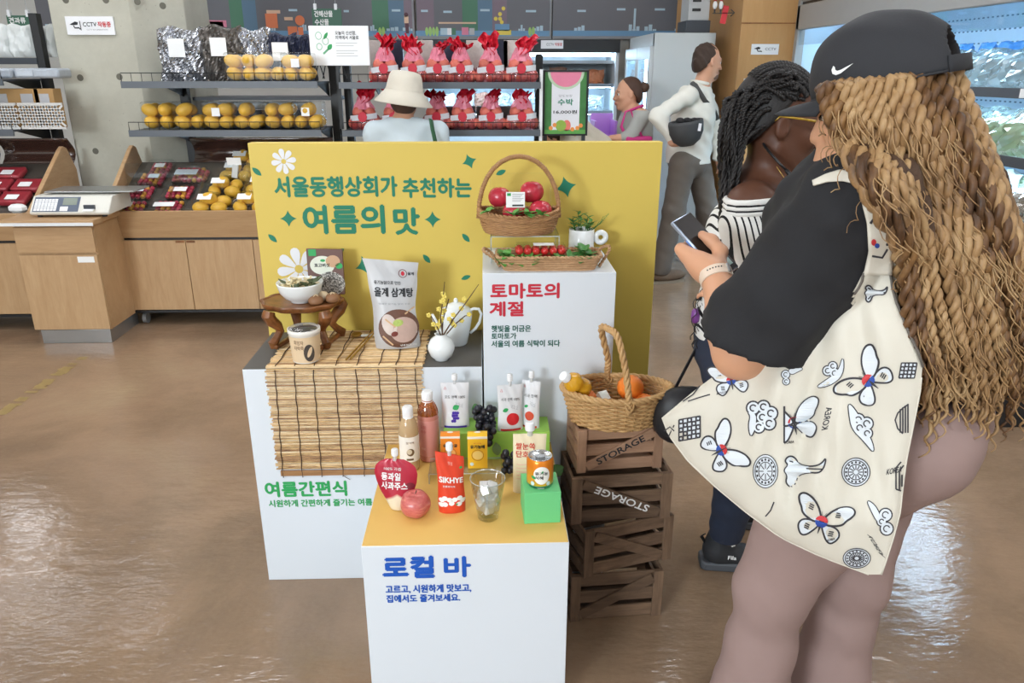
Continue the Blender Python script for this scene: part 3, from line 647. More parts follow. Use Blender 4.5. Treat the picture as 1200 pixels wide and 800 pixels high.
# ------------------------------------------------------------------ stand-up pouches
def pouch(name, label, base, w_, h, d, mat, rz=0, lean=0, hw=None, sway=None, top=None, cat='pouch', group=None, spout=None, foot=.35, spoutmat=None, n=22):
    """base: middle of the standing edge. hw(v), sway(v), top(u): outline. returns root and the carrier of prints on the front"""
    base = V3(base); hw = hw or (lambda v: 1); sway = sway or (lambda v: 0); top = top or (lambda u: 0); Q = Rz(rz) @ Rx(-lean)
    bot = lambda u: .0 if abs(u) < .0 else d*.0
    def th(u, v): return d*.5*max(0, 1-abs(u)**2.4)**.7*((1-v)**.75*(1 if v > .06 else .75+.25*v/.06))+.0012*(1-abs(u)**8)
    def loc(u, v, s):
        z = h*v*(1+top(u)*v); x = w_/2*hw(v)*u+sway(v)*w_; y = s*th(u, v)
        wr = .0011*sin(9*u+14*v)*(1-u*u)*(.3+v)
        return base+Q @ V3(x, y-wr, z)
    mb = MB(); mb.grid(lambda a, b: loc(2*a-1, b, -1), n, n); mb.grid(lambda a, b: loc(1-2*a, b, 1), n, n); mb.grid(lambda a, b: loc(2*a-1, 0, 1-2*b), n, 4)
    t = thing(name, label, cat, base, group); part('pouch_body', mb, mat, t, 50)
    def F(a, b, e=.0012):
        v = min(1, max(0, b/h)); u = max(-1, min(1, (a-sway(v)*w_)/(w_/2*hw(v)+1e-6))); z = b*(1+top(u)*v); wr = .0011*sin(9*u+14*v)*(1-u*u)*(.3+v)
        return base+Q @ V3(a, -th(u, v)-wr-e, z)
    if spout:
        r_, hh = spout; c = base+Q @ V3(sway(1)*w_, 0, h*(1+top(0))-.004); up = Q @ V3(0, 0, 1); sm = spoutmat or M('cap_white', '#f2f3f4', .3)
        part('spout', MB().cyl(c, c+up*hh*.45, r_*.62, n=14), M_clear('spout_clear', '#eef2f2', .2, body=.5), t)
        cp = MB(); cp.tube([c+up*hh*.42, c+up*hh*.5, c+up*hh*.97, c+up*hh], [r_, r_*1.03, r_*.95, r_*.8], 16)
        for k in range(12): a = 2*PI*k/12; q = basis(up); e = q @ V3(cos(a)*r_, sin(a)*r_, 0); cp.bar(c+up*hh*.5+e, c+up*hh*.93+e*.97, .0012, .0012, e)
        part('cap', cp, sm, t)
    return t, F
SILV = M('silver_foil_pouch', '#cfcfd0', .3, .25, var=.04)
bp = P(465, 409, Z=ZM); bp.y = bp.y+.02; hp = .272
sil_sway = lambda v: -.10*max(0, (v-.3)/.7)-.03*sin(v*5)+.02
t, F_ = pouch('chicken_soup_pouch', 'tall silver pouch of chicken soup standing on the bamboo mat', (bp.x, bp.y, ZM), .152, hp, .055, SILV, .1, .06, lambda v: .9+.1*v+.10*max(0, v-.86)/.14-.1*sin(PI*min(1, v*1.1))**4, sil_sway, lambda u: -.035*u)
lettering(t, '올계 삼계탕', (-.06, .055, hp*.60, hp*.70), F_, INK, .03); lettering(t, '유기농닭으로 만든', (-.06, .02, hp*.735, hp*.775), F_, M('dark_ink', '#3b3b3d', .6), .02)
lettering(t, '국내산 유기농 닭과 수삼', (-.05, .045, hp*.51, hp*.53), F_, MATS['grey_ink'], .0)
c0 = (.008, hp*.24); F2 = lambda a, b: F_(a, b, .0018); F3 = lambda a, b: F_(a, b, .0024); F4 = lambda a, b: F_(a, b, .003)
part('bowl_print', MB().disc(c0, .062, .060, F_, 30, 5), M('print_bowl_brown', '#6d4a3a', .45, var=.35, scale=50), t, None, fixn=False)
part('chicken_print', MB().disc((c0[0]+.014, c0[1]-.004), .042, .04, F2, 24, 4), M('print_chicken', '#c7a99c', .45, var=.18, scale=28), t, None, fixn=False)
part('chicken_print', MB().disc((c0[0]-.028, c0[1]+.012), .022, .034, F2, 20, 3, .3), M('print_chicken_pale', '#dccdc4', .45, var=.15, scale=28), t, None, fixn=False)
part('scallion_print', MB().disc((c0[0]-.002, c0[1]+.018), .016, .011, F3, 14, 2, .2), M('print_scallion', '#b5c96a', .5, var=.35, scale=160), t, None, fixn=False)
part('jujube_print', MB().disc((c0[0]-.014, c0[1]-.016), .011, .008, F3, 12, 1, .3), M('print_jujube', '#7a3428', .5), t, None, fixn=False)
for q in ((-.05, -.022, -.02, -.05), (.02, .045, .05, .065), (-.04, .03, -.01, .005)): part('root_print', MB().ribbon([(c0[0]+q[0], c0[1]+q[1]), (c0[0]+q[2], c0[1]+q[3])], .005, F4), M('print_ginseng', '#d9b48a', .5), t, None, fixn=False)
part('emblem', MB().ribbon(arc2((.027, hp*.865), .012, 0, 360, 20)[:-1], .002, F_, True), M('emblem_brown', '#6e3a33', .5), t, None, fixn=False); part('emblem_centre', MB().disc((.027, hp*.865), .0055, .007, F_, 10, 1), LRED, t, None, fixn=False)
lettering(t, '올계', (.042, .06, hp*.85, hp*.885), F_, INK, .03); lettering(t, '냉동보관 1kg', (.01, .06, hp*.035, hp*.06), F3, LETW, .02)
# --- round vase with blossoming twigs
vc = P(517.5, 421, Z=ZL); vr = (P(533.5, 408, Y=vc.y).x-P(501.5, 408, Y=vc.y).x)/2
t = thing('round_vase', 'small round white vase standing on the dark grey plinth top', 'vase', vc)
part('body', MB().lathe([(0, .002), (vr*.45, .002), (vr*.5, 0), (vr*.52, .004), (vr*.8, vr*.35), (vr*.99, vr*.85), (vr*.97, vr*1.15), (vr*.75, vr*1.6), (vr*.42, vr*1.85), (vr*.4, vr*1.95), (vr*.46, vr*2.02), (vr*.36, vr*2.0), (vr*.33, vr*1.8)], vc, 32, cap=False), CER, t, True)
TWIG = M('twig_brown', '#5c4530', .8); BLOS = M('blossom_yellow', '#e9d46a', .6, var=.1, scale=60); rr = random.Random(9)
vt = vc+V3(0, 0, vr*1.7)
twigs = [[(519, 394), (516, 372), (519, 352), (521, 330)], [(517, 394), (511, 380), (504, 368)], [(520, 392), (531, 374), (545, 356), (561, 333)], [(521, 394), (533, 380), (545, 370), (551, 369)], [(518, 395), (519, 375), (526, 350)]]
for i, q in enumerate(twigs):
    pts = [vt-V3(0, 0, .02)]+[P(u, v, Y=vc.y+.012*(i-1)*k/3) for k, (u, v) in enumerate(q)]
    t = thing('blossom_twig', ('tall upright', 'short left-leaning', 'longest outstretched', 'low side', 'middle upright')[i]+' twig with yellow blossoms in the round white vase', 'twig', pts[0], 'blossoming twigs in the round vase')
    part('stem', MB().tube(pts, [.0024, .0022, .0019, .0016, .001][:len(pts)], 6), TWIG, t)
    for j in range(6 if i in (0, 2) else 4):
        s = rr.uniform(.45, 1); k = min(len(pts)-2, int(s*(len(pts)-1))); p = pts[k].lerp(pts[k+1], s*(len(pts)-1)-k)+V3(rr.uniform(-.008, .008), rr.uniform(-.008, .008), rr.uniform(-.002, .01))
        mm = MB()
        for a in range(5): mm.sph(p+V3(cos(a*1.26)*.0042, -.001, sin(a*1.26)*.0042), (.004, .0025, .004), 6, 4)
        part('blossom', mm, BLOS, t, True)
# --- teapot
pc = P(535, 406, Z=ZL); pc.y += .028
pw = (P(556, 395, Y=pc.y).x-P(518, 395, Y=pc.y).x)/2; phh = P(535, 359, Y=pc.y).z-ZL
t = thing('teapot', 'tall white ceramic teapot with looped handle beside the tall plinth', 'teapot', (pc.x, pc.y, ZL))
part('body', MB().lathe([(0, .002), (pw*.6, 0), (pw*.66, .004), (pw*.82, phh*.35), (pw*.95, phh*.65), (pw*.98, phh*.82), (pw*.85, phh*.95), (pw*.6, phh)], (pc.x, pc.y, ZL), 36, cap=False), CER, t, True)
lid = part('lid', MB().lathe([(pw*.62, phh), (pw*.55, phh*1.05), (pw*.25, phh*1.1), (0, phh*1.11)], (pc.x, pc.y, ZL), 30, cap=False), CER, t, True)
part('knob', MB().sph((pc.x, pc.y, ZL+phh*1.155), (.007, .007, .009)), CER, lid, True)
hx = lambda u, v: P(u, v, Y=pc.y)
part('handle', MB().tube([hx(549, 364), hx(555, 361.5), hx(561, 362), hx(564, 368), hx(562, 377), hx(557, 385), hx(551, 390)], .0048, 8), CER, t, True)
part('spout', MB().tube([hx(521, 394), hx(514, 386), hx(509, 374), hx(506, 368)], [.012, .009, .0065, .005], 10), CER, t, True)
# ================================================================== ON THE LOW PLINTH: drinks
CAPW_ = M('cap_white', '#f2f3f4', .3)
LIME = M('lime_board', '#9fd45c', .55, var=.02); MINT = M('mint_board', '#6fce86', .55, var=.02)
zr = P(580, 489, Y=2.072).z; yr = P(580, 507, Z=zr).y; rx0, rx1 = P(519, 507, Y=yr).x, P(644.5, 507, Y=yr).x
solo('display_riser', 'lime green riser block against the wall of the white plinths', 'riser', MB().bb(rx0, rx1, yr, 2.074, ZB+.0003, zr), LIME, bevel=.001)
# mint cube
A, B = P(614.5, 614, Z=ZB), P(656.7, 612, Z=ZB); ang = math.atan2(B.y-A.y, B.x-A.x); zc = P(614, 578, Y=A.y).z; w_ = (B-A).length
dep = P(632, 554, Z=zc).y-A.y; c = (A+B)/2+Rz(ang) @ V3(0, dep/2, 0)
solo('display_riser', 'small mint green cube carrying the drink can', 'riser', MB().box((c.x, c.y, (ZB+.0003+zc)/2), (w_, dep, zc-ZB-.0003), Rz(ang)), MINT, bevel=.001); CUBE = V3(c.x, c.y, zc)
# acrylic bridge
ACR = M_clear('clear_acrylic', '#f7fafa', .25); ACE = M_clear('acrylic_edge', '#dfe9e6', .6, .1, body=.45, bodycol='#eef6f4')
yab, yaf = P(548, 537, Z=ZB+.03).y, P(548, 555, Z=ZB+.03).y; ax0, ax1 = P(502, 555, Y=yaf).x, P(589, 555, Y=yaf).x; za = ZB+.032
t = thing('acrylic_riser', 'clear acrylic bridge riser under the two drink cartons', 'riser', ((ax0+ax1)/2, (yab+yaf)/2, ZB))
part('shelf', MB().bb(ax0, ax1, yaf, yab, za-.003, za), ACR, t)
for x in (ax0, ax1-.003): part('side', MB().bb(x, x+.003, yaf, yab, ZB+.0003, za-.003), ACR, t)
mm = MB()
for y in (yaf-.0006, yab): mm.bb(ax0, ax1, y, y+.0006, za-.003, za)
for x in (ax0, ax1-.003): mm.bb(x, x+.003, yaf-.0006, yaf, ZB+.0003, za-.003)
part('polished_edge', mm, ACE, t, stuff=True)
# cartons
def carton(label, u0, u1, vb, vt, base_z, col, col2, word, y=None):
    a, b = P(u0, vb, Z=base_z), P(u1, vb, Z=base_z); yf = y or a.y; a, b = P(u0, vb, Y=yf), P(u1, vb, Y=yf); h = P(u0, vt, Y=yf).z-base_z; d = .032
    t = thing('drink_carton', label, 'drink carton', ((a.x+b.x)/2, yf+d/2, base_z)); f = frontfn(yf, .0008); x0, x1 = a.x, b.x; w_ = x1-x0
    part('box', MB().bb(x0, x1, yf, yf+d, base_z+.0002, base_z+h*.94), col, t, bevel=.001)
    part('gable_fold', MB().prism([(yf, base_z+h*.94), (yf+d, base_z+h*.94), (yf+d*.62, base_z+h*1.02), (yf+d*.3, base_z+h*1.02)], lambda p, q, c: V3(x0+c, p, q), w_), col, t)
    part('top_strip', MB().bb(x0-.0003, x1+.0003, yf-.0004, yf+.002, base_z+h*.88, base_z+h*.945), M('carton_white', '#efe9db', .45), t)
    part('straw_hole', MB().disc(((x0+x1)/2, 0), w_*.16, d*.18, lambda p, q: V3(p, yf+d*.4+q, base_z+h*1.021), 12, 1), MATS['carton_white'], t, None, fixn=False)
    lettering(t, word, (x0+w_*.14, x1-w_*.14, base_z+h*.6, base_z+h*.7), f, INK, .04); lettering(t, '유기농', (x0+w_*.3, x1-w_*.3, base_z+h*.74, base_z+h*.77), f, LRED, .0)
    part('picture', MB().ribbon(arc2(((x0+x1)/2, base_z+h*.4), w_*.3, 0, 360, 20, w_*.3)[:-1], .0012, f, True), M('carton_brown', '#a5652b', .5), t, None, fixn=False)
    part('picture', MB().disc(((x0+x1)/2, base_z+h*.4), w_*.26, w_*.24, f, 18, 1), col2, t, None, fixn=False)
    part('mark', MB().disc((x0+w_*.2, base_z+h*.14), w_*.1, w_*.1, f, 12, 1), M('mark_teal', '#cfe3df', .5), t, None, fixn=False)
carton('yellow drink carton with round picture on the acrylic riser', 548.5, 571.5, 549, 509.5, za, M('carton_yellow', '#f0bd2e', .42), M('carton_pale', '#f3d37a', .5), '유기농배')
carton('orange drink carton behind the red pouch on the acrylic riser', 517, 539.5, 545, 509.5, za, M('carton_orange', '#e78a2a', .42), M('carton_amber', '#efb065', .5), '유기농귤', y=P(528, 545, Z=za).y)
# bottles
def bottle(label, u, vb, vt, r, prof, bodymat, capr, caph, name='drink_bottle', cat='bottle', at=None):
    c = P(u, vb, Z=ZB) if at is None else V3(at); h = P(u, vt, Y=c.y).z-c.z; t = thing(name, label, cat, c, 'drinks on the low plinth')
    part('bottle', MB().lathe([(a*r, b*h) for a, b in prof], c, 30, cap=False), bodymat, t, True)
    mb = MB().lathe([(capr*.95, h-caph), (capr, h-caph*.9), (capr, h-caph*.12), (capr*.9, h), (0, h)], c, 26, cap=False)
    for k in range(22): a = 2*PI*k/22; e = V3(cos(a), sin(a), 0)*capr; mb.bar(c+e+V3(0, 0, h-caph*.85), c+e+V3(0, 0, h-caph*.18), .0011, .0011, e)
    mb.lathe([(capr*.97, h-caph*1.2), (capr*1.04, h-caph*1.18), (capr*1.04, h-caph*1.04), (capr*.95, h-caph)], c, 26, cap=False)
    part('cap', mb, CAPW_, t, 40); return t, c, h
PROF = [(0, .01), (.75, .0), (.93, .012), (1, .04), (1, .6), (.98, .64), (.9, .72), (.72, .79), (.5, .845), (.46, .87), (.46, .9)]
RICE = M('rice_drink', '#c0a37a', .12, var=.08, scale=14, spec=.6)
t, c, h = bottle('bottle of milky brown rice drink with a white label before the pink bottle', 481, 548, 476, .0275, PROF, RICE, .0145, .029)
part('label_wrap', MB().lathe([(.0282, h*.17), (.0284, h*.18), (.0284, h*.56), (.0282, h*.57)], c, 32, cap=False), M('label_white', '#efebe0', .5), t, True)
fc = cylfn(c, .0290, c.z); fc2 = cylfn(c, .0294, c.z)
part('swirl_print', MB().disc((.006, h*.33), .011, .0115, fc, 20, 2), M('print_brown', '#6b5235', .5, var=.3, scale=150), t, None, fixn=False)
part('swirl_print', MB().disc((.003, h*.34), .0075, .008, fc2, 16, 1), M('print_beige', '#d8cbb0', .5), t, None, fixn=False)
lettering(t, '쌀식혜', (-.006, .017, h*.465, h*.50), fc, MATS['brown_ink'], .0); part('print_strip', MB().ribbon([(-.006+.002*k, h*.215) for k in range(11)], .006, fc), MATS['print_brown'], t, None, fixn=False)
PINK = M('pink_vinegar', '#c98679', .1, var=.04, spec=.6); AMB = M_clear('amber_plastic', '#e9a55d', .3, .08, body=.35, bodycol='#c9762e')
PROF2 = [(0, .01), (.75, 0), (.93, .012), (1, .035), (.97, .06), (1, .09), (1, .62), (.97, .68)]
t, c, h = bottle('tall bottle of pink drink with amber shoulder and white cap', 503.5, 537, 458, .0300, PROF2, PINK, .0155, .027)
nk = MB(); nk.lathe([(.0292, h*.68), (.0275, h*.74), (.022, h*.81), (.016, h*.86), (.0145, h*.9)], c, 30, cap=False)
for k in range(12): a = 2*PI*k/12; e = V3(cos(a), sin(a), 0); nk.tube([c+e*.0293+V3(0, 0, h*.68), c+e*.0278+V3(0, 0, h*.74), c+e*.0225+V3(0, 0, h*.81)], .0012, 5)
part('shoulder', nk, AMB, t, True)
part('label_wrap', MB().lathe([(.0303, h*.1), (.0306, h*.11), (.0306, h*.61), (.0303, h*.62)], c, 32, cap=False), M('label_rose', '#cf8f86', .3, var=.1, scale=7), t, True)
fc = cylfn(c, .0312, c.z); lettering(t, '오미\n자수', (-.022, -.004, h*.44, h*.56), fc, M('rose_ink', '#b8484f', .5), .0); lettering(t, '빨간 한모금', (-.02, -.008, h*.2, h*.23), fc, M('pale_rose_ink', '#f0d9d2', .5), .0)
# lime riser pouches
POU = M('white_pouch', '#e3e4e6', .32, .05, var=.03); HW = lambda v: 1-.06*sin(PI*v)**2
def small_pouch(label, u, vb, vt, wpx, word, mat2, rz, capv, kind):
    c = P(u, vb, Z=zr); k = P(u+wpx/2, vb-20, Y=c.y).x-P(u-wpx/2, vb-20, Y=c.y).x; h = P(u, vt, Y=c.y).z-zr
    t, F_ = pouch('juice_pouch', label, (c.x, c.y, zr), k, h, .03, POU, rz, .05, HW, group='spouted pouches on the lime riser', spout=(.0078, P(u, capv, Y=c.y).z-zr-h+.004))
    lettering(t, word, (-k*.36, k*.36, h*.66, h*.73), F_, INK, .0); F2 = lambda a, b: F_(a, b, .0018); w2 = k
    part('bottom_print', MB().ribbon([(-k*.4+k*.08*i, h*.035) for i in range(11)], h*.05, F_), mat2, t, None, fixn=False)
    part('triangle_mark', MB().ribbon([(-k*.38, h*.86), (-k*.3, h*.86), (-k*.34, h*.92)], .0012, F_, True), LRED, t, None, fixn=False)
    for q in range(3): part('scribble', MB().ribbon([(k*(.05+.1*q)+.003*sin(i*1.7+q), h*(.5+.012*i)-.02*q*h) for i in range(8)], .0006, F_), MATS['grey_ink'], t, None, fixn=False)
    if kind == 'grape':
        for i, (a, b) in enumerate([(x*.075-.02+.037*(j % 2), y*.06) for j, y in enumerate((0, 1, 2, 3)) for x in range(-(j+2)//2, (j+3)//2)]):
            part('grape_print', MB().disc((k*a, h*(.17+b)), k*.055, k*.055, F_ if i % 2 else F2, 10, 1), mat2 if abs(a) < .1 else DAI, t, None, fixn=False)
        part('leaf_print', MB().fillpoly(leaf2((k*.03, h*.47), k*.26, k*.2, .5), F2), GRN2, t, None, fixn=False)
    else:
        part('apple_print', MB().disc((k*(.08 if kind == 'a' else 0), h*.27), k*.25, k*.25, F_, 18, 3), mat2, t, None, fixn=False); part('leaf_print', MB().fillpoly(leaf2((-k*.2, h*.47), k*.24, k*.16, .4), F2), GRN2, t, None, fixn=False)
PUR = M('print_purple', '#4a2fa0', .5); PRED = M('print_apple_red', '#d4252c', .45)
small_pouch('white spouted pouch with purple grape print on the lime riser', 534, 499.5, 449, 33, '포도 한팩 100%', PUR, 0, 439, 'grape')
small_pouch('white spouted pouch printed with a red apple and leaf facing forward', 598, 503, 451.5, 30, '사과 한팩 100%', PRED, .12, 439, 'a')
small_pouch('white spouted pouch with red apple print, turned aside behind its twin', 621.5, 499.5, 447, 22, '사과 한팩', M('print_apple_orange', '#cf4a2a', .45), -.35, 436, 'b')
# heart shaped apple juice pouch
APR = None
def apple_pouch_mat():
    t = NT('apple_pouch_print'); t.set(.28, .05); co = t.coords(); sep = t.add('ShaderNodeSeparateXYZ'); t.link(co, sep.inputs[0]); n = t.noise(co, 30, 4)
    zz = t.math('ADD', sep.outputs[2], t.math('MULTIPLY', t.math('POWER', t.math('ABSOLUTE', sep.outputs[0]), 1.0), .5))
    c = t.mix(n, '#c22b40', '#a21c35'); f = t.ramp(zz, ((.040, (0, 0, 0)), (.046, (1, 1, 1)))); t.color(t.mix(f, '#e6d9bd', c)); return t.m
c = P(467, 595, Z=ZB); k = P(489.5, 560, Y=c.y).x-P(437, 560, Y=c.y).x; h = P(460, 541, Y=c.y).z-ZB
def hwA(v): return float(np.interp(v, (0, .12, .35, .55, .72, .85, .94, 1), (.36, .5, .78, .93, 1, .93, .74, .42)))
t, F_ = pouch('apple_juice_pouch', 'heart-shaped red apple juice pouch with white cap beside the fresh apple', (c.x, c.y, ZB), k, h, .035, apple_pouch_mat(), -.15, .12, hwA, lambda v: -.06*v, lambda u: .0, spout=(.0085, .032), group='drinks on the low plinth')
lettering(t, '동과일\n사과주스', (-k*.36, k*.24, h*.42, h*.74), F_, LETW, .03); lettering(t, '100% 과즙', (-k*.3, k*.1, h*.79, h*.85), F_, LETW, .0)
part('apple_print', MB().disc((k*.3, h*.5), k*.1, k*.08, F_, 12, 1), M('print_brown_apple', '#7c2430', .5), t, None, fixn=False)
# fresh apple
def apple_mat():
    t = NT('apple_skin'); t.set(.3, 0, .5); co = t.coords((12, 12, 50)); n = t.noise(co, 3, 5); n2 = t.noise(t.coords(), 160, 2)
    c = t.ramp(n, ((.3, '#b53a3c'), (.55, '#c9585a'), (.72, '#dd9478'))); t.color(t.mix(t.math('MULTIPLY', n2, .3), c, '#e6b79b')); return t.m
def fruit(name, label, cat, c, r, mat, kind='apple', group=None, stem=None, tilt=0):
    def fn(p):
        q = 1-(.28 if kind == 'apple' else .12)*math.exp(-((1-p[2])/.10)) if p[2] > 0 else 1-.12*math.exp(-((1+p[2])/.10))
        return q*(1+.02*cos(5*math.atan2(p[1], p[0])))
    zc_ = r*.93; t = thing(name, label, cat, c, group); mb = MB().sph((0, 0, 0), (r, r, r*(.95 if kind == 'apple' else .93)), 26, 16, fn=fn)
    zmin = min(p.z for p in mb.v); mb.v = [V3(c)+(Rx(tilt) @ p if tilt else p)-V3(0, 0, zmin) for p in mb.v]; 
    part('flesh', mb, mat, t, True)
    if kind == 'apple': part('stem', MB().tube([V3(c)+V3(0, 0, -zmin+r*.5), V3(c)+V3(.001, 0, -zmin+r*.75), V3(c)+V3(.004, .002, -zmin+r*.95)], [.0012, .001, .0016], 6), TWIG, t)
    return t
c = P(487, 606, Z=ZB); c.y += .012; fruit('apple', 'fresh streaky red apple on the amber plinth top', 'apple', c, .0385, apple_mat(), tilt=.2)
# red rice punch pouch
SIK = M('vermilion_pouch', '#e0472c', .3, .05, var=.05)
c = P(530, 598, Z=ZB); k = .069; h = P(527, 533, Y=c.y).z-ZB
t, F_ = pouch('rice_punch_pouch', 'vermilion SIKHYE rice punch pouch with white cap beside the glass', (c.x, c.y, ZB), k, h, .038, SIK, .08, .05, lambda v: .98+.12*max(0, v-.6)**1.2+.03*sin(9*v), lambda v: -.04*v, lambda u: -.06*u, spout=(.0085, .034), group='drinks on the low plinth')
lettering(t, 'SIKHYE', (-k*.44, k*.42, h*.53, h*.62), F_, LETW, .05); lettering(t, '전통쌀식혜', (-k*.32, k*.12, h*.455, h*.485), F_, LETW, .02); lettering(t, '햇쌀', (-k*.12, k*.06, h*.82, h*.88), F_, M('pale_pink_ink', '#f3b9ac', .5), .0)
for i, (a, b) in enumerate(((-.38, .24), (-.26, .17), (-.26, .27), (-.1, .25), (-.02, .19), (.1, .25), (.26, .17), (.28, .27), (.4, .22), (-.4, .16))):
    part('grain_print', MB().disc((k*a, h*b), k*.105, k*.09, lambda x, y: F_(x, y, .0012+.0002*(i % 3)), 14, 2), LETW, t, None, fixn=False)
part('leaf_print', MB().fillpoly(leaf2((k*.36, h*.8), k*.14, k*.1, .7), F_), GRN2, t, None, fixn=False); part('leaf_print', MB().fillpoly(leaf2((k*.17, h*.17), k*.1, k*.07, .4), lambda x, y: F_(x, y, .002)), GRN2, t, None, fixn=False)
# tumbler with ice
GLS = M_clear('tumbler_glass', '#f6f8f6', .3, .04); c = P(572, 606, Z=ZB); gh = P(572, 560, Y=c.y).z-ZB; r0 = .0255; r1 = .0445
t = thing('glass_tumbler', 'flared clear glass tumbler full of ice on the amber top', 'glass', c)
part('glass', MB().lathe([(0, .003), (r0*.9, .0), (r0, .002), (r1, gh), (r1-.0012, gh+.0008), (r1-.0024, gh), (r0-.001, .012), (0, .011)], c, 40, cap=False), GLS, t, True)
part('rim', MB().tube([(c.x+cos(a)*(r1-.001), c.y+sin(a)*(r1-.001), c.z+gh) for a in np.linspace(0, 2*PI, 40)[:-1]], .0011, 6, closed=True), ACE, t)
ICE = M_clear('ice', '#fbfdfd', .5, .12, body=.6, bodycol='#fbfdfd'); rr = random.Random(4); me = None
spots = [(0, 0, .024), (.5, .1, .028), (-.5, .15, .027), (0, -.55, .03), (.1, .55, .03), (-.45, -.4, .05), (.45, -.35, .052), (.5, .35, .054), (-.4, .45, .055), (.02, -.05, .057), (-.15, -.3, .076), (.3, .1, .077), (-.25, .35, .074)]
for i, (a, b, z) in enumerate(spots):
    q = .0195*(.9+.25*z/.06); mb = MB().box((0, 0, 0), (.027, .026, .024), Matrix.Rotation(rr.uniform(0, 3), 3, V3(rr.random(), rr.random(), rr.random()+.1).normalized())); p = c+V3(a*q*1.35, b*q*1.35, z*1.05+.004)
    mb.v = [x+p for x in mb.v]; solo('ice_cube', 'clear ice cube heaped inside the glass tumbler', 'ice cube', mb, ICE, group='ice cubes in the tumbler', bevel=.004)
# drink can
cr = .0335; c = CUBE+V3(-.002, -.004, .0003); ch = P(631, 533, Y=c.y).z-c.z
CANO = None
def can_mat(h):
    t = NT('can_print'); t.set(.28, .35); co = t.coords(); s = t.add('ShaderNodeSeparateXYZ'); t.link(co, s.inputs[0])
    t.color(t.ramp(t.math('DIVIDE', s.outputs[2], h), ((.0, '#2f8f7b'), (.115, '#2f8f7b'), (.12, '#f0b73c'), (.5, '#f0a42f'), (.75, '#ee8a22'), (1, '#ee8a22')))); return t.m
t = thing('drink_can', 'orange drink can with white Korean roundel on the mint cube', 'can', c)
part('can_body', MB().lathe([(0, .003), (cr*.82, .003), (cr*.86, 0), (cr, .008), (cr, ch*.87), (cr*.9, ch*.96), (cr*.88, ch*.97)], c, 40, cap=False), can_mat(ch), t, True)
lidm = M('can_lid_aluminium', '#c9cbcc', .25, .9); part('lid', MB().lathe([(cr*.88, ch*.965), (cr*.91, ch*.985), (cr*.89, ch), (cr*.84, ch*.985), (cr*.8, ch*.955), (0, ch*.955)], c, 36, cap=False), lidm, t, True)
part('pull_tab', MB().prism([(x*.011, y*.0075) for x, y in ((-1, .5), (-.6, 1), (.6, 1), (1, .5), (1, -.5), (.6, -1), (-.6, -1), (-1, -.5))], lambda a, b, q: c+V3(a, b, ch*.957+q), .0018), lidm, t)
fc = cylfn(c, cr+.0006, c.z); fc2 = cylfn(c, cr+.0012, c.z); part('roundel', MB().disc((.002, ch*.5), .021, .0245, fc, 26, 3), M('can_white', '#f4f2ea', .3), t, None, fixn=False)
lettering(t, '유기농\n식혜', (-.015, .018, ch*.37, ch*.63), fc2, INK, .02); part('leaf_print', MB().fillpoly(leaf2((-.019, ch*.42), .014, .008, -.5), fc2), GRN2, t, None, fixn=False); part('leaf_print', MB().fillpoly(leaf2((.004, ch*.62), .008, .005, 1.2), fc2), GRN2, t, None, fixn=False)
lettering(t, '자연마을', (-.009, .009, ch*.035, ch*.075), fc, LETW, .0)
for a in (-.022, .02): part('mark', MB().disc((a, ch*.2), .0055, .006, fc, 12, 1), MATS['mark_teal'], t, None, fixn=False)
# cream pouch
c = P(612, 576, Z=ZB); k = P(641, 540, Y=c.y).x-P(602, 540, Y=c.y).x; h = P(620, 510, Y=c.y).z-ZB
t, F_ = pouch('cream_pouch', 'cream spouted pouch with red brush lettering behind the drink can', (c.x+.016, c.y, ZB), k, h, .03, M('cream_foil', '#eee0bf', .4, var=.03), -.03, .06, lambda v: .92+.08*v, lambda v: .04*v, spout=(.0125, .036), group='drinks on the low plinth')
lettering(t, '쌀눈쏙\n단호박', (-k*.38, k*.2, h*.62, h*.86), F_, M('brush_red', '#d2452f', .5), .02)
for j in range(5): part('small_print', MB().ribbon([(-k*.36+k*.05*i, h*(.5-.06*j)) for i in range(7)], .0015, F_), MATS['pale_pink_ink'], t, None, fixn=False)
# grapes
GRP = M('black_grape', '#22232b', .38, var=.4, scale=50, spec=.5, rnd=.25); GST = M('grape_stem', '#6a6b3a', .8); GLF = M('grape_leaf', '#3f6b33', .55, var=.25, scale=30)
gme = None
def grapes(label, pts, r, group):
    global gme
    c0 = V3(np.mean([tuple(p) for p in pts], 0)); t = thing('grape_bunch', label, 'grapes', (c0.x, c0.y, min(p.z for p in pts)-r), group)
    if gme is None:
        o = mesh_obj('grape', *(lambda b: (b.v, b.f))(MB().sph((0, 0, 0), (1, 1, 1.08), 12, 8)), GRP, None, True); gme = o.data; bpy.data.objects.remove(o)
    for p in pts:
        o = bpy.data.objects.new('grape', gme); COL.objects.link(o); o.parent = t; o.location = p-t.location; q = r*random.uniform(.88, 1.08); o.scale = (q, q, q); o.rotation_euler = (random.random(), random.random(), 0)
    return t, c0
rr = random.Random(12); pts = []
gy = P(568, 500, Z=zr).y
for i in range(600):
    if len(pts) >= 30: break
    s = rr.random(); u = 568+2*s+rr.uniform(-1, 1)*(12.5*(1-.3*s)); v = 478+30*s; lim = zr if v < 505 else None
    yy_ = gy+.005+rr.uniform(-.028, .0)*1.0-(.025 if v > 498 else 0); p = P(u, v, Y=yy_)
    if p.z < zr+.0105 and p.y > yr-.004: p.z = zr+.0105
    if all((p-q).length > .0165 for q in pts): pts.append(p)
pts += [P(574.5, 512, Y=yr-.011), P(573, 519, Y=yr-.011), P(578, 505, Y=yr-.011)]
t, c0 = grapes('bunch of black grapes draped over the lime riser beside the pouches', pts, .0105, 'grape bunches')
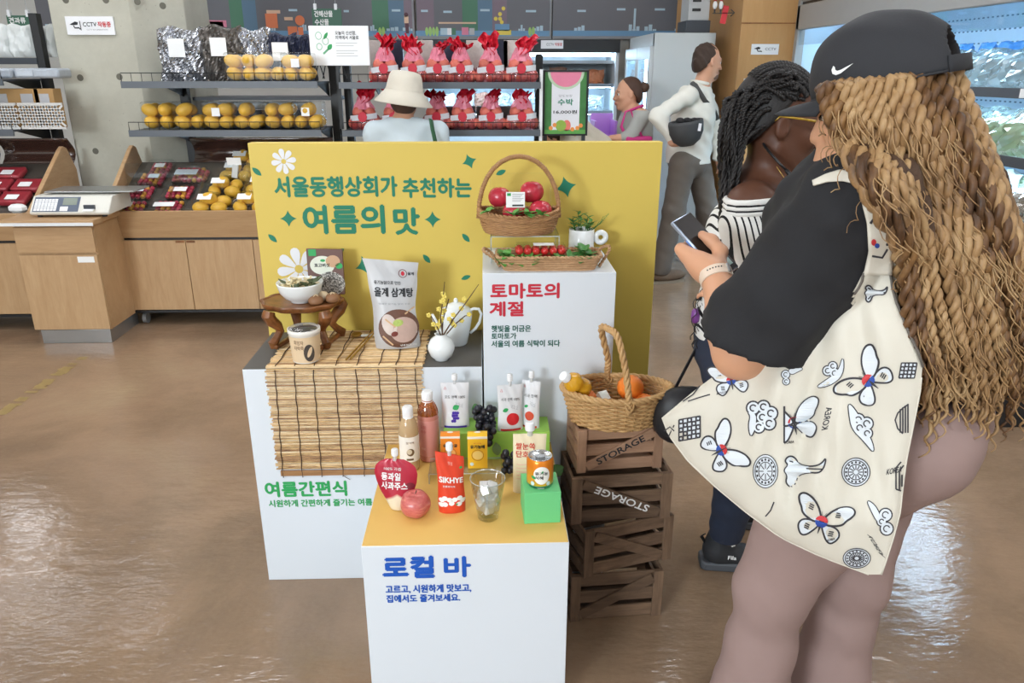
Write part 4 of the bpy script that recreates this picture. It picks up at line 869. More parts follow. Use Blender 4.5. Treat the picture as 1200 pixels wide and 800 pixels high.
part('stem', MB().tube([c0+V3(-.01, .005, .03), c0+V3(-.014, .006, .04), c0+V3(-.022, .008, .047)], .002, 6), GST, t)
def leafmesh(mb, base, d, up, L, W, curl=.3, n=6):
    d = V3(d).normalized(); up = V3(up); s = d.cross(up).normalized(); up = s.cross(d)
    def fn(a, b):
        x = (2*a-1); wv = W/2*sin(PI*min(1, b*.92+.05))**.75
        return V3(base)+d*(L*b)+s*(x*wv)+up*(-curl*L*b*b+.12*W*abs(x)*(1-b)*2)
    mb.grid(fn, 4, n); return mb
part('leaf', leafmesh(MB(), P(560, 487, Y=gy+.005), (-.2, 0, 1), (.2, -1, 0), .035, .03), GLF, t, True)
mb = leafmesh(MB(), P(581, 518, Y=yr-.012), (.12, -.1, -1), (0, -1, 0), .042, .026, .1); part('leaf', mb, M('pale_leaf', '#6f8f62', .6, var=.2), t, True)
pts = []; yy0 = P(598, 560, Z=ZB).y
for i in range(400):
    if len(pts) >= 13: break
    u = 597+rr.uniform(-6.5, 7); v = rr.uniform(530, 556); p = P(u, v, Y=yy0+.012+rr.uniform(-.012, .014)); p.z = max(p.z, ZB+.0108)
    if all((p-q).length > .0168 for q in pts): pts.append(p)
t, c0 = grapes('smaller bunch of black grapes tucked beside the cream pouch', pts, .0105, 'grape bunches')
mb = MB(); lb = P(648, 548, Y=yy0+.03)
for a in (-.5, .1, .7): leafmesh(mb, lb-V3(.012, 0, .004), (1, -.1, a*.5-.2), (0, -1, .4), .042, .024, .15)
part('leaf', mb, GLF, t, True)
# ================================================================== BASKETS
RAT = M_wood('rattan_brown', '#b98d5f', '#8a6140', (30, 30, 60), .55, bump=.1); WIL = M_wood('willow', '#cfa873', '#a87c4c', (30, 30, 40), .5, bump=.1)
def weave(mb, ring, rows, stakes, r, amp, t0=0, t1=1, flat=1, sub=3):
    n = stakes*sub
    for j in range(rows):
        tt = t0+(t1-t0)*j/(rows-1); pts = []
        for i in range(n):
            a = 2*PI*i/n; p = ring(a, tt); q = ring(a+.01, tt)-p; nn = V3(q.y, -q.x, 0).normalized()
            pts.append(p+nn*(amp*cos(stakes*a/2+PI*j)))
        mb.tube(pts, r, 5, closed=True, flat=flat)
    return mb
def stakes(mb, ring, n, r, t0=0, t1=1):
    for i in range(n): mb.tube([ring(2*PI*i/n, t0+(t1-t0)*k/4) for k in range(5)], r, 5)
    return mb
def floor_disc(mb, ring, t=0.0, n=30, dz=0): 
    c = sum((ring(2*PI*i/n, t) for i in range(n)), V3(0, 0, 0))/n; mb.add([ring(2*PI*i/n, t)+V3(0, 0, dz) for i in range(n)]+[c+V3(0, 0, dz)], [(i, (i+1) % n, n) for i in range(n)]); return mb
def braid(mb, path, r, twist, n=2, m=70, rr_=.55):
    path = [V3(p) for p in path]
    def at(s):
        s *= len(path)-1; k = min(int(s), len(path)-2); f_ = s-k; p0, p1, p2, p3 = path[max(k-1, 0)], path[k], path[k+1], path[min(k+2, len(path)-1)]
        return .5*((2*p1)+(p2-p0)*f_+(2*p0-5*p1+4*p2-p3)*f_*f_+(3*p1-p0-3*p2+p3)*f_**3)
    for q in range(n):
        pts = []
        for i in range(m+1):
            s = i/m; p = at(s); t_ = (at(min(1, s+.01))-at(max(0, s-.01))).normalized(); X = t_.cross(V3(.3, 1, .2)).normalized(); Y = t_.cross(X); a = twist*2*PI*s+q*2*PI/n
            pts.append(p+X*cos(a)*r*.55+Y*sin(a)*r*.55)
        mb.tube(pts, r*rr_, 6)
    return mb
LEAFG = M('herb_green', '#5c9a45', .5, var=.25, scale=40); LEAFD = M('herb_dark_green', '#3f7a35', .5, var=.25, scale=40)
def sprig(mb, base, rnd, n=6, L=.026, W=.014, spread=1.0):
    for i in range(n):
        a = rnd.uniform(0, 6.28); el = rnd.uniform(.15, 1.1); leafmesh(mb, V3(base)+V3(rnd.uniform(-.004, .004), rnd.uniform(-.004, .004), 0), (cos(a)*cos(el)*spread, sin(a)*cos(el)*spread, sin(el)), (0, 0, 1), L*rnd.uniform(.7, 1.2), W*rnd.uniform(.8, 1.2), .35, 5)
    return mb
# --- acrylic riser + handled basket with tomatoes on the tall plinth
by = 2.262; zb_ = P(608, 275, Y=by-.05).z; zrim = P(608, 247, Y=by).z
x0, x1 = P(575, 290, Y=by-.06).x, P(655.5, 290, Y=by-.06).x
t = thing('acrylic_riser', 'clear acrylic bridge under the handled tomato basket', 'riser', ((x0+x1)/2, by, ZT))
part('shelf', MB().bb(x0, x1, by-.065, by+.065, zb_-.004, zb_-.001), ACR, t)
mm = MB()
for x in (x0, x1-.003): part('side', MB().bb(x, x+.003, by-.065, by+.065, ZT+.0003, zb_-.004), ACR, t); mm.bb(x, x+.003, by-.0656, by-.065, ZT+.0003, zb_-.001); mm.bb(x, x+.003, by+.065, by+.0656, ZT+.0003, zb_-.001)
mm.bb(x0, x1, by-.0656, by-.065, zb_-.004, zb_-.001); part('polished_edge', mm, ACE, t, stuff=True)
bcx = P(608, 250, Y=by).x; RX, RY = (P(656.5, 247, Y=by).x-P(560.5, 247, Y=by).x)/2, .088
def ring1(a, s):
    k = .80+.2*s**.6 if s < .75 else 1.0-.02*(s-.75)/.25
    return V3(bcx+RX*k*cos(a), by+RY*k*sin(a), zb_+(zrim-zb_)*s+(.006*cos(2*a) if s > .5 else 0))
t = thing('handled_basket', 'brown rattan basket with tall arched handle holding big tomatoes', 'basket', (bcx, by, zb_))
part('weave', weave(MB(), ring1, 17, 38, .0026, .0012, .02, .93), RAT, t, True, stuff=True); part('stakes', stakes(MB(), ring1, 38, .0016), RAT, t, True, stuff=True)
part('base', floor_disc(MB(), ring1, 0, dz=.002), RAT, t)
part('rim', braid(MB(), [ring1(2*PI*i/24, 1) for i in range(25)], .0062, 26, 2, 150), RAT, t, True)
ht = P(608, 183, Y=by).z; hp_ = []
for i in range(15):
    a = PI*i/14; hp_.append(V3(bcx-RX*.985*cos(a)**1.0, by, zrim-.02+(ht-zrim+.02)*sin(a)**.9 if 0 < i < 14 else zrim-.02))
part('handle', MB().tube(hp_, .0064, 9), RAT, t, True); mm = MB(); 
for k in range(14):
    for j in range(5):
        p = hp_[k].lerp(hp_[k+1], j/5); d = (hp_[k+1]-hp_[k]).normalized(); q = basis(d); mm.tube([p+q @ V3(cos(a)*.0068, sin(a)*.0068, 0) for a in np.linspace(0, 2*PI, 9)[:-1]], .0014, 4, closed=True)
part('handle_wrap', mm, RAT, t, True, stuff=True)
TOM = M('tomato_skin', '#bf3142', .25, var=.12, scale=14, spec=.55); zf = zb_+.006
for i, (u, v, r_, y) in enumerate(((585, 231, .0335, by+.012), (623, 225, .036, by+.012), (602, 249, .034, by-.03), (633, 247, .0345, by-.026))):
    p = P(u, v, Y=y); c = V3(p.x, y, p.z-r_*.82)
    tt = fruit('tomato', ('big red tomato high in the clear tray beside the label', 'biggest red tomato behind the others in the handled basket', 'red tomato under the white price label', 'red tomato low at the basket rim beside the herbs')[i], 'tomato', c, r_, TOM, 'tomato', 'tomatoes in the handled basket')
# clear tray leaning around the tomatoes
PET = M_clear('clear_clamshell', '#fbfcfc', .03, .18)
def tray(mb, x0, x1, y0, y1, z0, z1, th=.0008, tilt=None, o=None, lip=.004):
    v0 = len(mb.v); r_ = .86
    cx, cy = (x0+x1)/2, (y0+y1)/2; hx_, hy = (x1-x0)/2, (y1-y0)/2
    def ringp(k, z): return [(cx+hx_*k*sx_, cy+hy*k*sy_, z) for sx_, sy_ in ((-1, -.8), (-.85, -1), (.85, -1), (1, -.8), (1, .8), (.85, 1), (-.85, 1), (-1, .8))]
    rs = [ringp(.86, z0), ringp(.97, z1-.002), ringp(.985, z1), ringp(1+lip*6, z1)]
    for r2 in rs: mb.v += [V3(p) for p in r2]
    for j in range(len(rs)-1):
        for k in range(8): mb.f.append((v0+j*8+k, v0+j*8+(k+1) % 8, v0+(j+1)*8+(k+1) % 8, v0+(j+1)*8+k))
    mb.f.append(tuple(v0+k for k in range(8)))
    return mb
a, b = P(570, 208, Y=by+.03), P(650, 254, Y=by-.02)
mm = MB(); tray(mm, -.085, .085, -.055, .055, -.03, .03); Q = Rx(R(62)); cen = V3(bcx+.004, by+.0, (a.z+b.z)/2+.006); mm.v = [cen+Q @ p for p in mm.v]
mm.tube([cen+Q @ V3(x*.088, y*.057, .031) for x, y in ((-1, -.8), (-.85, -1), (.85, -1), (1, -.8), (1, .8), (.85, 1), (-.85, 1), (-1, .8))], .0009, 5, closed=True)
t = thing('clear_tray', 'clear plastic tray of four tomatoes tilted inside the handled basket', 'plastic tray', (cen.x, cen.y, zb_+.004)); part('shell', mm, PET, t)
y_ = by-.068; l0, l1 = P(593, 225, Y=y_), P(615, 243, Y=y_); LBL = M('label_paper', '#f4f5f4', .55, var=.01)
part('price_label', MB().bb(l0.x, l1.x, y_, y_+.0008, l1.z, l0.z), LBL, t); f = frontfn(y_, .0006)
part('green_mark', MB().fillpoly([(l0.x+.003, l0.z-.003), (l0.x+.014, l0.z-.003), (l0.x+.014, l0.z-.011), (l0.x+.003, l0.z-.011)], f), GRN2, t, None, fixn=False)
for j in range(6): part('small_print', MB().ribbon([(l0.x+.018, l0.z-.006-.004*j), (l1.x-.004-.004*(j % 3), l0.z-.006-.004*j)], .0012, f), MATS['grey_ink'], t, None, fixn=False)
part('barcode', MB().ribbon([(l0.x+.018, l1.z+.006), (l1.x-.004, l1.z+.006)], .005, f), MATS['dark_ink'], t, None, fixn=False)
rr = random.Random(21)
for i, (u, v, n) in enumerate(((571, 251, 3), (602, 255, 5), (617, 254, 6), (634, 255, 3))):
    p = P(u, v, Y=by-.075); solo('herb_sprig', 'sprig of green leaves tucked along the rim of the handled basket', 'sprig', sprig(MB(), p+V3(0, 0, .006), rr, n+2, .032, .016), LEAFG, group='sprigs in the handled basket', smooth=True)
# --- long tray basket
ty0 = 2.105; tb0, tb1 = P(591, 321, Y=ty0).x, P(697, 321, Y=ty0).x; tr0, tr1 = P(582, 313, Y=ty0).x, P(704, 312, Y=ty0).x; th_ = .036; tyd = .105
tcx, tcy = (tb0+tb1)/2, ty0+tyd/2
def ring2(a, s):
    hx_ = ((tb1-tb0)*(1-s)+(tr1-tr0)*s)/2; hy = tyd/2*(1+.12*s); c_, s_ = cos(a), sin(a); q = (abs(c_)**8+abs(s_)**8)**(-1/8)
    return V3(tcx+hx_*c_*q, tcy+hy*s_*q, ZT+.002+th_*s)
t = thing('tray_basket', 'long low wicker tray basket with looped handles on the tall plinth', 'basket', (tcx, tcy, ZT))
RAT2 = M_wood('seagrass', '#c39c74', '#98714c', (30, 30, 60), .6, bump=.15)
mb = MB()
for j in range(6):
    mb.tube([ring2(2*PI*i/96, j/5.0*.95)+V3(0, 0, .0006*sin(i*.9+j*2)) for i in range(96)], .0042, 6, closed=True)
part('weave', mb, RAT2, t, True, stuff=True); part('base', floor_disc(MB(), ring2, 0, dz=.002), RAT2, t); part('rim', braid(MB(), [ring2(2*PI*i/48, 1) for i in range(49)], .0058, 40, 2, 240), RAT2, t, True)
for us, sg in ((((586, 312), (579, 303), (568, 295), (567, 291), (573, 294), (584, 304), (590, 309)), -1), (((702, 312), (708, 303), (714, 293), (713, 288), (705, 290), (698, 298), (694, 305)), 1)):
    pts = [P(u, v, Y=tcy+(-.02 if k < 3 else (.02 if k > 3 else 0))) for k, (u, v) in enumerate(us)]; part('handle', braid(MB(), pts, .0048, 9, 2, 60), RAT2, t, True)
CH = M('cherry_tomato', '#d0302f', .22, var=.1, spec=.6)
for i in range(14):
    u = 606+58*(i % 7)/6; v = 305 if i < 7 else 296; y = (ty0+.03 if i < 7 else ty0+.06); p = P(u+rr.uniform(-2, 2), v, Y=y); 
    solo('cherry_tomato', 'small red cherry tomato lying in the long tray basket', 'cherry tomato', MB().sph((p.x, p.y, ZT+.005+.014), (.0145, .0135, .0135), 14, 9), CH, group='cherry tomatoes in the tray basket', smooth=True)
c0, c1 = P(604, 301, Y=ty0+.035), P(664, 288, Y=ty0+.035); zc0 = ZT+.034
t = thing('clear_tray', 'clear lidded punnet of cherry tomatoes lying on the tray basket', 'plastic tray', ((c0.x+c1.x)/2, ty0+.06, zc0)); mm = MB(); tray(mm, c0.x, c1.x, ty0+.028, ty0+.098, zc0, zc0+.022); mm.bb(c0.x+.004, c1.x-.004, ty0+.031, ty0+.095, zc0+.0225, zc0+.03); part('shell', mm, PET, t)
part('paper_label', MB().bb(P(625, 290, Y=ty0+.06).x, P(649, 290, Y=ty0+.06).x, ty0+.042, ty0+.075, zc0+.0302, zc0+.0308), LBL, t)
for i in range(12):
    p = V3(c0.x+.012+(c1.x-c0.x-.024)*(i % 6)/5, ty0+.046+.032*(i//6), zc0+.0015); solo('cherry_tomato', 'cherry tomato inside the lidded punnet on the tray basket', 'cherry tomato', MB().sph(p+V3(0, 0, .0115), (.012, .0115, .0112), 12, 8), CH, group='cherry tomatoes in the punnet', smooth=True)
for i, (u, v) in enumerate(((588, 306), (594, 301), (600, 308), (606, 308), (619, 309), (632, 309), (648, 308), (657, 303), (668, 307), (676, 299), (684, 296), (690, 301), (695, 306), (682, 306))):
    p = P(u, v, Y=ty0+rr.uniform(.008, .03)); p.z = max(p.z, ZT+.022); solo('herb_sprig', 'leafy green sprig lying in the long tray basket', 'sprig', sprig(MB(), p, rr, 9, .034, .02), LEAFD if u > 664 else LEAFG, group='sprigs in the tray basket', smooth=True)
# --- mug of herbs
my = 2.345; m0, m1 = P(666.5, 283, Y=my).x, P(696, 283, Y=my).x; mr = (m1-m0)/2; mc = V3((m0+m1)/2, my, ZT+.0003); mh = P(680, 268, Y=my).z-ZT
t = thing('mug', 'white mug with doughnut ring handle used as herb pot', 'mug', mc)
part('body', MB().lathe([(0, .002), (mr*.95, 0), (mr, .004), (mr, mh-.001), (mr*.96, mh), (mr*.9, mh-.002), (mr*.9, mh*.75)], mc, 36, cap=False), CER, t, True)
hc = mc+V3(mr+.021, 0, mh*.62); part('handle', MB().tube([hc+V3(cos(a)*.0155, 0, sin(a)*.0155) for a in np.linspace(0, 2*PI, 29)[:-1]], .0085, 10, closed=True, flat=1), CER, t, True)
f = cylfn(mc, mr+.0008, mc.z); 
for k, cl in enumerate((LRED, M('print_yellow', '#e9b52c', .5), LBLU)): part('dot_print', MB().disc((-.002+.009*k, mh*.16), .0045, .005, f, 10, 1), cl, t, None, fixn=False)
part('soil', MB().lathe([(mr*.9, mh*.78), (0, mh*.82)], mc, 20, cap=False), M('soil', '#4b3a2b', .9), t)
for i in range(7):
    a = i*.9; b = mc+V3(cos(a)*mr*.5, sin(a)*mr*.5, mh*.8); lean = V3(cos(a)*.3, sin(a)*.2, 1); L = .035+.012*(i % 3); mb = MB(); mb.tube([b, b+lean*L], .0012, 5)
    for k in range(7):
        q = b+lean*(L*(.25+.75*k/6)); an = a+k*2.4; leafmesh(mb, q, (cos(an)*.7, sin(an)*.7, .6), (0, 0, 1), .024, .0105, .3, 5)
    solo('herb_plant', 'upright leafy herb stem growing in the white mug', 'herb', mb, LEAFD, loc=b, group='herbs in the mug', smooth=True)
b = mc+V3(mr*.6, 0, mh*.8); mb = MB()
for k in range(5): mb.tube([b, b+V3(.02+.004*k, -.004*k+.008, .02+.004*k), b+V3(.035+.006*k-.01*(k % 2), 0, .03+.008*k)], [.001, .001, .0008], 4); leafmesh(mb, b+V3(.03+.004*k, 0, .028+.006*k), (1, 0, .5), (0, 0, 1), .016, .004, .1, 4)
solo('herb_plant', 'thin grassy stalks leaning out over the mug handle', 'herb', mb, LEAFD, loc=b, smooth=True)
# --- willow basket on the crates
ZC = .601; kc = V3(P(722, 470, Z=ZC+.06).x, 1.97, ZC)
kx = (P(785, 455, Y=1.96).x-P(656, 455, Y=1.96).x)/2
def ring3(a, s):
    c_, s_ = cos(a), sin(a); k = .80+.2*s; rx_ = kx*k; ry_ = .098*k
    pt = abs(c_)**3.0; return kc+Rz(-.02) @ V3(rx_*c_, ry_*s_*(1-.25*pt), .004+.092*s+.016*(c_*c_)*s+.010*s*(s_*s_))
t = thing('willow_basket', 'pale willow basket with rope-twist handle on top of the crates', 'basket', kc)
part('weave', weave(MB(), ring3, 15, 34, .0038, .0034, .04, .93, sub=4), WIL, t, True, stuff=True); part('stakes', stakes(MB(), ring3, 34, .003), WIL, t, True, stuff=True); part('base', floor_disc(MB(), ring3, .03), WIL, t)
mb = braid(MB(), [ring3(2*PI*i/32, .96) for i in range(33)], .009, 16, 3, 160, .6); part('rim', mb, WIL, t, True)
hb, hf = ring3(PI*.53, .95), ring3(-PI*.46, .95); top = P(714, 386, Y=1.955)
hpts = [hb-V3(0, 0, .03), hb+V3(-.002, -.003, .01), hb+V3(-.004, -.012, .06), V3(top.x-.014, top.y+.05, top.z-.015), top, V3(top.x+.018, top.y-.035, top.z-.012), hf+V3(-.012, .02, .09), hf+V3(-.002, 0, .01), hf-V3(0, 0, .03)]
part('handle', braid(MB(), hpts, .0088, 11, 3, 150, .62), WIL, t, True)
for h_ in (hb, hf): part('binding', MB().tube([h_+V3(cos(a)*.016, sin(a)*.013, sin(a*2)*.01-.008) for a in np.linspace(0, 2*PI, 14)[:-1]], .003, 6, closed=True).tube([h_+V3(cos(a)*.013, sin(a)*.015, cos(a*2)*.01-.012) for a in np.linspace(0, 2*PI, 14)[:-1]], .003, 6, closed=True), WIL, t, True)
ORG = M('orange_peel', '#ef8127', .45, var=.06, bump=.3, bscale=300)
zo = ZC+.012
for i, (u, v, y, r_, lab) in enumerate(((686, 464, 1.965, .034, 'orange under the juice bottles in the willow basket'), (739, 449, 1.985, .038, 'big orange behind the handle of the willow basket'), (725, 478, 1.93, .036, 'orange seen through the front weave of the willow basket'), (755, 470, 1.95, .034, 'orange low by the right end of the willow basket'))):
    p = P(u, v, Y=y); solo('orange', lab, 'orange', MB().sph((p.x, y, max(zo+r_, p.z-r_*.35)), (r_, r_, r_*.95), 22, 14), ORG, smooth=True, group='oranges in the willow basket')
JUI = M('orange_juice', '#dba126', .15, var=.06, spec=.6)
def bubble(label, tip, end, s=1):
    tip, end = V3(tip), V3(end); d = (end-tip); L = d.length; Q = basis(d); t = thing('juice_bottle', label, 'bottle', (tip.x, tip.y, min(tip.z, end.z)-.02))
    part('bottle', MB().lathe([(0.008, .018), (.012, .022), (.024, .032), (.029, .045), (.026, .058), (.0225, .066), (.027, .076), (.0285, .088), (.024, .1), (.015, .108), (0, .11)], tip, 26, Q, cap=False), JUI, t, True)
    part('cap', MB().lathe([(0, 0), (.013, .0), (.0145, .002), (.0145, .018), (.012, .02), (.0, .02)], tip, 20, Q, cap=False), CAPW_, t, 40)
bubble('bubble-shaped bottle of orange juice poking its white cap over the basket end', P(659.5, 440, Y=1.925), P(692, 460, Y=1.975))
cp = P(705, 461, Y=1.975); solo('juice_box', 'small white and green drink box lying inside the willow basket', 'box', MB().box(cp-V3(0, 0, .02), (.03, .03, .05), Rz(.5) @ Rx(.6)), M('box_white_green', '#dfe6df', .5, var=.2, scale=60), bevel=.001)
# ================================================================== SHOP FURNITURE BEHIND
ACRT = ACR; rr = random.Random(31)
LGREY = M('light_grey_paint', '#b9bcbd', .45); PVC = M_clear('brown_pvc', '#6b4a40', .4, .15, body=.75, bodycol='#573a31')
# ---- scale kiosk
kx0, kx1, ky0, ky1, kz = -2.712, -2.262, 4.40, 4.80, .752
t = thing('counter_cabinet', 'oak counter cabinet with steel toe kick carrying the price scale', 'cabinet', ((kx0+kx1)/2, 4.6, 0))
part('toe_kick', MB().bb(kx0+.03, kx1-.012, ky0+.012, ky1-.012, .0, .085), STEEL, t, bevel=.002)
part('body', MB().bb(kx0, kx1, ky0+.018, ky1, .085, kz-.04), OAK, t, bevel=.002)
d_ = part('door', MB().bb(kx0+.002, kx1-.002, ky0, ky0+.017, .09, .545), OAK, t, bevel=.002); part('drawer', MB().bb(kx0+.002, kx1-.002, ky0, ky0+.017, .557, kz-.045), OAK_H, t, bevel=.002)
part('sticker', MB().bb(kx1-.115, kx1-.02, ky0-.001, ky0-.0002, .50, .535), LBL, t)
part('worktop', MB().bb(kx0-.05, kx1+.03, ky0-.04, ky1+.05, kz-.03, kz), OAK_H, t, bevel=.003); part('edge_band', MB().bb(kx0-.05, kx1+.03, ky0-.042, ky0-.0405, kz-.03, kz-.012), WHITE, t)
# ---- price scale
SCL = M('scale_ivory', '#dfddd3', .4); sc0 = V3(-2.42, 4.62, kz+.0005); SCN = M('scale_screen', '#8b9488', .25)
t = thing('price_scale', 'ivory label-printing price scale with keypad on the oak counter', 'scale', sc0)
prof = [(-.17, .012), (-.19, .03), (-.15, .105), (-.02, .115), (.02, .1), (.24, .1), (.26, .02)]
part('housing', MB().prism([(-.155, .012), (-.165, .028), (-.09, .112), (.14, .112), (.15, .02)], lambda a, b, c: sc0+V3(c-.21, a, b), .45), SCL, t, bevel=.006)
slp = V3(0, .075, .084).normalized(); og = sc0+V3(-.2, -.165, .028); fs_ = flatfn(og, (1, 0, 0), slp, .0015); fs2 = flatfn(og, (1, 0, 0), slp, .003)
part('keypad_panel', MB().fillpoly([(.005, .006), (.265, .006), (.265, .106), (.005, .106)], fs_), M('panel_slate', '#5b6577', .5), t, None, fixn=False)
for i in range(7):
    for j in range(6): part('key', MB().fillpoly([(.012+i*.0185, .012+j*.0135), (.0285+i*.0185, .012+j*.0135), (.0285+i*.0185, .0235+j*.0135), (.012+i*.0185, .0235+j*.0135)], fs2), SIGNW, t, None, fixn=False)
part('screen', MB().fillpoly([(.17, .05), (.25, .05), (.25, .098), (.17, .098)], fs2), SCN, t, None, fixn=False); part('label_slip', MB().fillpoly([(.16, .01), (.205, .01), (.205, .04), (.16, .04)], fs2), LBL, t, None, fixn=False)
part('printer_slot', MB().bb(sc0.x+.1, sc0.x+.16, sc0.y-.158, sc0.y-.145, sc0.z+.045, sc0.z+.07), DARK, t); part('paper_strip', MB().box(sc0+V3(.13, -.165, .045), (.06, .04, .001), Rx(.3)), LBL, t)
part('weigh_plate', MB().bb(sc0.x-.18, sc0.x+.34, sc0.y-.03, sc0.y+.2, sc0.z+.122, sc0.z+.13), STEEL, t, bevel=.003); part('plate_stem', MB().bb(sc0.x-.03, sc0.x+.12, sc0.y+.03, sc0.y+.12, sc0.z+.1, sc0.z+.122), SCL, t)
for dx in (-.17, .2):
    for dy in (-.13, .12): part('foot', MB().cyl(sc0+V3(dx, dy, 0), sc0+V3(dx, dy, .014), .014, n=12), BLACK, t)
# ---- produce stands with slanted trays
def produce_stand(label, x0, x1, y0, lside=True, rside=True):
    t = thing('produce_stand', label, 'display stand', ((x0+x1)/2, y0+.3, 0)); zt, zb2 = .745, .57; yb2, ztb = y0+.62, 1.12
    part('frame', MB().bb(x0+.04, x1-.04, y0+.04, y0+.6, .085, .57).bb(x0+.04, x1-.04, y0+.02, y0+.6, .085, .1), BLACK, t)
    n = max(1, round((x1-x0)/.42)); wd = (x1-x0-.1)/n
    for i in range(n): d_ = part('door', MB().bb(x0+.05+i*wd+.002, x0+.05+(i+1)*wd-.002, y0+.018, y0+.039, .105, .555), OAK, t, bevel=.001); part('finger_pull', MB().bb(x0+.05+(i+1)*wd-.06 if i % 2 == 0 else x0+.05+i*wd+.006, x0+.05+(i+1)*wd-.006 if i % 2 == 0 else x0+.05+i*wd+.06, y0+.0165, y0+.0182, .54, .553), WAL, d_)
    part('front_board', MB().add([(x0, y0-.02, zt), (x1, y0-.02, zt), (x1, y0+.03, zb2), (x0, y0+.03, zb2), (x0, y0, zt), (x1, y0, zt), (x1, y0+.05, zb2), (x0, y0+.05, zb2)], [(0, 1, 2, 3), (4, 7, 6, 5), (0, 4, 5, 1), (3, 2, 6, 7), (0, 3, 7, 4), (1, 5, 6, 2)]), OAK_H, t, bevel=.003)
    sp_ = [(y0, zb2), (y0+.0, zt+.004), (y0+.46, 1.07), (y0+.5, 1.09), (y0+.54, 1.075), (y0+.62, .93), (y0+.62, zb2)]
    for x in ([x0] if lside else [])+([x1-.028] if rside else []): part('side_panel', MB().prism(sp_, lambda a, b, c, x=x: V3(x+c, a, b), .028), OAK_H, t, bevel=.004)
    dk = lambda s: (y0+.01+.58*s, .70+.27*s)
    part('deck', MB().add([(x0+.028, *dk(0)), (x1-.028, *dk(0)), (x1-.028, *dk(1)), (x0+.028, *dk(1))], [(0, 1, 2, 3)]), M('deck_dark', '#4b443d', .7), t)
    for x in (x0+.12, x1-.12):
        part('caster', MB().cyl((x-.012, y0+.08, .036), (x+.012, y0+.08, .036), .036, n=16), M('caster_grey', '#9a9da0', .35), t)
    return t, dk
sx0, sx1, sy0 = -2.345, -1.0, 4.72
t, dk = produce_stand('long oak produce stand with slanted tray of fruit punnets beside the counter', sx0, sx1, sy0)
t2, dk2 = produce_stand('oak produce stand of red punnets on the far side of the counter', -4.3, -2.74, sy0-.06)
part('corner_clip', MB().box((sx0-.005, sy0-.03, .73), (.05, .04, .09), Ry(.3)), M('clip_clear', '#c3c5c2', .3), t, bevel=.004)
# brown pvc roll guards behind the trays
for (a, b, lab) in ((-1.98, -1.03, 'brown translucent guard sheet behind the long produce tray'), (-3.25, -2.78, 'brown translucent guard sheet beside the concrete column'), (-4.2, -3.28, 'brown translucent guard sheet at the end of the red punnet stand')):
    m = MB(); m.grid(lambda u, v: V3(a+(b-a)*u, 5.33+.05*sin(PI*v*1.2), .96+.17*v), 4, 6); o = solo('guard_sheet', lab, 'guard sheet', m, PVC, smooth=True); md = o.modifiers.new('solid', 'SOLIDIFY'); md.thickness = .004
# clear acrylic dividers on the long tray
for i, x in enumerate((-2.0, -1.82, -1.55)):
    m = MB().prism([(dk(.03)[0], dk(.03)[1]), (dk(.55 if i != 2 else .45)[0], dk(.55)[1]), (dk(.4)[0], dk(.4)[1]+.13), (dk(.12)[0], dk(.12)[1]+.05)], lambda a, b, c, x=x: V3(x+c+.12*(a-4.7), a, b), .003); solo('acrylic_divider', 'clear acrylic divider standing between punnets on the long produce tray', 'divider', m, ACR, group='dividers on the produce tray')
for y_s, z0_ in ((.02, .0), (.5, .0)):
    q = dk(y_s); solo('acrylic_guard', ('low clear guard along the front of the long produce tray', 'clear guard across the back of the long produce tray')[0 if y_s < .1 else 1], 'guard', MB().bb(sx0+.04, sx1-.04, q[0], q[0]+.003, q[1]+.002, q[1]+(.05 if y_s < .1 else .16)), ACR)
# punnets
MEL = M('korean_melon', '#e3b23c', .4, var=.14, scale=16, rnd=.06); PLM = M('red_plum', '#b3304a', .35, var=.15, scale=40, rnd=.15); APC = M('apricot', '#e2a23c', .4, var=.1, rnd=.1); LBLU_ = M('label_blue_white', '#dfeaf2', .5, var=.06, scale=30)
def proto(mb, mat, nm='proto'):
    o = mesh_obj(nm, mb.v, mb.f, mat, None, True); me = o.data; bpy.data.objects.remove(o); me.name = nm; return me
def mel_fn(p): return 1+.022*cos(10*math.atan2(p[1], p[2]))*(1-p[0]**2)
ME_MEL = proto(MB().sph((0, 0, 0), (1.22, .92, .92), 20, 12, fn=None, M_=None), MEL, 'melon')
mb = MB().sph((0, 0, 0), (1, 1, 1), 22, 12); mb.v = [V3(p.z*1.2, p.x*.9*(1+.03*cos(10*math.atan2(p.y, p.x))), p.y*.9*(1+.03*cos(10*math.atan2(p.y, p.x)))) for p in mb.v]; ME_MEL = proto(mb, MEL, 'melon')
ME_BALL = {m.name: proto(MB().sph((0, 0, 0), 1, 10, 7), m, 'fruit') for m in (PLM, APC)}
def put(me, name, label, cat, group, loc, s, rot=(0, 0, 0), parent=None):
    o = bpy.data.objects.new(name, me); COL.objects.link(o); o.scale = (s, s, s) if not hasattr(s, '__len__') else s; o.rotation_euler = rot; o.location = loc
    if parent is not None: o.parent = parent; o.location = V3(loc)-parent.location
    else: tag(o, label, cat, group)
    return o
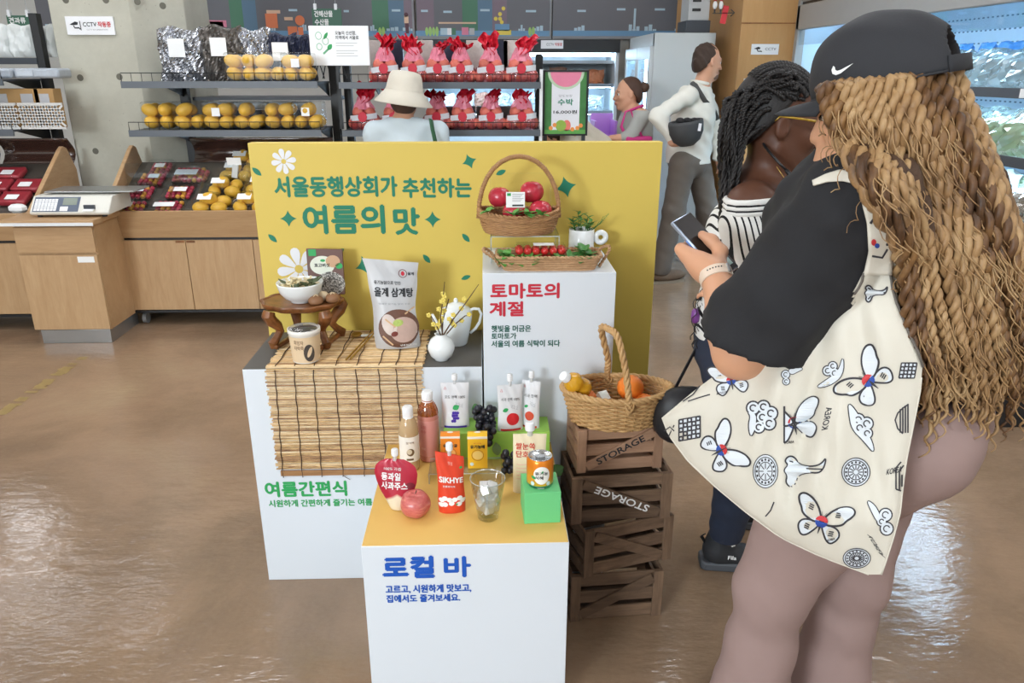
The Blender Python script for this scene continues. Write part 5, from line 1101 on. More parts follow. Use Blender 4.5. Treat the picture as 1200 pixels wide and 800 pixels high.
def punnet(c, w_, d_, h, tilt, label, cat_fruit, kinds, n, r, rnd, lab2=None, fl='', grp=''):
    c = V3(c); Q = Rx(tilt); t = thing('fruit_punnet', label, 'punnet', c, grp+' punnets'); mm = MB(); tray(mm, -w_/2, w_/2, -d_/2, d_/2, .001, h*.6); v0 = len(mm.v)
    m2 = MB(); tray(m2, -w_/2, w_/2, -d_/2, d_/2, 0, h*.4); m2.v = [V3(p.x, p.y, h-p.z) for p in m2.v]; mm.add(m2.v, m2.f); mm.v = [c+Q @ p for p in mm.v]; part('shell', mm, PET, t)
    if lab2: 
        fx = rnd.uniform(-.25, .05)*w_; part('label_sheet', MB().box(c+Q @ V3(fx+w_*.1, -d_*.12, h+.0015), (w_*lab2, d_*.3, .001), Q), LBL if rnd.random() < .6 else LBLU_, t)
    k = 0; nx = max(1, int(w_*.86/(2*r))); ny = max(1, int(d_*.86/(2*r)))
    for j in range(3):
        for a in range(nx):
            for b in range(ny):
                if k >= n: return t
                z = r+.003+j*r*1.55
                if z+r > h*1.02: return t
                p = c+Q @ V3((a-(nx-1)/2)*2*r*1.03+rnd.uniform(-.1, .1)*r, (b-(ny-1)/2)*2*r*1.03+rnd.uniform(-.1, .1)*r, z)
                kd = rnd.choice(kinds); put(ME_BALL[kd] if kd in ME_BALL else ME_MEL, fl.replace(' ', '_'), '%s inside a clear punnet on the slanted produce tray' % fl, fl, '%s in the punnets' % fl, p, r*.97, (rnd.uniform(0, 1), rnd.uniform(0, 1), rnd.uniform(0, 6))); k += 1
    return t
tl = math.atan2(.27, .58)
for i, (x, s, wd, lb) in enumerate(((-2.2, .12, .2, .5), (-2.2, .38, .2, .42), (-2.17, .62, .19, .35), (-2.15, .82, .18, .35), (-1.97, .12, .21, .6), (-1.95, .38, .2, .4), (-1.93, .7, .26, .55))):
    q = dk(s); punnet((x, q[0], q[1]+.002), wd, .15 if i != 6 else .2, .055, tl, ('clear punnet of red plums and apricots with a paper label on the slanted tray' if i != 6 else 'largest clear box of plums at the back of the slanted tray'), None, ['red_plum', 'red_plum', 'apricot'], 34, .0155, rr, lb, 'plum', 'plum')
for i, (x, s) in enumerate(((-1.70, .12), (-1.46, .12), (-1.66, .4), (-1.42, .42), (-1.62, .68), (-1.38, .7), (-1.6, .9), (-1.2, .15), (-1.15, .45))):
    q = dk(s); c = V3(x, q[0], q[1]+.004); Q = Rx(tl)
    t = thing('melon_bag', 'clear bag of yellow melons, number %s from the plums in the %s row' % (('one', 'two', 'three')[(0, 1, 0, 1, 0, 1, 0, 2, 2)[i]], ('front', 'front', 'second', 'second', 'third', 'third', 'back', 'front', 'second')[i]), 'bag', c, 'bagged melons on the tray')
    m = MB().sph(c+Q @ V3(0, 0, .05), (.125, .085, .062), 12, 8, Q); m.v = [p+V3(rr.uniform(-1, 1), rr.uniform(-1, 1), rr.uniform(-1, 1))*.006 for p in m.v]; part('film', m, PET, t, None)
    part('paper_label', MB().box(c+Q @ V3(-.02, -.03, .115), (.085, .05, .001), Q @ Rx(.15)), LBL, t)
    for k, (dx, dy, dz) in enumerate(((-.062, -.03, .036), (.05, -.035, .036), (-.05, .04, .036), (.06, .035, .036), (-.005, 0, .082))): put(ME_MEL, 'yellow_melon', 'small yellow striped melon bagged on the slanted produce tray', 'melon', 'melons on the slanted tray', c+Q @ V3(dx, dy, dz), .042, (rr.uniform(-.4, .4), rr.uniform(-.3, .3), rr.uniform(0, 6)))
# price card on clip
pc_ = P(274, 189, Y=4.78); t = thing('price_card', 'small white price card on a clip above the yellow melons', 'price card', pc_-V3(0, 0, .1)); part('card', MB().box(pc_, (.085, .004, .045), Rx(.2)), LBL, t); part('clip', MB().box(pc_-V3(0, -.004, .06), (.035, .02, .08), Ry(.2)), MATS['clip_clear'], t, bevel=.003)
# red punnets of the far stand
MEAT = M('red_berry', '#a3323c', .35, var=.35, scale=50)
for i in range(8):
    x, s = -3.3+.19*(i % 3)+.02*(i//3), .3+.22*(i//3); q = dk2(s); c = V3(x, q[0], q[1]+.004); t = thing('berry_punnet', 'flat clear pack of dark red berries with white label on the far stand', 'punnet', c, 'red berry packs'); Q = Rx(tl)
    m = MB(); m.box(c+Q @ V3(0, 0, .022), (.17, .12, .04), Q); part('berries', m, MEAT, t, bevel=.012, stuff=True); m = MB().box(c+Q @ V3(0, 0, .024), (.18, .13, .046), Q); part('film', m, PET, t, bevel=.004); part('paper_label', MB().box(c+Q @ V3(.0, -.02, .0485), (.075, .05, .001), Q), LBL, t)
part('paper_scrap', MB().sph((-2.86, 4.74, .76), (.06, .04, .03), 8, 5), LBL, t2, None)

# ---- gondola shelving with wire fronts
def gondola(label, x0, x1, yf, levels, yback, ztop, right_white=False):
    t = thing('shelf_rack', label, 'shelf rack', ((x0+x1)/2, yback, 0))
    for x in (x0+.2 if x0 < -2 else x0-.02, x1+.02):
        part('upright', MB().bb(x-.025, x+.025, yback-.03, yback+.03, 0, ztop), BLACK, t)
    if right_white: part('end_post', MB().bb(x1+.0, x1+.02, yf+.02, yf+.05, 0, ztop-.1), WHITE, t)
    for z in levels:
        s = part('shelf', MB().bb(x0, x1, yf, yback-.03, z-.012, z), DARK, t)
        part('shelf_lip', MB().bb(x0-.005, x1+.005, yf-.012, yf, z-.036, z+.004), M('lip_grey', '#595f66', .4), s)
        m = MB(); n = int((x1-x0)/.06); zt = z+.052
        m.tube([(x0, yf-.006, z), (x0, yf-.006, zt), (x1, yf-.006, zt), (x1, yf-.006, z)], .0028, 6)
        for i in range(1, n): m.tube([(x0+(x1-x0)*i/n, yf-.006, z), (x0+(x1-x0)*i/n, yf-.006, zt)], .0018, 5)
        part('wire_front', m, BLACK, s, True)
        [part('bracket', MB().prism([(yf+.05, z-.012), (yback-.03, z-.012), (yback-.03, z-.1)], lambda a, b, c: V3(xx+c, a, b), .004), BLACK, s) for xx in (x1-.012, x0+.2)]
    return t
Z1 = P(250, 96, Y=5.0).z; Z2 = P(250, 153, Y=5.0).z
t = gondola('dark metal shelf rack of boxed yellow melons in front of the column', -2.225, -1.04, 5.0, (Z1, Z2), 5.46, 1.62)
m = MB()                                          # perforated back of the rack on the aisle behind
for i in range(19): m.bar((-1.9+i*.05, 5.5, 1.5), (-1.84+i*.05, 5.5, 1.72), .006, .006, (0, 1, 0)); m.bar((-1.84+i*.05, 5.507, 1.5), (-1.9+i*.05, 5.507, 1.72), .006, .006, (0, 1, 0))
part('mesh_back', m, BLACK, t); part('rear_rail', MB().bb(-2.05, -1.6, 5.42, 5.45, 1.53, 1.57), BLACK, t); part('rear_shelf', MB().bb(-2.0, -1.0, 5.52, 5.95, 1.36, 1.38), DARK, t)
def melon_box(x, z, y, i, rows, lab):
    w_ = .19; c = V3(x, y, z); t = thing('melon_box', '%s clear clamshell of yellow melons from the black uprights, %s shelf' % (ORD[rows-1-i], lab), 'plastic box', c, 'melon clamshells on the %s shelf' % lab); m = MB(); hh = .17
    m.box(c+V3(0, .07, hh/2+.001), (w_, .16, hh)); part('shell', m, PET, t, bevel=.012)
    if i % 3 == 2: part('paper_label', MB().bb(x-.03, x+.02, y-.0125, y-.0112, z+.085, z+.135), LBL, t)
    for k, (dx, dz) in enumerate(((-.046, .048), (.046, .048), (rr.uniform(-.03, .03)-.02, .122)) if i % 2 else ((-.046, .048), (.046, .048), (-.05, .12), (.045, .122))):
        for dy in (.035, .115): put(ME_MEL, 'yellow_melon', 'yellow melon in the %s clamshell from the black uprights, %s shelf' % (ORD[rows-1-i], lab), 'melon', 'melons on the %s shelf' % lab, (x+dx, y+dy, z+dz), .0445, (rr.uniform(-.5, .5), rr.uniform(-.4, .4), rr.uniform(0, 6.2)))
for i, u in enumerate((283, 316, 349)): melon_box(P(u, 90, Y=5.06).x, Z1, 5.05, i, 3, 'upper')
for i, u in enumerate((186, 222, 257, 291, 328, 361)): melon_box(P(u, 148, Y=5.06).x, Z2, 5.05, i, 6, 'lower')
# silver bags
FOIL = M('crinkled_foil', '#b9bbc0', .22, .9, var=.5, scale=30, bump=.8, bscale=60); NAVY = M('navy_pack', '#2c3147', .4, var=.3, scale=20); SEA = M('seaweed_pack', '#6a6560', .3, .5, var=.6, scale=40, bump=.6, bscale=70)
def crumple(w_, d, h, seed, taper=.3, n=14):
    r2 = random.Random(seed); ph = [r2.uniform(0, 6) for _ in range(8)]
    def fn(u, v, s):
        x = (2*u-1); zz = v; t_ = d*(max(0, 1-x**4)**.6)*(1-v)**taper*(.55+.45*min(1, v*6)); wv = .08*d*sin(7*x+ph[0]+5*zz)+.06*d*sin(13*zz+ph[1]+6*x)+.05*d*sin(17*x-9*zz+ph[2])+(.09*d*(abs(sin(11*x+13*zz+ph[5]))+abs(sin(19*x-17*zz+ph[6])))-.09*d if n > 20 else 0)
        return V3(x*w_/2*(1+.04*sin(9*zz+ph[3])), s*t_/2+wv, h*zz*(1+.04*sin(4*x+ph[4])))
    m = MB(); m.grid(lambda a, b: fn(a, b, -1), n, n); m.grid(lambda a, b: fn(1-a, b, 1), n, n); return m
for i, (u0, u1, vt, mt, lb) in enumerate(((190, 244, 33, FOIL, 'big silver foil bag with paper label behind the melons'), (240, 290, 31, SEA, 'crinkled silver seaweed bag next to the biggest foil bag'), (284, 322, 34, FOIL, 'narrow silver foil bag stacked at the middle of the back shelf'), (318, 352, 40, NAVY, 'navy pack with pale paper card on the back shelf'), (345, 372, 42, NAVY, 'navy pack behind the white recipe sign'))):
    y = 5.33; a, b = P(u0, 90, Y=y), P(u1, 90, Y=y); h = P(u0, vt, Y=y).z-Z1; m = crumple(b.x-a.x, .11, h, i, .3, 24); c = V3((a.x+b.x)/2, y, Z1+.002); m.v = [p+c for p in m.v]
    t = thing('foil_bag', lb, 'bag', c, 'packs on the rack behind the melons'); part('bag', m, mt, t, None)
    if i in (0, 1, 3): part('paper_label', MB().box(c+V3(.0, -.085, h*.62), (.1, .002, .11), Rz(.05)), LBL, t)
for i, (u0, u1, mt) in enumerate(((232, 270, NAVY), (270, 312, NAVY), (312, 362, NAVY))):
    y = 5.3; a, b = P(u0, 112, Y=y), P(u1, 112, Y=y); z0_ = P(250, 126, Y=5.45).z
    for k in range(3): c = V3((a.x+b.x)/2, 5.37, Z2+.002+.055*k); solo('grain_pack', 'dark navy pack of grain lying stacked behind the lower melons', 'pack', MB().box(c+V3(0, 0, .025), (b.x-a.x-.006, .1, .048), Ry(rr.uniform(-.03, .03))), mt if k < 2 else M('pack_pale', '#b9bdc0', .35, var=.3, scale=40), bevel=.012, group='grain packs behind the lower melons')
# ---- white recipe sign standing on the rack
a, b = P(361, 30, Y=5.25), P(434, 77, Y=5.25); ys = 5.25
t = thing('recipe_sign', 'white acrylic sign with green vegetable drawings between the two racks', 'sign', ((a.x+b.x)/2, ys+.04, b.z)); part('panel', MB().bb(a.x, b.x, ys, ys+.008, b.z, a.z), SIGNW, t, bevel=.003); f = frontfn(ys); W_ = b.x-a.x; H_ = a.z-b.z
part('stand', MB().bb(a.x+W_*.3, a.x+W_*.8, ys+.008, ys+.06, b.z-.0, b.z+.03), WHITE, t); part('stand_post', MB().bb(a.x+W_*.4, a.x+W_*.46, ys+.02, ys+.04, Z1-.3, b.z), BLACK, t)
S_ = lambda x, y: (a.x+W_*x, b.z+H_*y); LG = M('line_green', '#6fb488', .6)
for cx, cy, r_ in ((.16, .75, .05), (.27, .62, .05), (.16, .48, .045)): part('drawing', MB().ribbon(arc2(S_(cx, cy), W_*r_, 0, 360, 18, W_*r_*1.15)[:-1], .004, f, True), LG, t, None, fixn=False)
part('drawing', MB().fillpoly(leaf2(S_(.28, .75), .05, .02, 1.0), f), GRN2, t, None, fixn=False); part('drawing', MB().fillpoly(leaf2(S_(.335, .47), .045, .028, .9), f), GRN2, t, None, fixn=False); part('drawing', MB().ribbon([S_(.22, .3), S_(.31, .42)], .012, f), LG, t, None, fixn=False)
lettering(t, '오늘의 신선함,\n지역에서 서울로', (S_(.44, 0)[0], S_(.83, 0)[0], S_(0, .66)[1], S_(0, .87)[1]), f, INK, .02)
for j in range(5): part('small_print', MB().ribbon([S_(.44, .57-.065*j-(.06 if j > 1 else 0)), S_(.8-.06*(j % 2), .57-.065*j-(.06 if j > 1 else 0))], .004, f), M('faint_grey', '#c4c7c6', .6), t, None, fixn=False)
# ---- peach rack
YP = 5.2; Z3 = P(515, 97, Y=YP).z; Z4 = P(515, 153, Y=YP).z
gondola('dark metal shelf rack loaded with red-topped bags of peaches', -.935, .357, YP, (Z3, Z4), 5.62, 1.66, True)
PCH = M('peach_skin', '#d4705f', .6, var=.3, scale=9, rnd=.15); BAGF = M_clear('pink_film', '#f6c3c6', .5, .12, body=.12, bodycol='#e8737f'); BAGR = M('red_film', '#d62a3e', .25, var=.35, scale=18, spec=.6); BAGP = M('pink_crinkle', '#dd7e93', .28, var=.4, scale=25)
ME_PCH = proto(MB().sph((0, 0, 0), (1, 1, .95), 16, 10, fn=lambda p: 1-.08*math.exp(-((p[0])**2)*60)*(1 if p[1] < 0 else 0)), PCH, 'peach')
WTAG = M('bag_label', '#d9dbe0', .5, var=.12, scale=60)
def peach_bag(u, z, y, hgt, w_, seed, row, lean=0):
    r2 = random.Random(seed); c = V3(P(u, 90, Y=y).x, y+.09, z+.001); t = thing('peach_bag', '%s red-topped bag of peaches from the white end post, %s shelf' % (ORD[5-seed % 20], row), 'bag', c, 'peach bags on the %s shelf' % row); hb_ = .155
    def fn(a, b):
        an = 2*PI*a; k = (.86, 1.0, .98, .85, .5, .26, .22)[min(6, int(b*6.01))]*(1-(b*6 % 1))+(.86, 1.0, .98, .85, .5, .26, .22)[min(6, int(b*6.01)+1)]*(b*6 % 1)
        q = 1+.05*sin(5*an+seed)+.03*sin(11*an+7*b); return c+V3(w_/2*k*q*cos(an), .085*k*q*sin(an), hb_*1.15*b)
    m = MB(); m.grid(fn, 26, 12); part('film', m, BAGF, t, True)
    m = MB(); top = c+V3(0, 0, hb_*1.08)
    for q in range(3):
        an = r2.uniform(-.9, .9)+lean; L = (hgt-hb_*1.05)*r2.uniform(.8, 1.1)*(1-.25*(q == 2)); wv = w_*r2.uniform(.12, .3); ph = r2.uniform(0, 6); dr = r2.uniform(.1, .5)
        def g(a, b, an=an, L=L, wv=wv, ph=ph, q=q, dr=dr): x = 2*a-1; ww = wv*(.4+.6*b**.6)*(1+.25*sin(4*b+ph)); return top+V3(x*ww+sin(an)*L*b*.6+.012*sin(8*b+ph), .022*sin(7*x+ph)+.02*(q-1)+.014*sin(9*b+5*x+ph), L*(b-dr*.35*b**3*(1+x*sin(ph)))*cos(an*.5)*(1+.12*sin(6*x+ph)))
        m.grid(g, 9, 8)
    part('knotted_top', m, BAGR, t, None); m2 = MB()
    def g2(a, b): an = 2*PI*a; k = .62-.34*b; q = 1+.16*sin(9*an+seed+4*b); return c+V3(w_/2*k*q*cos(an), .06*k*q*sin(an)-.01, hb_*.84+.085*b)
    m2.grid(g2, 22, 4); part('gathered_neck', m2, BAGP, t, None)
    part('band_label', MB().grid(lambda a, b: c+V3(w_*.46*sin((a-.5)*2.2), -.088*cos((a-.5)*2.2)-.006, hb_*.42+.035*b+.02*(a-.5)), 8, 1), WTAG, t, True); part('round_label', MB().disc((0, 0), .03, .032, lambda a, b: c+V3(a+.0, -.1, hb_*.55+b), 12, 1), LRED, t, None)
    for dx, dy, dz in ((-.062, -.02, .042), (.0, -.04, .04), (.062, -.02, .042), (-.034, -.015, .11), (.034, -.015, .108), (.0, .035, .045)): put(ME_PCH, 'peach', 'rosy peach in the %s bag from the white end post, %s shelf' % (ORD[5-seed % 20], row), 'peach', 'peaches on the %s shelf' % row, c+V3(dx*w_/.2, dy, dz), .041, (r2.uniform(-.5, .5), r2.uniform(-.5, .5), r2.uniform(0, 6)))
for i, (u, vt, w_) in enumerate(((450, 39, .215), (484, 41, .2), (513, 47, .2), (540, 41, .2), (575, 40, .215), (611, 39, .235))): peach_bag(u, Z3, YP+.02, P(u, vt, Y=YP+.1).z-Z3, w_, i, 'upper', (.0, -.2, .3, -.1, .1, .5)[i])
for i, (u, vt, w_) in enumerate(((422, 98, .215), (459, 102, .2), (510, 104, .2), (541, 103, .2), (575, 104, .2), (612, 104, .235))): peach_bag(u, Z4, YP+.02, P(u, vt, Y=YP+.1).z-Z4, w_, i+20, 'lower', (-.1, .1, -.2, .1, .3, .1)[i])
# card packs standing behind the peaches
for i, u in enumerate((441, 462, 497, 524, 557, 585, 600)):
    y = 5.52; p = P(u, 70, Y=y); zt = P(u, 47, Y=y).z; solo('carton_pack', ('pale printed carton standing upright behind the peaches', 'navy carton standing upright behind the peaches')[i % 2], 'carton', MB().bb(p.x-.06, p.x+.06, y, y+.06, Z3+.001, zt), (M('carton_print', '#cfc6c0', .5, var=.25, scale=40), NAVY)[i % 2], bevel=.003, group='cartons behind the peaches')
for i, u in enumerate((520, 545, 570, 596)):
    p = P(u, 122, Y=5.5); solo('storage_tub', 'brownish grey plastic tub behind the lower peaches', 'tub', MB().bb(p.x-.07, p.x+.07, 5.46, 5.57, Z4+.001, Z4+.14), M('tub_grey', '#77706f', .5), bevel=.004, group='tubs behind the lower peaches')
# ---- left rack by the column
t = gondola('dark metal shelf rack of white bags and mesh baskets left of the column', -4.3, -2.93, 4.98, (P(30, 93, Y=5.0).z, P(40, 152, Y=5.0).z), 5.44, 1.9)
zA, zB_ = P(30, 93, Y=5.0).z, P(40, 152, Y=5.0).z
part('rear_shelf', MB().bb(-4.3, -2.93, 5.4, 5.44, zA+.09, zA+.13), DARK, t)
WB = M('white_bag', '#dfe3e1', .45, var=.05)
for i, (u0, u1) in enumerate(((-16, 14), (13, 43), (43, 68))):
    y = 5.5; a, b = P(u0, 70, Y=y), P(u1, 70, Y=y); m = crumple(b.x-a.x, .09, .2, 40+i, .25); c = V3((a.x+b.x)/2, y+.02, zA+.135); m.v = [p+c for p in m.v]
    solo('white_bag', 'plump white bag, %s from the concrete column on the top shelf' % ORD[2-i], 'bag', m, WB, group='white bags on the top shelf', smooth=50)
for i, u in enumerate((8, 34, 56)):
    p = P(u, 85, Y=5.15); solo('flat_pack', 'pale blue-grey flat pack, %s from the concrete column on the shelf' % ORD[2-i], 'pack', MB().box((p.x, 5.2, zA+.035), (.16, .2, .06), Rz(rr.uniform(-.2, .2))), M('pack_bluegrey', '#aab2bb', .35, var=.25, scale=30), bevel=.015, group='flat packs on the upper shelf')
MESH = M('mesh_plastic', '#d4d3cf', .5)
for (u0, u1) in ((-20, 22), (24, 76)):
    y = 5.06; a, b = P(u0, 140, Y=y), P(u1, 140, Y=y); hh = .15; t = thing('mesh_basket', ('white lattice basket of brown boxes on the lower shelf by the column' if u0 > 0 else 'white lattice basket at the outer end of the lower shelf'), 'basket', ((a.x+b.x)/2, y+.1, zB_)); m = MB(); n = int((b.x-a.x)/.035)
    for k in range(-4, n): 
        xa = a.x+k*.035
        for sg in (0, 1):
            q0, q1 = (xa, xa+.14) if sg else (xa+.14, xa); lo_, hi_ = 0., 1.
            p0, p1 = V3(q0, y, zB_+.01), V3(q1, y, zB_+hh); d_ = p1-p0
            ts = sorted(((a.x-q0)/d_.x, (b.x-q0)/d_.x)); lo_, hi_ = max(0, ts[0]), min(1, ts[1])
            if hi_-lo_ > .05: m.bar(p0+d_*lo_, p0+d_*hi_, .012, .003, (0, 1, 0))
    part('lattice', m, MESH, t, None, stuff=True); part('rim', MB().bb(a.x, b.x, y-.004, y+.006, zB_+hh-.006, zB_+hh+.008).bb(a.x, b.x, y-.004, y+.006, zB_, zB_+.012), MESH, t)
KRAFT = M('kraft_box', '#b08a57', .7, var=.1)
for i, (u, w_) in enumerate(((8, .2), (40, .15), (60, .12))):
    p = P(u, 120, Y=5.2); o = thing('kraft_box', 'brown kraft carton with grey label, %s from the concrete column' % ORD[2-i], 'box', (p.x, 5.2, zB_), 'kraft cartons in the lattice baskets'); part('carton', MB().bb(p.x-w_/2, p.x+w_/2, 5.13, 5.23, zB_+.001, zB_+.24), KRAFT, o, bevel=.002); part('label_patch', MB().bb(p.x-w_*.25, p.x+w_*.25, 5.128, 5.1295, zB_+.14, zB_+.21), M('patch_grey', '#b3b3b6', .5), o)
# hanging green aisle signs
HG = M('sign_green', '#3f6a55', .5)
def hang(label, u0, u1, v0, v1, y, l1, l2, leanx=0):
    a, b = P(u0, v0, Y=y), P(u1, v1, Y=y); t = thing('aisle_sign', label, 'sign', ((a.x+b.x)/2, y, b.z)); part('board', MB().bb(a.x, b.x, y, y+.012, b.z, a.z), HG, t); f = frontfn(y); W_ = b.x-a.x; H_ = a.z-b.z
    for k in (.12, .82): part('clip', MB().bb(a.x+W_*k-.012, a.x+W_*k+.012, y-.006, y+.018, a.z-.01, a.z+.04), SIGNW, t); part('hanging_wire', MB().cyl((a.x+W_*k, y, a.z+.04), (a.x+W_*k, y, 3.25), .0025, n=5), LGREY, t)
    lettering(t, l1, (a.x+W_*.08, b.x-W_*.3, b.z+H_*.56, b.z+H_*.88), f, LETW, .03); lettering(t, l2, (a.x+W_*.08, b.x-W_*(.1 if len(l2) > 3 else .45), b.z+H_*.12, b.z+H_*.44), f, LETW, .03)
hang('dark green hanging sign for nuts and grains beside the column', 7, 42, 18, 39, 6.6, '견과류', '쌀 & 잡곡'); hang('dark green hanging sign for dried seafood over the white recipe sign', 365, 401, 10, 32, 7.4, '건해산물', '수산물')

# ---- mural band above the coolers
YM = 9.0; MG = M('mural_grey', '#6f7076', .5, var=.03); MBL = M('mural_blue', '#6f9cc0', .5); MPB = M('mural_pale_blue', '#b9d2df', .5); MGR = M('mural_green', '#4f8266', .5); MMV = M('mural_mauve', '#84737f', .5); MSL = M('mural_slate', '#5f7f98', .5); MLG = M('mural_lime', '#a9d27a', .5); FRM = M('mural_frame', '#8b8d90', .4)
def mural(label, u0, u1, deco):
    a, b = P(u0, 0, Y=YM), P(u1, 42.5, Y=YM); zt = 2.5; t = thing('mural_panel', label, 'mural', ((a.x+b.x)/2, YM, b.z), 'skyline mural panels'); part('board', MB().bb(a.x, b.x, YM, YM+.04, b.z, zt), MG, t); part('frame', MB().bb(a.x, b.x, YM-.01, YM+.045, b.z-.03, b.z).bb(b.x-.02, b.x, YM-.01, YM+.045, b.z, zt), FRM, t)
    X = lambda u: P(u, 30, Y=YM).x; Zv = lambda v: P((u0+u1)/2, v, Y=YM).z; f = frontfn(YM, .002); f1 = frontfn(YM, .004); f2 = frontfn(YM, .006); f3 = frontfn(YM, .008)
    R4 = lambda ua, ub, va, vb: [(X(ua), Zv(va)), (X(ub), Zv(va)), (X(ub), Zv(vb)), (X(ua), Zv(vb))]
    part('river_print', MB().fillpoly(R4(u0, u1, 36, 42.5), f1), MBL, t, None, fixn=False); r2 = random.Random(int(u0)); m = MB(); u = u0+4
    while u < u1-8:
        if r2.random() < .55:
            w2 = r2.uniform(3, 7)
            for k in range(3): m.fillpoly(R4(u+k*w2*.7, u+k*w2*.7+w2*.6, 36.2-r2.uniform(2, 8), 36.2), f1)
        u += r2.uniform(14, 26)
    part('skyline_print', m, MPB, t, None, stuff=True, fixn=False)
    for kind, *q in deco:
        if kind == 'r': part('colour_block', MB().fillpoly(R4(q[0], q[1], q[2], q[3]), f), q[4], t, None, fixn=False)
        if kind == 'x': part('picture', MB().fillpoly(R4(q[0], q[1], q[2], q[3]), f2), q[4], t, None, fixn=False)
        if kind == 'c': part('picture', MB().disc((X(q[0]), Zv(q[1])), q[2]*.0103, q[2]*.0103, f3 if len(q) > 4 else f2, 18, 1), q[3], t, None, fixn=False)
        if kind == 'b': part('picture', MB().disc((X(q[0]), Zv(37)), .018, .045, f2, 12, 1).disc((X(q[0]+4), Zv(37)), .018, .05, f2, 12, 1), MLG, t, None, fixn=False)
        if kind == 'd': part('tiny_print', MB().ribbon([(X(q[0]), Zv(q[1])), (X(q[0]+q[2]), Zv(q[1]))], .022, f2), MPB, t, None, fixn=False)
OR_ = M('mural_orange', '#e8855a', .5); PK = M('mural_pink', '#e58aa5', .5); SK = M('mural_skin', '#e9c3a5', .5); MR = M('mural_maroon', '#5e3340', .5); YL = M('mural_yellow', '#ead35a', .5)
mural('grey skyline mural panel with orange food stall pictures', 40, 240, (('c', 231, 28, 11, PK), ('c', 231, 29, 7, MPB, 1), ('x', 241, 262, 25, 32, OR_), ('d', 236, 12, 8)))
mural('grey skyline mural panel with green and blue blocks behind the seafood sign', 240, 486, (('r', 271, 286, 0, 42, MGR), ('r', 286, 302, 0, 42, MSL), ('x', 242, 266, 24, 32, PK), ('x', 312, 326, 16, 33, OR_), ('x', 314, 330, 12, 16, SK), ('x', 334, 344, 20, 24, SK), ('c', 352, 24, 5, OR_), ('x', 337, 348, 31, 41, OR_), ('x', 349, 355, 32, 41, OR_), ('r', 437, 456, 0, 42, MGR), ('r', 456, 474, 0, 42, MSL), ('r', 474, 486, 0, 42, MMV), ('b', 445), ('x', 474, 479, 18, 27, SK), ('x', 475, 479, 27, 39, MR), ('c', 476.5, 17, 2.2, MR), ('d', 340, 12, 10), ('d', 460, 12, 10), ('d', 404, 13, 6)))
mural('grey skyline mural panel with market stall and paper boat', 487, 646, (('r', 489, 509, 0, 42, MMV), ('r', 542, 560, 0, 42, MGR), ('r', 560, 577, 0, 42, MSL), ('r', 577, 594, 0, 42, MMV), ('b', 500), ('b', 508), ('x', 514, 558, 26, 28, SK), ('x', 516, 524, 33, 41, MPB), ('x', 524, 529, 33, 41, SIGNW), ('x', 529, 534, 33, 41, MGR), ('x', 541, 549, 32, 41, PK), ('x', 550, 556, 33, 41, LGREY), ('x', 580, 597, 28, 36, MBL), ('x', 581, 599, 35, 41, YL), ('c', 590, 10, 2, YL, 1), ('c', 586, 16.5, 2, YL, 1), ('c', 581, 22, 2, YL, 1), ('c', 586, 22, 2, YL, 1), ('c', 588, 26, 2, YL, 1), ('b', 621), ('d', 494, 13, 8), ('d', 563, 12, 11), ('d', 616, 13, 12), ('d', 520, 14, 10)))
mural('grey skyline mural panel with slim tower beside the printer', 648, 832, (('x', 742, 744.5, 10, 36, MPB), ('d', 676, 13, 10), ('d', 722, 11, 10), ('d', 766, 11, 12)))
struct('trim_2', MB().bb(-5, -2.9, 8.9, 9.0, 1.84, 1.9), OAK_H)
# ---- coolers at the back
COOL = M('cooler_white', '#e6eef2', .35); LEDC = M_emit('cooler_led', '#c4e4ff', 34); GLASSD = M_clear('cooler_glass', '#eef6fa', .35, .03)
def packs(n, x0, x1, y, z, r2, lab, group, mats, h=(.1, .2)):
    for i in range(n):
        x = x0+(x1-x0)*(i+.5)/n; hh = r2.uniform(*h); m = crumple((x1-x0)/n*.94, .1, hh, r2.randint(0, 999), .3, 7); m.v = [p+V3(x, y, z+.002) for p in m.v]; solo('produce_pack', lab, 'pack', m, r2.choice(mats), group=group, smooth=None)
CP = [M_clear('pack_film', '#e4eef2', .5, .15, body=.6, bodycol='#cfdde2'), M('pack_white', '#dfe6e8', .4, var=.12, scale=20), M('pack_orange', '#d98b62', .5, var=.3, scale=15), M('pack_brown', '#96705f', .5, var=.3, scale=15)]
x0, x1, y0, y1 = -.6, 1.33, 7.9, 8.7
t = thing('open_cooler', 'open refrigerated cooler with bright shelves under the skyline mural', 'cooler', ((x0+x1)/2, (y0+y1)/2, 0))
part('base', MB().bb(x0, x1, y0, y1, 0, .5), LGREY, t); part('back_panel', MB().bb(x0, x1, y1-.05, y1, .5, 1.8), COOL, t); part('canopy', MB().bb(x0, x1, y0+.05, y1, 1.72, 1.84), BLACK, t); part('canopy_shelf', MB().bb(x0, x1, y0+.2, y1, 1.62, 1.65), LGREY, t)
for x in (x0, x1-.03): part('end_panel', MB().bb(x, x+.03, y0+.1, y1, .5, 1.8), COOL, t)
part('lamp_tube', MB().bb(x0+.05, x1-.05, y0+.22, y0+.26, 1.69, 1.715), LEDC, t)
for k, z in enumerate((1.425, 1.165)): s = part('shelf', MB().bb(x0+.03, x1-.03, y0+.18, y1-.05, z-.02, z), COOL, t); part('lamp_tube', MB().bb(x0+.05, x1-.05, y0+.2, y0+.23, z-.035, z-.021), LEDC, s); part('price_rail', MB().bb(x0+.03, x1-.03, y0+.165, y0+.178, z-.03, z+.005), M('rail_grey', '#8f9aa3', .4), s)
r2 = random.Random(77)
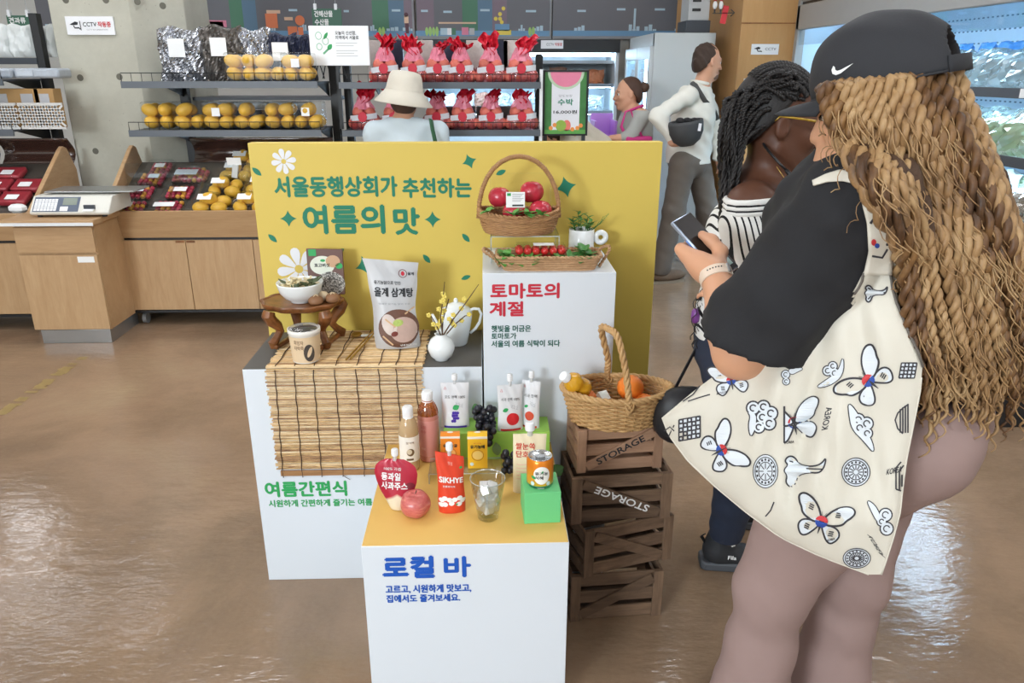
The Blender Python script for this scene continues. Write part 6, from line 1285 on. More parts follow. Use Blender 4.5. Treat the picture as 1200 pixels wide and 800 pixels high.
for k, z in enumerate((1.425, 1.165, .502)): packs(9, x0+.1, x1-.1, y0+.34, z, r2, 'clear pack of root vegetables on the %s shelf of the far cooler' % ('upper', 'middle', 'bottom')[k], 'packs on the %s far cooler shelf' % ('upper', 'middle', 'bottom')[k], CP, (.13, .19))
a, b = P(634, 47, Y=7.935), P(660, 57, Y=7.935); t = thing('cctv_sign', 'small white CCTV notice hanging over the far open cooler', 'sign', ((a.x+b.x)/2, 7.94, b.z)); part('plate', MB().bb(a.x, b.x, 7.935, 7.9495, b.z, a.z), SIGNW, t); W_ = b.x-a.x; H_ = a.z-b.z
lettering(t, 'CCTV', (a.x+W_*.25, a.x+W_*.58, b.z+H_*.35, b.z+H_*.65), frontfn(7.935), INK, .0); lettering(t, '작동중', (a.x+W_*.62, b.x-W_*.05, b.z+H_*.32, b.z+H_*.68), frontfn(7.935), RED, .02)
# upright white fridge with glass doors on its side
x0, x1, y0, y1, zt = 1.352, 1.885, 6.6, 7.75, 1.842; FRW = M('fridge_white', '#c9cfcf', .4, var=.01)
t = thing('upright_fridge', 'tall pale grey upright fridge with glass doors behind the walking man', 'fridge', ((x0+x1)/2, (y0+y1)/2, 0))
part('cabinet', MB().bb(x0+.03, x1, y0, y0+.05, .0, zt).bb(x0+.03, x1, y1-.05, y1, 0, zt).bb(x1-.05, x1, y0, y1, 0, zt).bb(x0+.03, x1, y0, y1, zt-.12, zt).bb(x0+.03, x1, y0, y1, 0, .2), FRW, t, bevel=.004)
part('inner_lamp', MB().bb(x0+.1, x0+.13, y0+.1, y1-.1, zt-.15, zt-.13).bb(x0+.08, x0+.1, (y0+y1)/2-.01, (y0+y1)/2+.01, .25, zt-.15), LEDC, t)
ym = (y0+y1)/2
for (ya, yb2) in ((y0+.01, ym-.005), (ym+.005, y1-.01)):
    d_ = part('door', MB().bb(x0, x0+.03, ya, yb2, .2, .3).bb(x0, x0+.03, ya, yb2, zt-.2, zt-.1).bb(x0, x0+.03, ya, ya+.06, .3, zt-.2).bb(x0, x0+.03, yb2-.06, yb2, .3, zt-.2), FRW, t, bevel=.003); part('pane', MB().bb(x0+.01, x0+.016, ya+.06, yb2-.06, .3, zt-.2), GLASSD, d_)
for z in (.5, .8, 1.1, 1.4): part('shelf', MB().bb(x0+.06, x1-.06, y0+.06, y1-.06, z-.01, z), COOL, t)
t_ = MB()
p = P(822, 20, Y=6.75); xa, xb = P(806, 20, Y=6.75).x, P(832, 20, Y=6.75).x
t = thing('label_printer', 'pale grey printer on a dark base standing on top of the fridge', 'printer', ((xa+xb)/2, 6.85, zt)); part('base', MB().bb(P(803, 30, Y=6.75).x, xb+.0, 6.72, 7.02, zt+.001, zt+.1), DARK, t, bevel=.004); h_ = part('housing', MB().bb(xa, xb-.01, 6.74, 7.0, zt+.1, zt+.36), LGREY, t, bevel=.006)
for z in (.17, .24): part('slot', MB().bb(xa+.03, xa+.1, 6.735, 6.742, zt+z, zt+z+.022), BLACK, h_)
# oak clad pier
OAKP = M_wood('oak_cladding', '#c99d68', '#b98a55', (14, 14, 2), .5, contrast=.6, bump=.01)
pier = struct('wall_pier', MB().bb(2.02, 3.4, 6.4, 8.6, 0, 3.25), OAKP); part('panel_joint', MB().bb(2.02, 3.4, 6.397, 6.4, 1.90, 1.908), WAL, pier)
def psx(u, v, X=2.02): return P(u, v, X=X)
t = thing('arrow_sign', 'thin black arrow sign on the side of the oak pier', 'sign', psx(845, 17)); q0, q1 = P(834, 16, Y=6.42), P(861, 15, Y=6.39); part('shaft', MB().bar((q0.x, 6.3968, q0.z), (q1.x, 6.3968, q1.z), .006, .006), BLACK, t)
part('head', MB().bar((q1.x-.03, 6.3968, q1.z+.025), (q1.x, 6.3968, q1.z), .006, .006).bar((q1.x-.03, 6.3968, q1.z-.025), (q1.x, 6.3968, q1.z), .006, .006), BLACK, t)
for i, u in enumerate((838, 845)):
    q = P(u, 6, Y=6.37); o = thing('figurine', 'tiny red and white figurine on a stick above the black arrow sign', 'figurine', (q.x, 6.37, q0.z+.003), 'figurines on the arrow sign'); part('body', MB().sph((q.x, 6.37, q.z), (.018, .018, .03), 10, 8), LETW, o, True); part('head', MB().sph((q.x, 6.37, q.z+.045), .017, 10, 8), RED, o, True); part('stick', MB().cyl((q.x, 6.37, q0.z+.002), (q.x, 6.37, q.z-.02), .006, n=6), BLACK, o)
q = P(851, 17, Y=6.37); solo('red_tag', 'small red tag hanging behind the black arrow sign', 'tag', MB().box((q.x-.006, 6.3968, q.z), (.045, .006, .13), Ry(.15)), RED)
a, b = P(881.5, 51.5, Y=6.385), P(912, 64, Y=6.385); t = thing('cctv_sign', 'white CCTV notice on the oak pier beside the right-hand cooler', 'sign', ((a.x+b.x)/2, 6.39, b.z)); part('plate', MB().bb(a.x, b.x, 6.388, 6.398, b.z, a.z), SIGNW, t); f = frontfn(6.387); W_ = b.x-a.x; H_ = a.z-b.z
part('camera_symbol', MB().fillpoly([(a.x+W_*x, b.z+H_*y) for x, y in ((.08, .56), (.24, .74), (.32, .66), (.3, .5), (.18, .5))], f).ribbon([(a.x+W_*x, b.z+H_*y) for x, y in ((.2, .5), (.24, .32), (.36, .32), (.38, .25))], .008, f), INK, t, None, fixn=False); lettering(t, 'CCTV', (a.x+W_*.5, a.x+W_*.9, b.z+H_*.4, b.z+H_*.65), f, INK, .0)
a, b = P(872, 92, Y=6.39), P(890, 160, Y=6.39); solo('notice_sheet', 'plain white sheet fixed low on the oak pier', 'notice', MB().bb(a.x, b.x, 6.39, 6.397, b.z, a.z), SIGNW)
solo('switch_column', 'dark slim post standing beside the oak pier', 'post', MB().bb(1.93, 1.97, 6.2, 6.24, 0, 1.02), DARK)
# ---- long open cooler on the right
cx0, cx1, cy0, cy1 = 2.45, 3.4, 3.3, 6.36
t = thing('open_cooler', 'long open chilled cooler of bagged vegetables along the right wall', 'cooler', ((cx0+cx1)/2, (cy0+cy1)/2, 0)); CBL = M('cooler_pale_blue', '#cfe6f6', .4); GRM = M('grey_fascia', '#a5a7a6', .4)
part('base', MB().bb(cx0, cx1, cy0, cy1, 0, .42), M('base_dark', '#2a2b2d', .5), t); part('tub', MB().bb(cx0, cx0+.04, cy0, cy1, .42, .62).bb(cx0+.04, cx1, cy0, cy1, .42, .5), GRM, t)
part('back_panel', MB().bb(cx1-.05, cx1, cy0, cy1, .5, 2.25), CBL, t); part('canopy', MB().bb(cx0, cx1, cy0, cy1, 2.05, 2.25), GRM, t)
part('fascia', MB().bb(cx0-.01, cx0+.03, cy0, cy1, 1.85, 2.03), GRM, t, bevel=.006); part('fascia', MB().bb(cx0-.012, cx0+.03, cy0, cy1, 2.06, 2.3), GRM, t, bevel=.006); part('gap', MB().bb(cx0+.005, cx0+.03, cy0, cy1, 2.03, 2.06), BLACK, t)
part('end_panel', MB().bb(cx0-.01, cx0+.05, cy1-.05, cy1, 0, 2.25), GRM, t); part('end_panel', MB().bb(cx0+.05, cx1, cy1-.03, cy1, .5, 2.05), CBL, t); part('end_panel', MB().bb(cx0, cx1, cy0-.04, cy0, 0, 2.25), M('end_dark', '#3b3d40', .5), t)
part('lamp_tube', MB().bb(cx0+.05, cx0+.08, cy0+.05, cy1-.06, 1.98, 2.0), LEDC, t); part('glass_guard', MB().bb(cx0+.005, cx0+.012, cy0, cy1, 1.74, 1.85), GLASSD, t)
SL_ = M('slot_dark', '#5e7c93', .6); lv = (1.46, 1.16, .86)
for k, z in enumerate(lv):
    dpt = (.30, .2, .12)[k]; s = part('shelf', MB().bb(cx0+dpt-.18, cx1-.05, cy0, cy1-.03, z-.02, z), COOL, t); part('price_rail', MB().bb(cx0+dpt-.195, cx0+dpt-.18, cy0, cy1-.03, z-.035, z+.012), M('rail_dark', '#51565c', .4), s)
    part('lamp_tube', MB().bb(cx0+dpt-.15, cx0+dpt-.12, cy0+.05, cy1-.06, z-.036, z-.021), LEDC, s)
    for q in range(5): part('price_ticket', MB().bb(cx0+dpt-.199, cx0+dpt-.196, cy0+.35+q*.62, cy0+.43+q*.62, z-.032, z+.01), LBL, s)
m = MB()
for zb2 in (1.62, 1.72, 1.80, 1.88, 1.96, 1.36, 1.42, 1.28, 1.06, 1.0):
    for i in range(60): y = cy0+.06+i*.05; m.bb(cx1-.0505, cx1-.0495, y, y+.022, zb2, zb2+.009)
part('vent_slots', m, SL_, t, None, stuff=True)
VB = [M_clear('veg_film_a', '#dcebf0', .7, .12, body=.45, bodycol='#b9cfd2'), M_clear('veg_film_b', '#dcebd8', .7, .12, body=.6, bodycol='#a9bf9a'), M_clear('veg_film_c', '#e8e0d8', .7, .12, body=.6, bodycol='#a59a8c'), M('veg_blue_top', '#4f95d8', .35, var=.3, scale=20), M('veg_white', '#d8e3e6', .35, var=.2, scale=15)]
VL = ('clear bag of pale mushrooms', 'clear bag of leafy greens', 'clear bag of brown roots', 'blue-topped plastic bag', 'white plastic pack')
protos = [proto(crumple(.26, .16, .17, 300+i, .25, 9), VB[i], 'bag') for i in range(5)]
for me in protos: me.polygons.foreach_set('use_smooth', [False]*len(me.polygons))
r2 = random.Random(5)
for k, z in enumerate(lv+(.502,)):
    dpt = (.30, .2, .12, .2)[k]
    for i in range(13):
        for row in range(2):
            y = cy0+.14+i*.225; x = cx0+dpt-.06+row*.2+(.05 if k == 3 else 0); j = r2.choice((0, 0, 1, 1, 2, 4)); put(protos[j], 'vegetable_bag', '%s lying on the %s shelf of the long cooler' % (VL[j], ('top', 'middle', 'low', 'bottom')[k]), 'bag', 'vegetable bags on the %s cooler shelf' % ('top', 'middle', 'low', 'bottom')[k], (x, y, z+.002), (1, 1, 1+.2*row), (0, 0, PI/2+r2.uniform(-.4, .4)))
            if row == 1 and k == 0: put(protos[3], 'vegetable_bag', 'blue-topped plastic bag at the back of the top cooler shelf', 'bag', 'blue-topped bags on the top cooler shelf', (x+.13, y+.05, z+.12), (.7, .5, .8), (.3, 0, PI/2+r2.uniform(-.5, .5)))
solo('low_bin', 'black low bin with flat front before the end of the long cooler', 'bin', MB().bb(2.15, 3.1, 3.09, 3.25, 0, .36), BLACK, bevel=.005)
# ---- watermelon poster on a stand
yw = 5.3; a, b = P(638.5, 84, Y=yw), P(686, 157, Y=yw); W_ = b.x-a.x; H_ = a.z-b.z; X = lambda s: a.x+W_*s; Zq = lambda s: b.z+H_*s; f = frontfn(yw, .001); f1 = frontfn(yw, .002); f2 = frontfn(yw, .003); f3 = frontfn(yw, .004)
t = thing('poster_stand', 'watermelon price poster in a black frame behind the yellow backdrop', 'poster', ((a.x+b.x)/2, yw+.02, 0)); WG = M('melon_rind', '#3f7a3f', .5, var=.35, scale=16); 
part('panel', MB().bb(a.x, b.x, yw, yw+.015, b.z, a.z), WG, t); fr_ = MB(); 
for q in ((a.x-.012, a.x+.002, b.z-.01, a.z+.01), (b.x-.002, b.x+.012, b.z-.01, a.z+.01), (a.x, b.x, a.z-.002, a.z+.01), (a.x, b.x, b.z-.01, b.z+.002)): fr_.bb(q[0], q[1], yw-.006, yw+.02, q[2], q[3])
part('frame', fr_, BLACK, t); 
for x in (a.x+.01, b.x-.01): part('post', MB().bb(x-.012, x+.012, yw+.02, yw+.045, 0, b.z), DARK, t)
R5 = lambda xa, xb, za_, zb2: [(X(xa), Zq(za_)), (X(xb), Zq(za_)), (X(xb), Zq(zb2)), (X(xa), Zq(zb2))]
part('white_band', MB().fillpoly(R5(.17, .84, .06, 1), f), M('poster_white', '#e3e4ea', .5), t, None, fixn=False)
def half(cx, r_, top=1.0, n=18): return [(X(.5)+W_*r_*cos(PI+PI*i/n), Zq(top)+W_*r_*1.0*sin(PI+PI*i/n)*.92) for i in range(n+1)]
part('rind_print', MB().fillpoly(half(.5, .43), f1), M('poster_rind', '#b9cfb2', .5), t, None, fixn=False); part('flesh_print', MB().fillpoly(half(.5, .37), f2), M('poster_flesh', '#dd7f9a', .5, var=.08, scale=20), t, None, fixn=False)
lettering(t, '수박', (X(.32), X(.68), Zq(.47), Zq(.57)), f1, GRN, .03); lettering(t, '16,000원', (X(.22), X(.78), Zq(.33), Zq(.39)), f1, INK, .03); lettering(t, '당도보장', (X(.34), X(.66), Zq(.6), Zq(.64)), f1, MATS['grey_ink'], .0)
part('grass_print', MB().fillpoly(R5(0, 1, 0, .07), f1), M('poster_grass', '#5da04b', .5), t, None, fixn=False); part('melon_print', MB().disc((X(.4), Zq(.14)), W_*.13, W_*.13, f2, 16, 1), M('poster_melon', '#8fb04a', .5, var=.2, scale=40), t, None, fixn=False); part('slice_print', MB().disc((X(.54), Zq(.14)), W_*.1, W_*.13, f1, 14, 1), M('poster_slice', '#e0776a', .5), t, None, fixn=False)
for (x, z) in ((.16, .1), (.8, .1), (.68, .08), (.88, .14), (.25, .15)): part('orange_print', MB().disc((X(x), Zq(z)), W_*.05, W_*.05, f3, 10, 1), M('poster_orange', '#e8924a', .5), t, None, fixn=False)
# ---- violet lit crate on a trolley near the far cooler
t = thing('violet_crate', 'open violet plastic crate on the trolley behind the poster', 'crate', (.88, 6.35, 0)); VI = M('violet_plastic', '#d59cf5', .4, var=.08)
xa, xb = P(697, 140, Y=6.35).x, P(724, 140, Y=6.35).x; zt = P(710, 133, Y=6.55).z
part('back', MB().bb(xa, xb, 6.6, 6.62, .7, zt), VI, t); part('side', MB().bb(xa, xa+.02, 6.35, 6.6, .7, zt-.05).bb(xb-.02, xb, 6.35, 6.6, .7, zt-.05), VI, t); part('front', MB().bb(xa, xb, 6.33, 6.35, .3, P(710, 158, Y=6.33).z), VI, t); part('floor_panel', MB().bb(xa, xb, 6.35, 6.6, .7, .72), VI, t)
part('trolley_leg', MB().bb(xa, xa+.03, 6.35, 6.38, 0, .7).bb(xb-.03, xb, 6.35, 6.38, 0, .7), DARK, t)
z_ = P(700, 162, Y=6.15).z; part('trolley_handle', MB().cyl((P(683, 165, Y=6.15).x, 6.15, z_-.02), (P(724, 160, Y=6.15).x, 6.15, z_), .016, n=10), BLACK, t)
# ================================================================== PEOPLE
def skin_mat(name, col, var=.05):
    if name in MATS: return MATS[name]
    m = M(name, col, .48, var=var, scale=12, spec=.35); m.node_tree.nodes['Principled BSDF'].inputs['Subsurface Weight'].default_value = .08
    m.node_tree.nodes['Principled BSDF'].inputs['Subsurface Radius'].default_value = (.012, .005, .003); return m
def tp(v): return tuple(float(x) for x in v)
def C_(a, b, ra, rb=None, k=.03): return ('c', tp(a), tp(b), ra, ra if rb is None else rb, k)
def E_(c, r, Rm=None, k=.03): return ('e', tp(c), tuple(r), None if Rm is None else np.array(Rm), k)
def axes(f, up=(0, 0, 1)):
    F = V3(f).normalized(); S = V3(up).cross(F).normalized(); U = F.cross(S); return F, S, U      # forward, left, up
def head_prims(c, f, s=1.0, up=(0, 0, 1), ear=True):
    F, S, U = axes(f, up); c = V3(c); A = np.array(Matrix((F, S, U)).transposed()); p = lambda a, b, d: c+F*a*s+S*b*s+U*d*s; r = lambda *q: tuple(x*s for x in q)
    L = [E_(p(-.012, 0, .03), r(.096, .075, .095), A, .02), E_(p(.028, 0, -.03), r(.066, .060, .083), A, .03*s), E_(p(.066, 0, -.098), r(.024, .026, .019), A, .025*s)]
    for q in (-1, 1):
        L += [C_(p(.0, q*.052, -.05), p(.062, q*.016, -.096), .02*s, .017*s, .03*s), C_(p(.08, q*.036, .024), p(.09, q*.008, .02), .011*s, .011*s, .02*s), E_(p(.066, q*.04, -.022), r(.022, .02, .02), A, .02*s)]
        if ear: L += [E_(p(-.008, q*.079, .0), r(.019, .008, .031), A, .008*s), ('-', E_(p(-.002, q*.086, .004), r(.009, .005, .016), A, .006*s))]
    for q in (-1, 1): L.append(('-', E_(p(.098, q*.032, .004), r(.016, .018, .013), A, .012*s)))
    L += [C_(p(.092, 0, .012), p(.114, 0, -.03), .008*s, .0125*s, .014*s), E_(p(.1, .012, -.034), r(.012, .009, .008), A, .008*s), E_(p(.1, -.012, -.034), r(.012, .009, .008), A, .008*s)]
    L += [C_(p(.088, -.022, -.061), p(.099, 0, -.057), .006*s, .008*s, .008*s), C_(p(.099, 0, -.057), p(.088, .022, -.061), .008*s, .006*s, .008*s), C_(p(.086, -.016, -.071), p(.097, 0, -.07), .006*s, .0085*s, .008*s), C_(p(.097, 0, -.07), p(.086, .016, -.071), .0085*s, .006*s, .008*s)]
    return L, p
def face_bits(parent, p, s, browm, lipm, sides=(-1, 1)):
    EYE = M('eye_white', '#e6e0da', .25); IRIS = M('iris_brown', '#2b1c14', .2)
    for q in sides:
        e = part('eye', MB().sph(p(.079, q*.031, .004), .0125*s, 12, 8), EYE, parent, True); d = p(.0905, q*.033, .003); part('iris', MB().sph(d, .0058*s, 10, 6), IRIS, e, True)
        part('eyebrow', MB().tube([p(.088, q*.014, .024), p(.091, q*.03, .03), p(.078, q*.052, .024)], [.0035*s, .004*s, .002*s], 6), browm, parent, True)
    part('lips', MB().tube([p(.092, -.021, -.0645), p(.1035, -.008, -.062), p(.1045, 0, -.063), p(.1035, .008, -.062), p(.092, .021, -.0645)], [.002*s, .0055*s, .006*s, .0055*s, .002*s], 7).tube([p(.092, -.018, -.068), p(.1015, 0, -.072), p(.092, .018, -.068)], [.002*s, .0065*s, .002*s], 7), lipm, parent, True)
def finger(L, base, d1, d2, d3, l, r, k=.006):
    """three bones bent through directions d1,d2,d3"""
    p = V3(base)
    for d, q, ra, rb in ((d1, .45, 1, .93), (d2, .3, .93, .86), (d3, .25, .86, .74)):
        n = p+V3(d).normalized()*l*q; L.append(C_(p, n, r*ra, r*rb, k)); p = n
    return p
def hand_prims(wrist, palm, nrm, thumb_side, s=1.0, curl=.5):
    """relaxed hand: wrist point, palm direction, palm normal (facing in), thumb side direction"""
    w = V3(wrist); d = V3(palm).normalized(); t_ = V3(thumb_side); t_ = (t_-d*t_.dot(d)).normalized(); n = V3(nrm); n = (n-d*n.dot(d)-t_*n.dot(t_)).normalized(); L = []
    A = np.array(Matrix((d, t_, n)).transposed()); L.append(E_(w+d*.048*s, (.05*s, .04*s, .017*s), A, .012)); L.append(C_(w-d*.02*s, w+d*.03*s, .027*s, .026*s, .02))
    for i, (o_, l) in enumerate(((.027, .072), (.009, .08), (-.009, .074), (-.026, .058))):
        b = w+d*(.086-.006*abs(i-1.2))*s+t_*o_*s; c1 = curl*(.5+.15*i); finger(L, b-d*.012*s, d*cos(c1*.5)+n*sin(c1*.5), d*cos(c1*1.3)+n*sin(c1*1.3), d*cos(c1*2)+n*sin(c1*2), l*s, .0088*s)
    finger(L, w+d*.03*s+t_*.028*s+n*.004*s, d*.6+t_*.75+n*.2, d*.85+t_*.4+n*.3, d+t_*.1+n*.35, .068*s, .0105*s); return L
def strand(mb, pts, r, turns, m, ends=2, n=5, taper=.75, ph0=0.):
    """two-strand twist along a smooth path"""
    pts = [V3(p) for p in pts]
    def at(s):
        s = min(.99999, max(0, s))*(len(pts)-1); k = min(int(s), len(pts)-2); f_ = s-k; a, b, c, d = pts[max(k-1, 0)], pts[k], pts[k+1], pts[min(k+2, len(pts)-1)]
        return .5*((2*b)+(c-a)*f_+(2*a-5*b+4*c-d)*f_*f_+(3*b-a-3*c+d)*f_**3)
    for q in range(ends):
        out = []; rad = []
        for i in range(m+1):
            s = i/m; p = at(s); t_ = (at(s+.01)-at(s-.01)); t_.normalize(); X = t_.cross(V3(.2, 1, .1)).normalized(); Y = t_.cross(X); a = ph0+turns*2*PI*s+q*2*PI/ends; k = r*(1-(1-taper)*s)
            out.append(p+X*cos(a)*k*.52+Y*sin(a)*k*.52); rad.append(k*.56*(1 if s < .93 else (1-s)/.07*.7+.3))
        mb.tube(out, rad, n)
    return mb
def foldnoise(amp, fs, ph=0.):
    def fn(X, Y, Z):
        d = 0
        for i, (a, b, c, w_) in enumerate(fs): d = d+w_*np.sin(a*X+b*Y+c*Z+ph+1.7*i)
        return amp*d
    return fn
# ------------------------------------------------------------------ woman with the tote bag
SK1 = skin_mat('skin_light', '#d59f7d'); BLK = M('black_cotton', '#1e1e21', .85, var=.1, scale=30, bump=.1, bscale=300); LEG = M('taupe_jersey', '#9c837d', .75, var=.04, scale=20, bump=.06, bscale=300)
f1 = V3(-.78, .62, 0).normalized(); l1 = V3(0, 0, 1).cross(f1)          # her forward and her left
hd = P(1030, 128, Y=1.37); sh_l = P(1000, 246, Y=1.275); sh_r = sh_l-l1*.36+V3(0, 0, .0); chest = (sh_l+sh_r)/2-V3(0, 0, .10)+f1*.02; neck = (sh_l+sh_r)/2+V3(0, 0, .06)
pel = P(1000, 528, Y=1.45); pel = V3(pel.x, pel.y, .83); waist = chest.lerp(pel, .5)+f1*.01
root1 = thing('person', 'person in black T-shirt and taupe leggings holding a phone, tote bag on the shoulder', 'person', (pel.x, pel.y, 0))
elb = P(868, 412, Y=1.335); wri = P(838, 321, Y=1.478); hip_l, hip_r = pel+l1*.11-V3(0, 0, .03), pel-l1*.11-V3(0, 0, .03)
kn_l = P(905, 686, Y=1.40); kn_l.z = .47; kn_l = V3(P(905, 690, Y=1.40)); kn_r = V3(P(1000, 676, Y=1.52)); an_l = V3(kn_l.x-.015, kn_l.y+.02, .1); an_r = V3(kn_r.x-.01, kn_r.y+.02, .1)
H_, hp = head_prims(hd, f1-V3(0, 0, .22), .97)
elr = sh_r+f1*.03-V3(0, 0, .29); wrr = elr+f1*.17+l1*.16+V3(0, 0, .08)
body = list(H_)+[C_(hd-V3(0, 0, .07)-f1*.015, neck-V3(0, 0, .03), .058, .066), C_(neck-V3(0, 0, .05), sh_l-V3(0, 0, .01), .06, .06), C_(neck-V3(0, 0, .05), sh_r-V3(0, 0, .01), .06, .06),
    E_(chest, (.14, .19, .2), np.array(Matrix((f1, l1, V3(0, 0, 1))).transposed()), .06), C_(chest, waist, .15, .15, .06), C_(waist, pel, .15, .17, .06),
    C_(sh_l, elb, .062, .048), C_(elb, elb.lerp(wri, .35), .047, .045), C_(elb.lerp(wri, .35), wri, .045, .029), C_(sh_r, elr, .06, .045), C_(elr, wrr, .043, .028),
    C_(hip_l, kn_l, .11, .06, .04), C_(hip_r, kn_r, .11, .06, .04), C_(kn_l, an_l, .06, .036), C_(kn_r, an_r, .06, .036), C_(an_l, an_l-V3(0, 0, .05), .036, .035), C_(an_l-V3(0, 0, .06), an_l+f1*.13-V3(0, 0, .075), .03, .022), C_(an_r-V3(0, 0, .06), an_r+f1*.13-V3(0, 0, .075), .03, .022), C_(an_r, an_r-V3(0, 0, .05), .036, .035)]
body += hand_prims(wrr, f1*.8+l1*.5, V3(0, 0, -1), l1, .95)
v1, q1 = sdf_mesh(body, .0085, .03)
# phone first, then the hand closes on it
TL = P(786, 261, Y=1.565); wv_ = V3(.05, .052, .012).normalized(); lv_ = V3(.085, -.075, -.105); lv_ = (lv_-wv_*lv_.dot(wv_)).normalized(); nv_ = wv_.cross(lv_).normalized()
if nv_.z < 0: nv_ = -nv_
pw_, pl_, pt_ = .074, .158, .009; pc0 = TL+wv_*pw_/2+lv_*pl_/2; A_ = Matrix((wv_, lv_, nv_)).transposed()
t = thing('mobile_phone', 'mobile phone with dark screen held in the hand of the tote bag woman', 'phone', pc0-V3(0, 0, .06))
part('case', MB().box(pc0, (pw_, pl_, pt_), A_), M('phone_silver', '#aab6c8', .25, .6), t, bevel=.003); part('screen', MB().box(pc0+nv_*(pt_/2+.0003), (pw_-.005, pl_-.006, .0008), A_), M('phone_screen', '#2a2320', .35, spec=.15, var=.3, scale=30), t, bevel=.0004)
part('side_button', MB().box(pc0-wv_*(pw_/2+.0006)-lv_*.02, (.0012, .018, .004), A_), M('phone_blue', '#7fa2e6', .3, .4), t); part('screen_card', MB().box(pc0+nv_*(pt_/2+.0009)+lv_*.05+wv_*.012, (.03, .03, .0004), A_), M('screen_mint', '#a8c9bf', .3), t)
hp2 = [C_(wri-(wri-elb).normalized()*.03, wri, .0305, .0285, .02)]
KN = [TL+lv_*(.056+.0215*i)-wv_*(.010-.001*i)-nv_*(.017+.001*i) for i in range(4)]       # knuckles along the near edge of the phone
for i, K in enumerate(KN): hp2 += [C_(wri+(K-wri)*.12, K, .0215, .0135, .016)]
hp2.append(C_(wri.lerp(KN[1], .5), wri.lerp(KN[2], .55), .022, .022, .02))
for i, l in enumerate((.078, .086, .08, .066)): finger(hp2, KN[i], wv_-nv_*.12, wv_+nv_*.1, wv_*.35+nv_, l, .0105 if i < 2 else .0098)   # fingers pass behind the phone and close on its far edge
tb = wri.lerp(KN[3], .45)+nv_*.016+wv_*.014
for a_, b_, ra, rb in ((wri, tb, .022, .018), (tb, TL+lv_*.112+wv_*.034+nv_*.021, .0175, .0135), (TL+lv_*.112+wv_*.034+nv_*.021, TL+lv_*.082+wv_*.042+nv_*.017, .0132, .0122), (TL+lv_*.082+wv_*.042+nv_*.017, TL+lv_*.06+wv_*.034+nv_*.0145, .012, .0092)): hp2.append(C_(a_, b_, ra, rb, .012))
tn = TL+lv_*.06+wv_*.034+nv_*.0145
v2, q2 = sdf_mesh(hp2, .0032, .012)
bo = mesh_obj('body', np.concatenate([v1, v2]), np.concatenate([q1, q2+len(v1)]), SK1, root1, True, fixn=False)
face_bits(root1, hp, .97, M('brow_brown', '#4a3020', .8), M('lips_rose', '#b0655a', .4))
# loose black T-shirt
hem_n = (elb-sh_l).normalized(); hemp = sh_l.lerp(elb, .86)
slv = [C_(sh_l+V3(0, 0, -.005), hemp+hem_n*.05+V3(0, 0, -.005), .088, .108, .05), C_(neck-V3(0, 0, .035), sh_l+V3(0, 0, .005), .07, .082, .05)]
cutp = hemp+hem_n*.012; nA = (hem_n+V3(.22, 0, -.25)).normalized()
shirt = slv+[C_(neck-V3(0, 0, .035), sh_r, .07, .08, .05), C_(sh_r, elr.lerp(sh_r, .2), .085, .1, .05), E_(chest, (.16, .185, .2), np.array(Matrix((f1, l1, V3(0, 0, 1))).transposed()), .08), C_(chest, waist, .17, .175, .08), C_(waist, pel+V3(0, 0, .06), .175, .19, .08)]
fold = foldnoise(.0036, ((42, 20, 30, 1), (-35, 40, 38, .8), (25, -30, 60, .6), (80, 50, -60, .35)))
TSH = sdf_part('tshirt', shirt, .008, BLK, root1, .05, [(tp(pel+V3(0, 0, .03)), (0, 0, -1)), lambda X, Y, Z: np.where(((X-elb.x)*hem_n.x+(Y-elb.y)*hem_n.y+(Z-elb.z)*hem_n.z > -.25) & (X < sh_l.x-.02), (X-cutp.x)*nA.x+(Y-cutp.y)*nA.y+(Z-cutp.z)*nA.z, -1), lambda X, Y, Z: np.where(Z > neck.z-.02, .068-np.sqrt((X-neck.x)**2+(Y-neck.y)**2)+(Z-neck.z)*.2-.01, -1)], fold)
from mathutils.bvhtree import BVHTree
def bvh_of(o):
    off = rootloc(o); return BVHTree.FromPolygons([v.co+off for v in o.data.vertices], [tuple(p.vertices) for p in o.data.polygons])
TSHB = bvh_of(TSH)
def cover(p, gap=.01, tree=TSHB):
    """bring a point that would sink into the shirt out to lie on it"""
    c = V3(0, 0, CAM_H); d = (p-c); L = d.length; d.normalize(); h = tree.ray_cast(c, d)
    return c+d*(h[3]-gap) if h[0] is not None and h[3]-gap < L else p
# flared leggings
fl = M('legging_seam', '#83706a', .8)
pants = [E_(pel+V3(0, 0, .03)+f1*.01, (.185, .225, .19), np.array(Matrix((f1, l1, V3(0, 0, 1))).transposed()), .08), E_(pel-f1*.11+l1*.07+V3(0, 0, .035), (.13, .125, .13), np.array(Matrix((f1, l1, V3(0, 0, 1))).transposed()), .06), E_(pel-f1*.11-l1*.07+V3(0, 0, .035), (.13, .125, .13), np.array(Matrix((f1, l1, V3(0, 0, 1))).transposed()), .06),
    C_(hip_l-V3(0, 0, .02), kn_l, .142, .077, .05), C_(hip_r-V3(0, 0, .02), kn_r, .142, .077, .05), C_(kn_l, kn_l.lerp(an_l, .45), .077, .072, .04), C_(kn_r, kn_r.lerp(an_r, .45), .077, .072, .04), C_(kn_l.lerp(an_l, .45), an_l-V3(0, 0, .03), .072, .105, .04), C_(kn_r.lerp(an_r, .45), an_r-V3(0, 0, .03), .072, .105, .04)]
sdf_part('leggings', pants, .0085, LEG, root1, .05, [(tp(pel+V3(0, 0, .13)), (0, 0, 1)), (tp(an_l-V3(0, 0, .06)), (0, 0, -1))], foldnoise(.0010, ((25, 35, 50, 1), (-40, 25, 30, .7), (60, -40, 80, .4))))
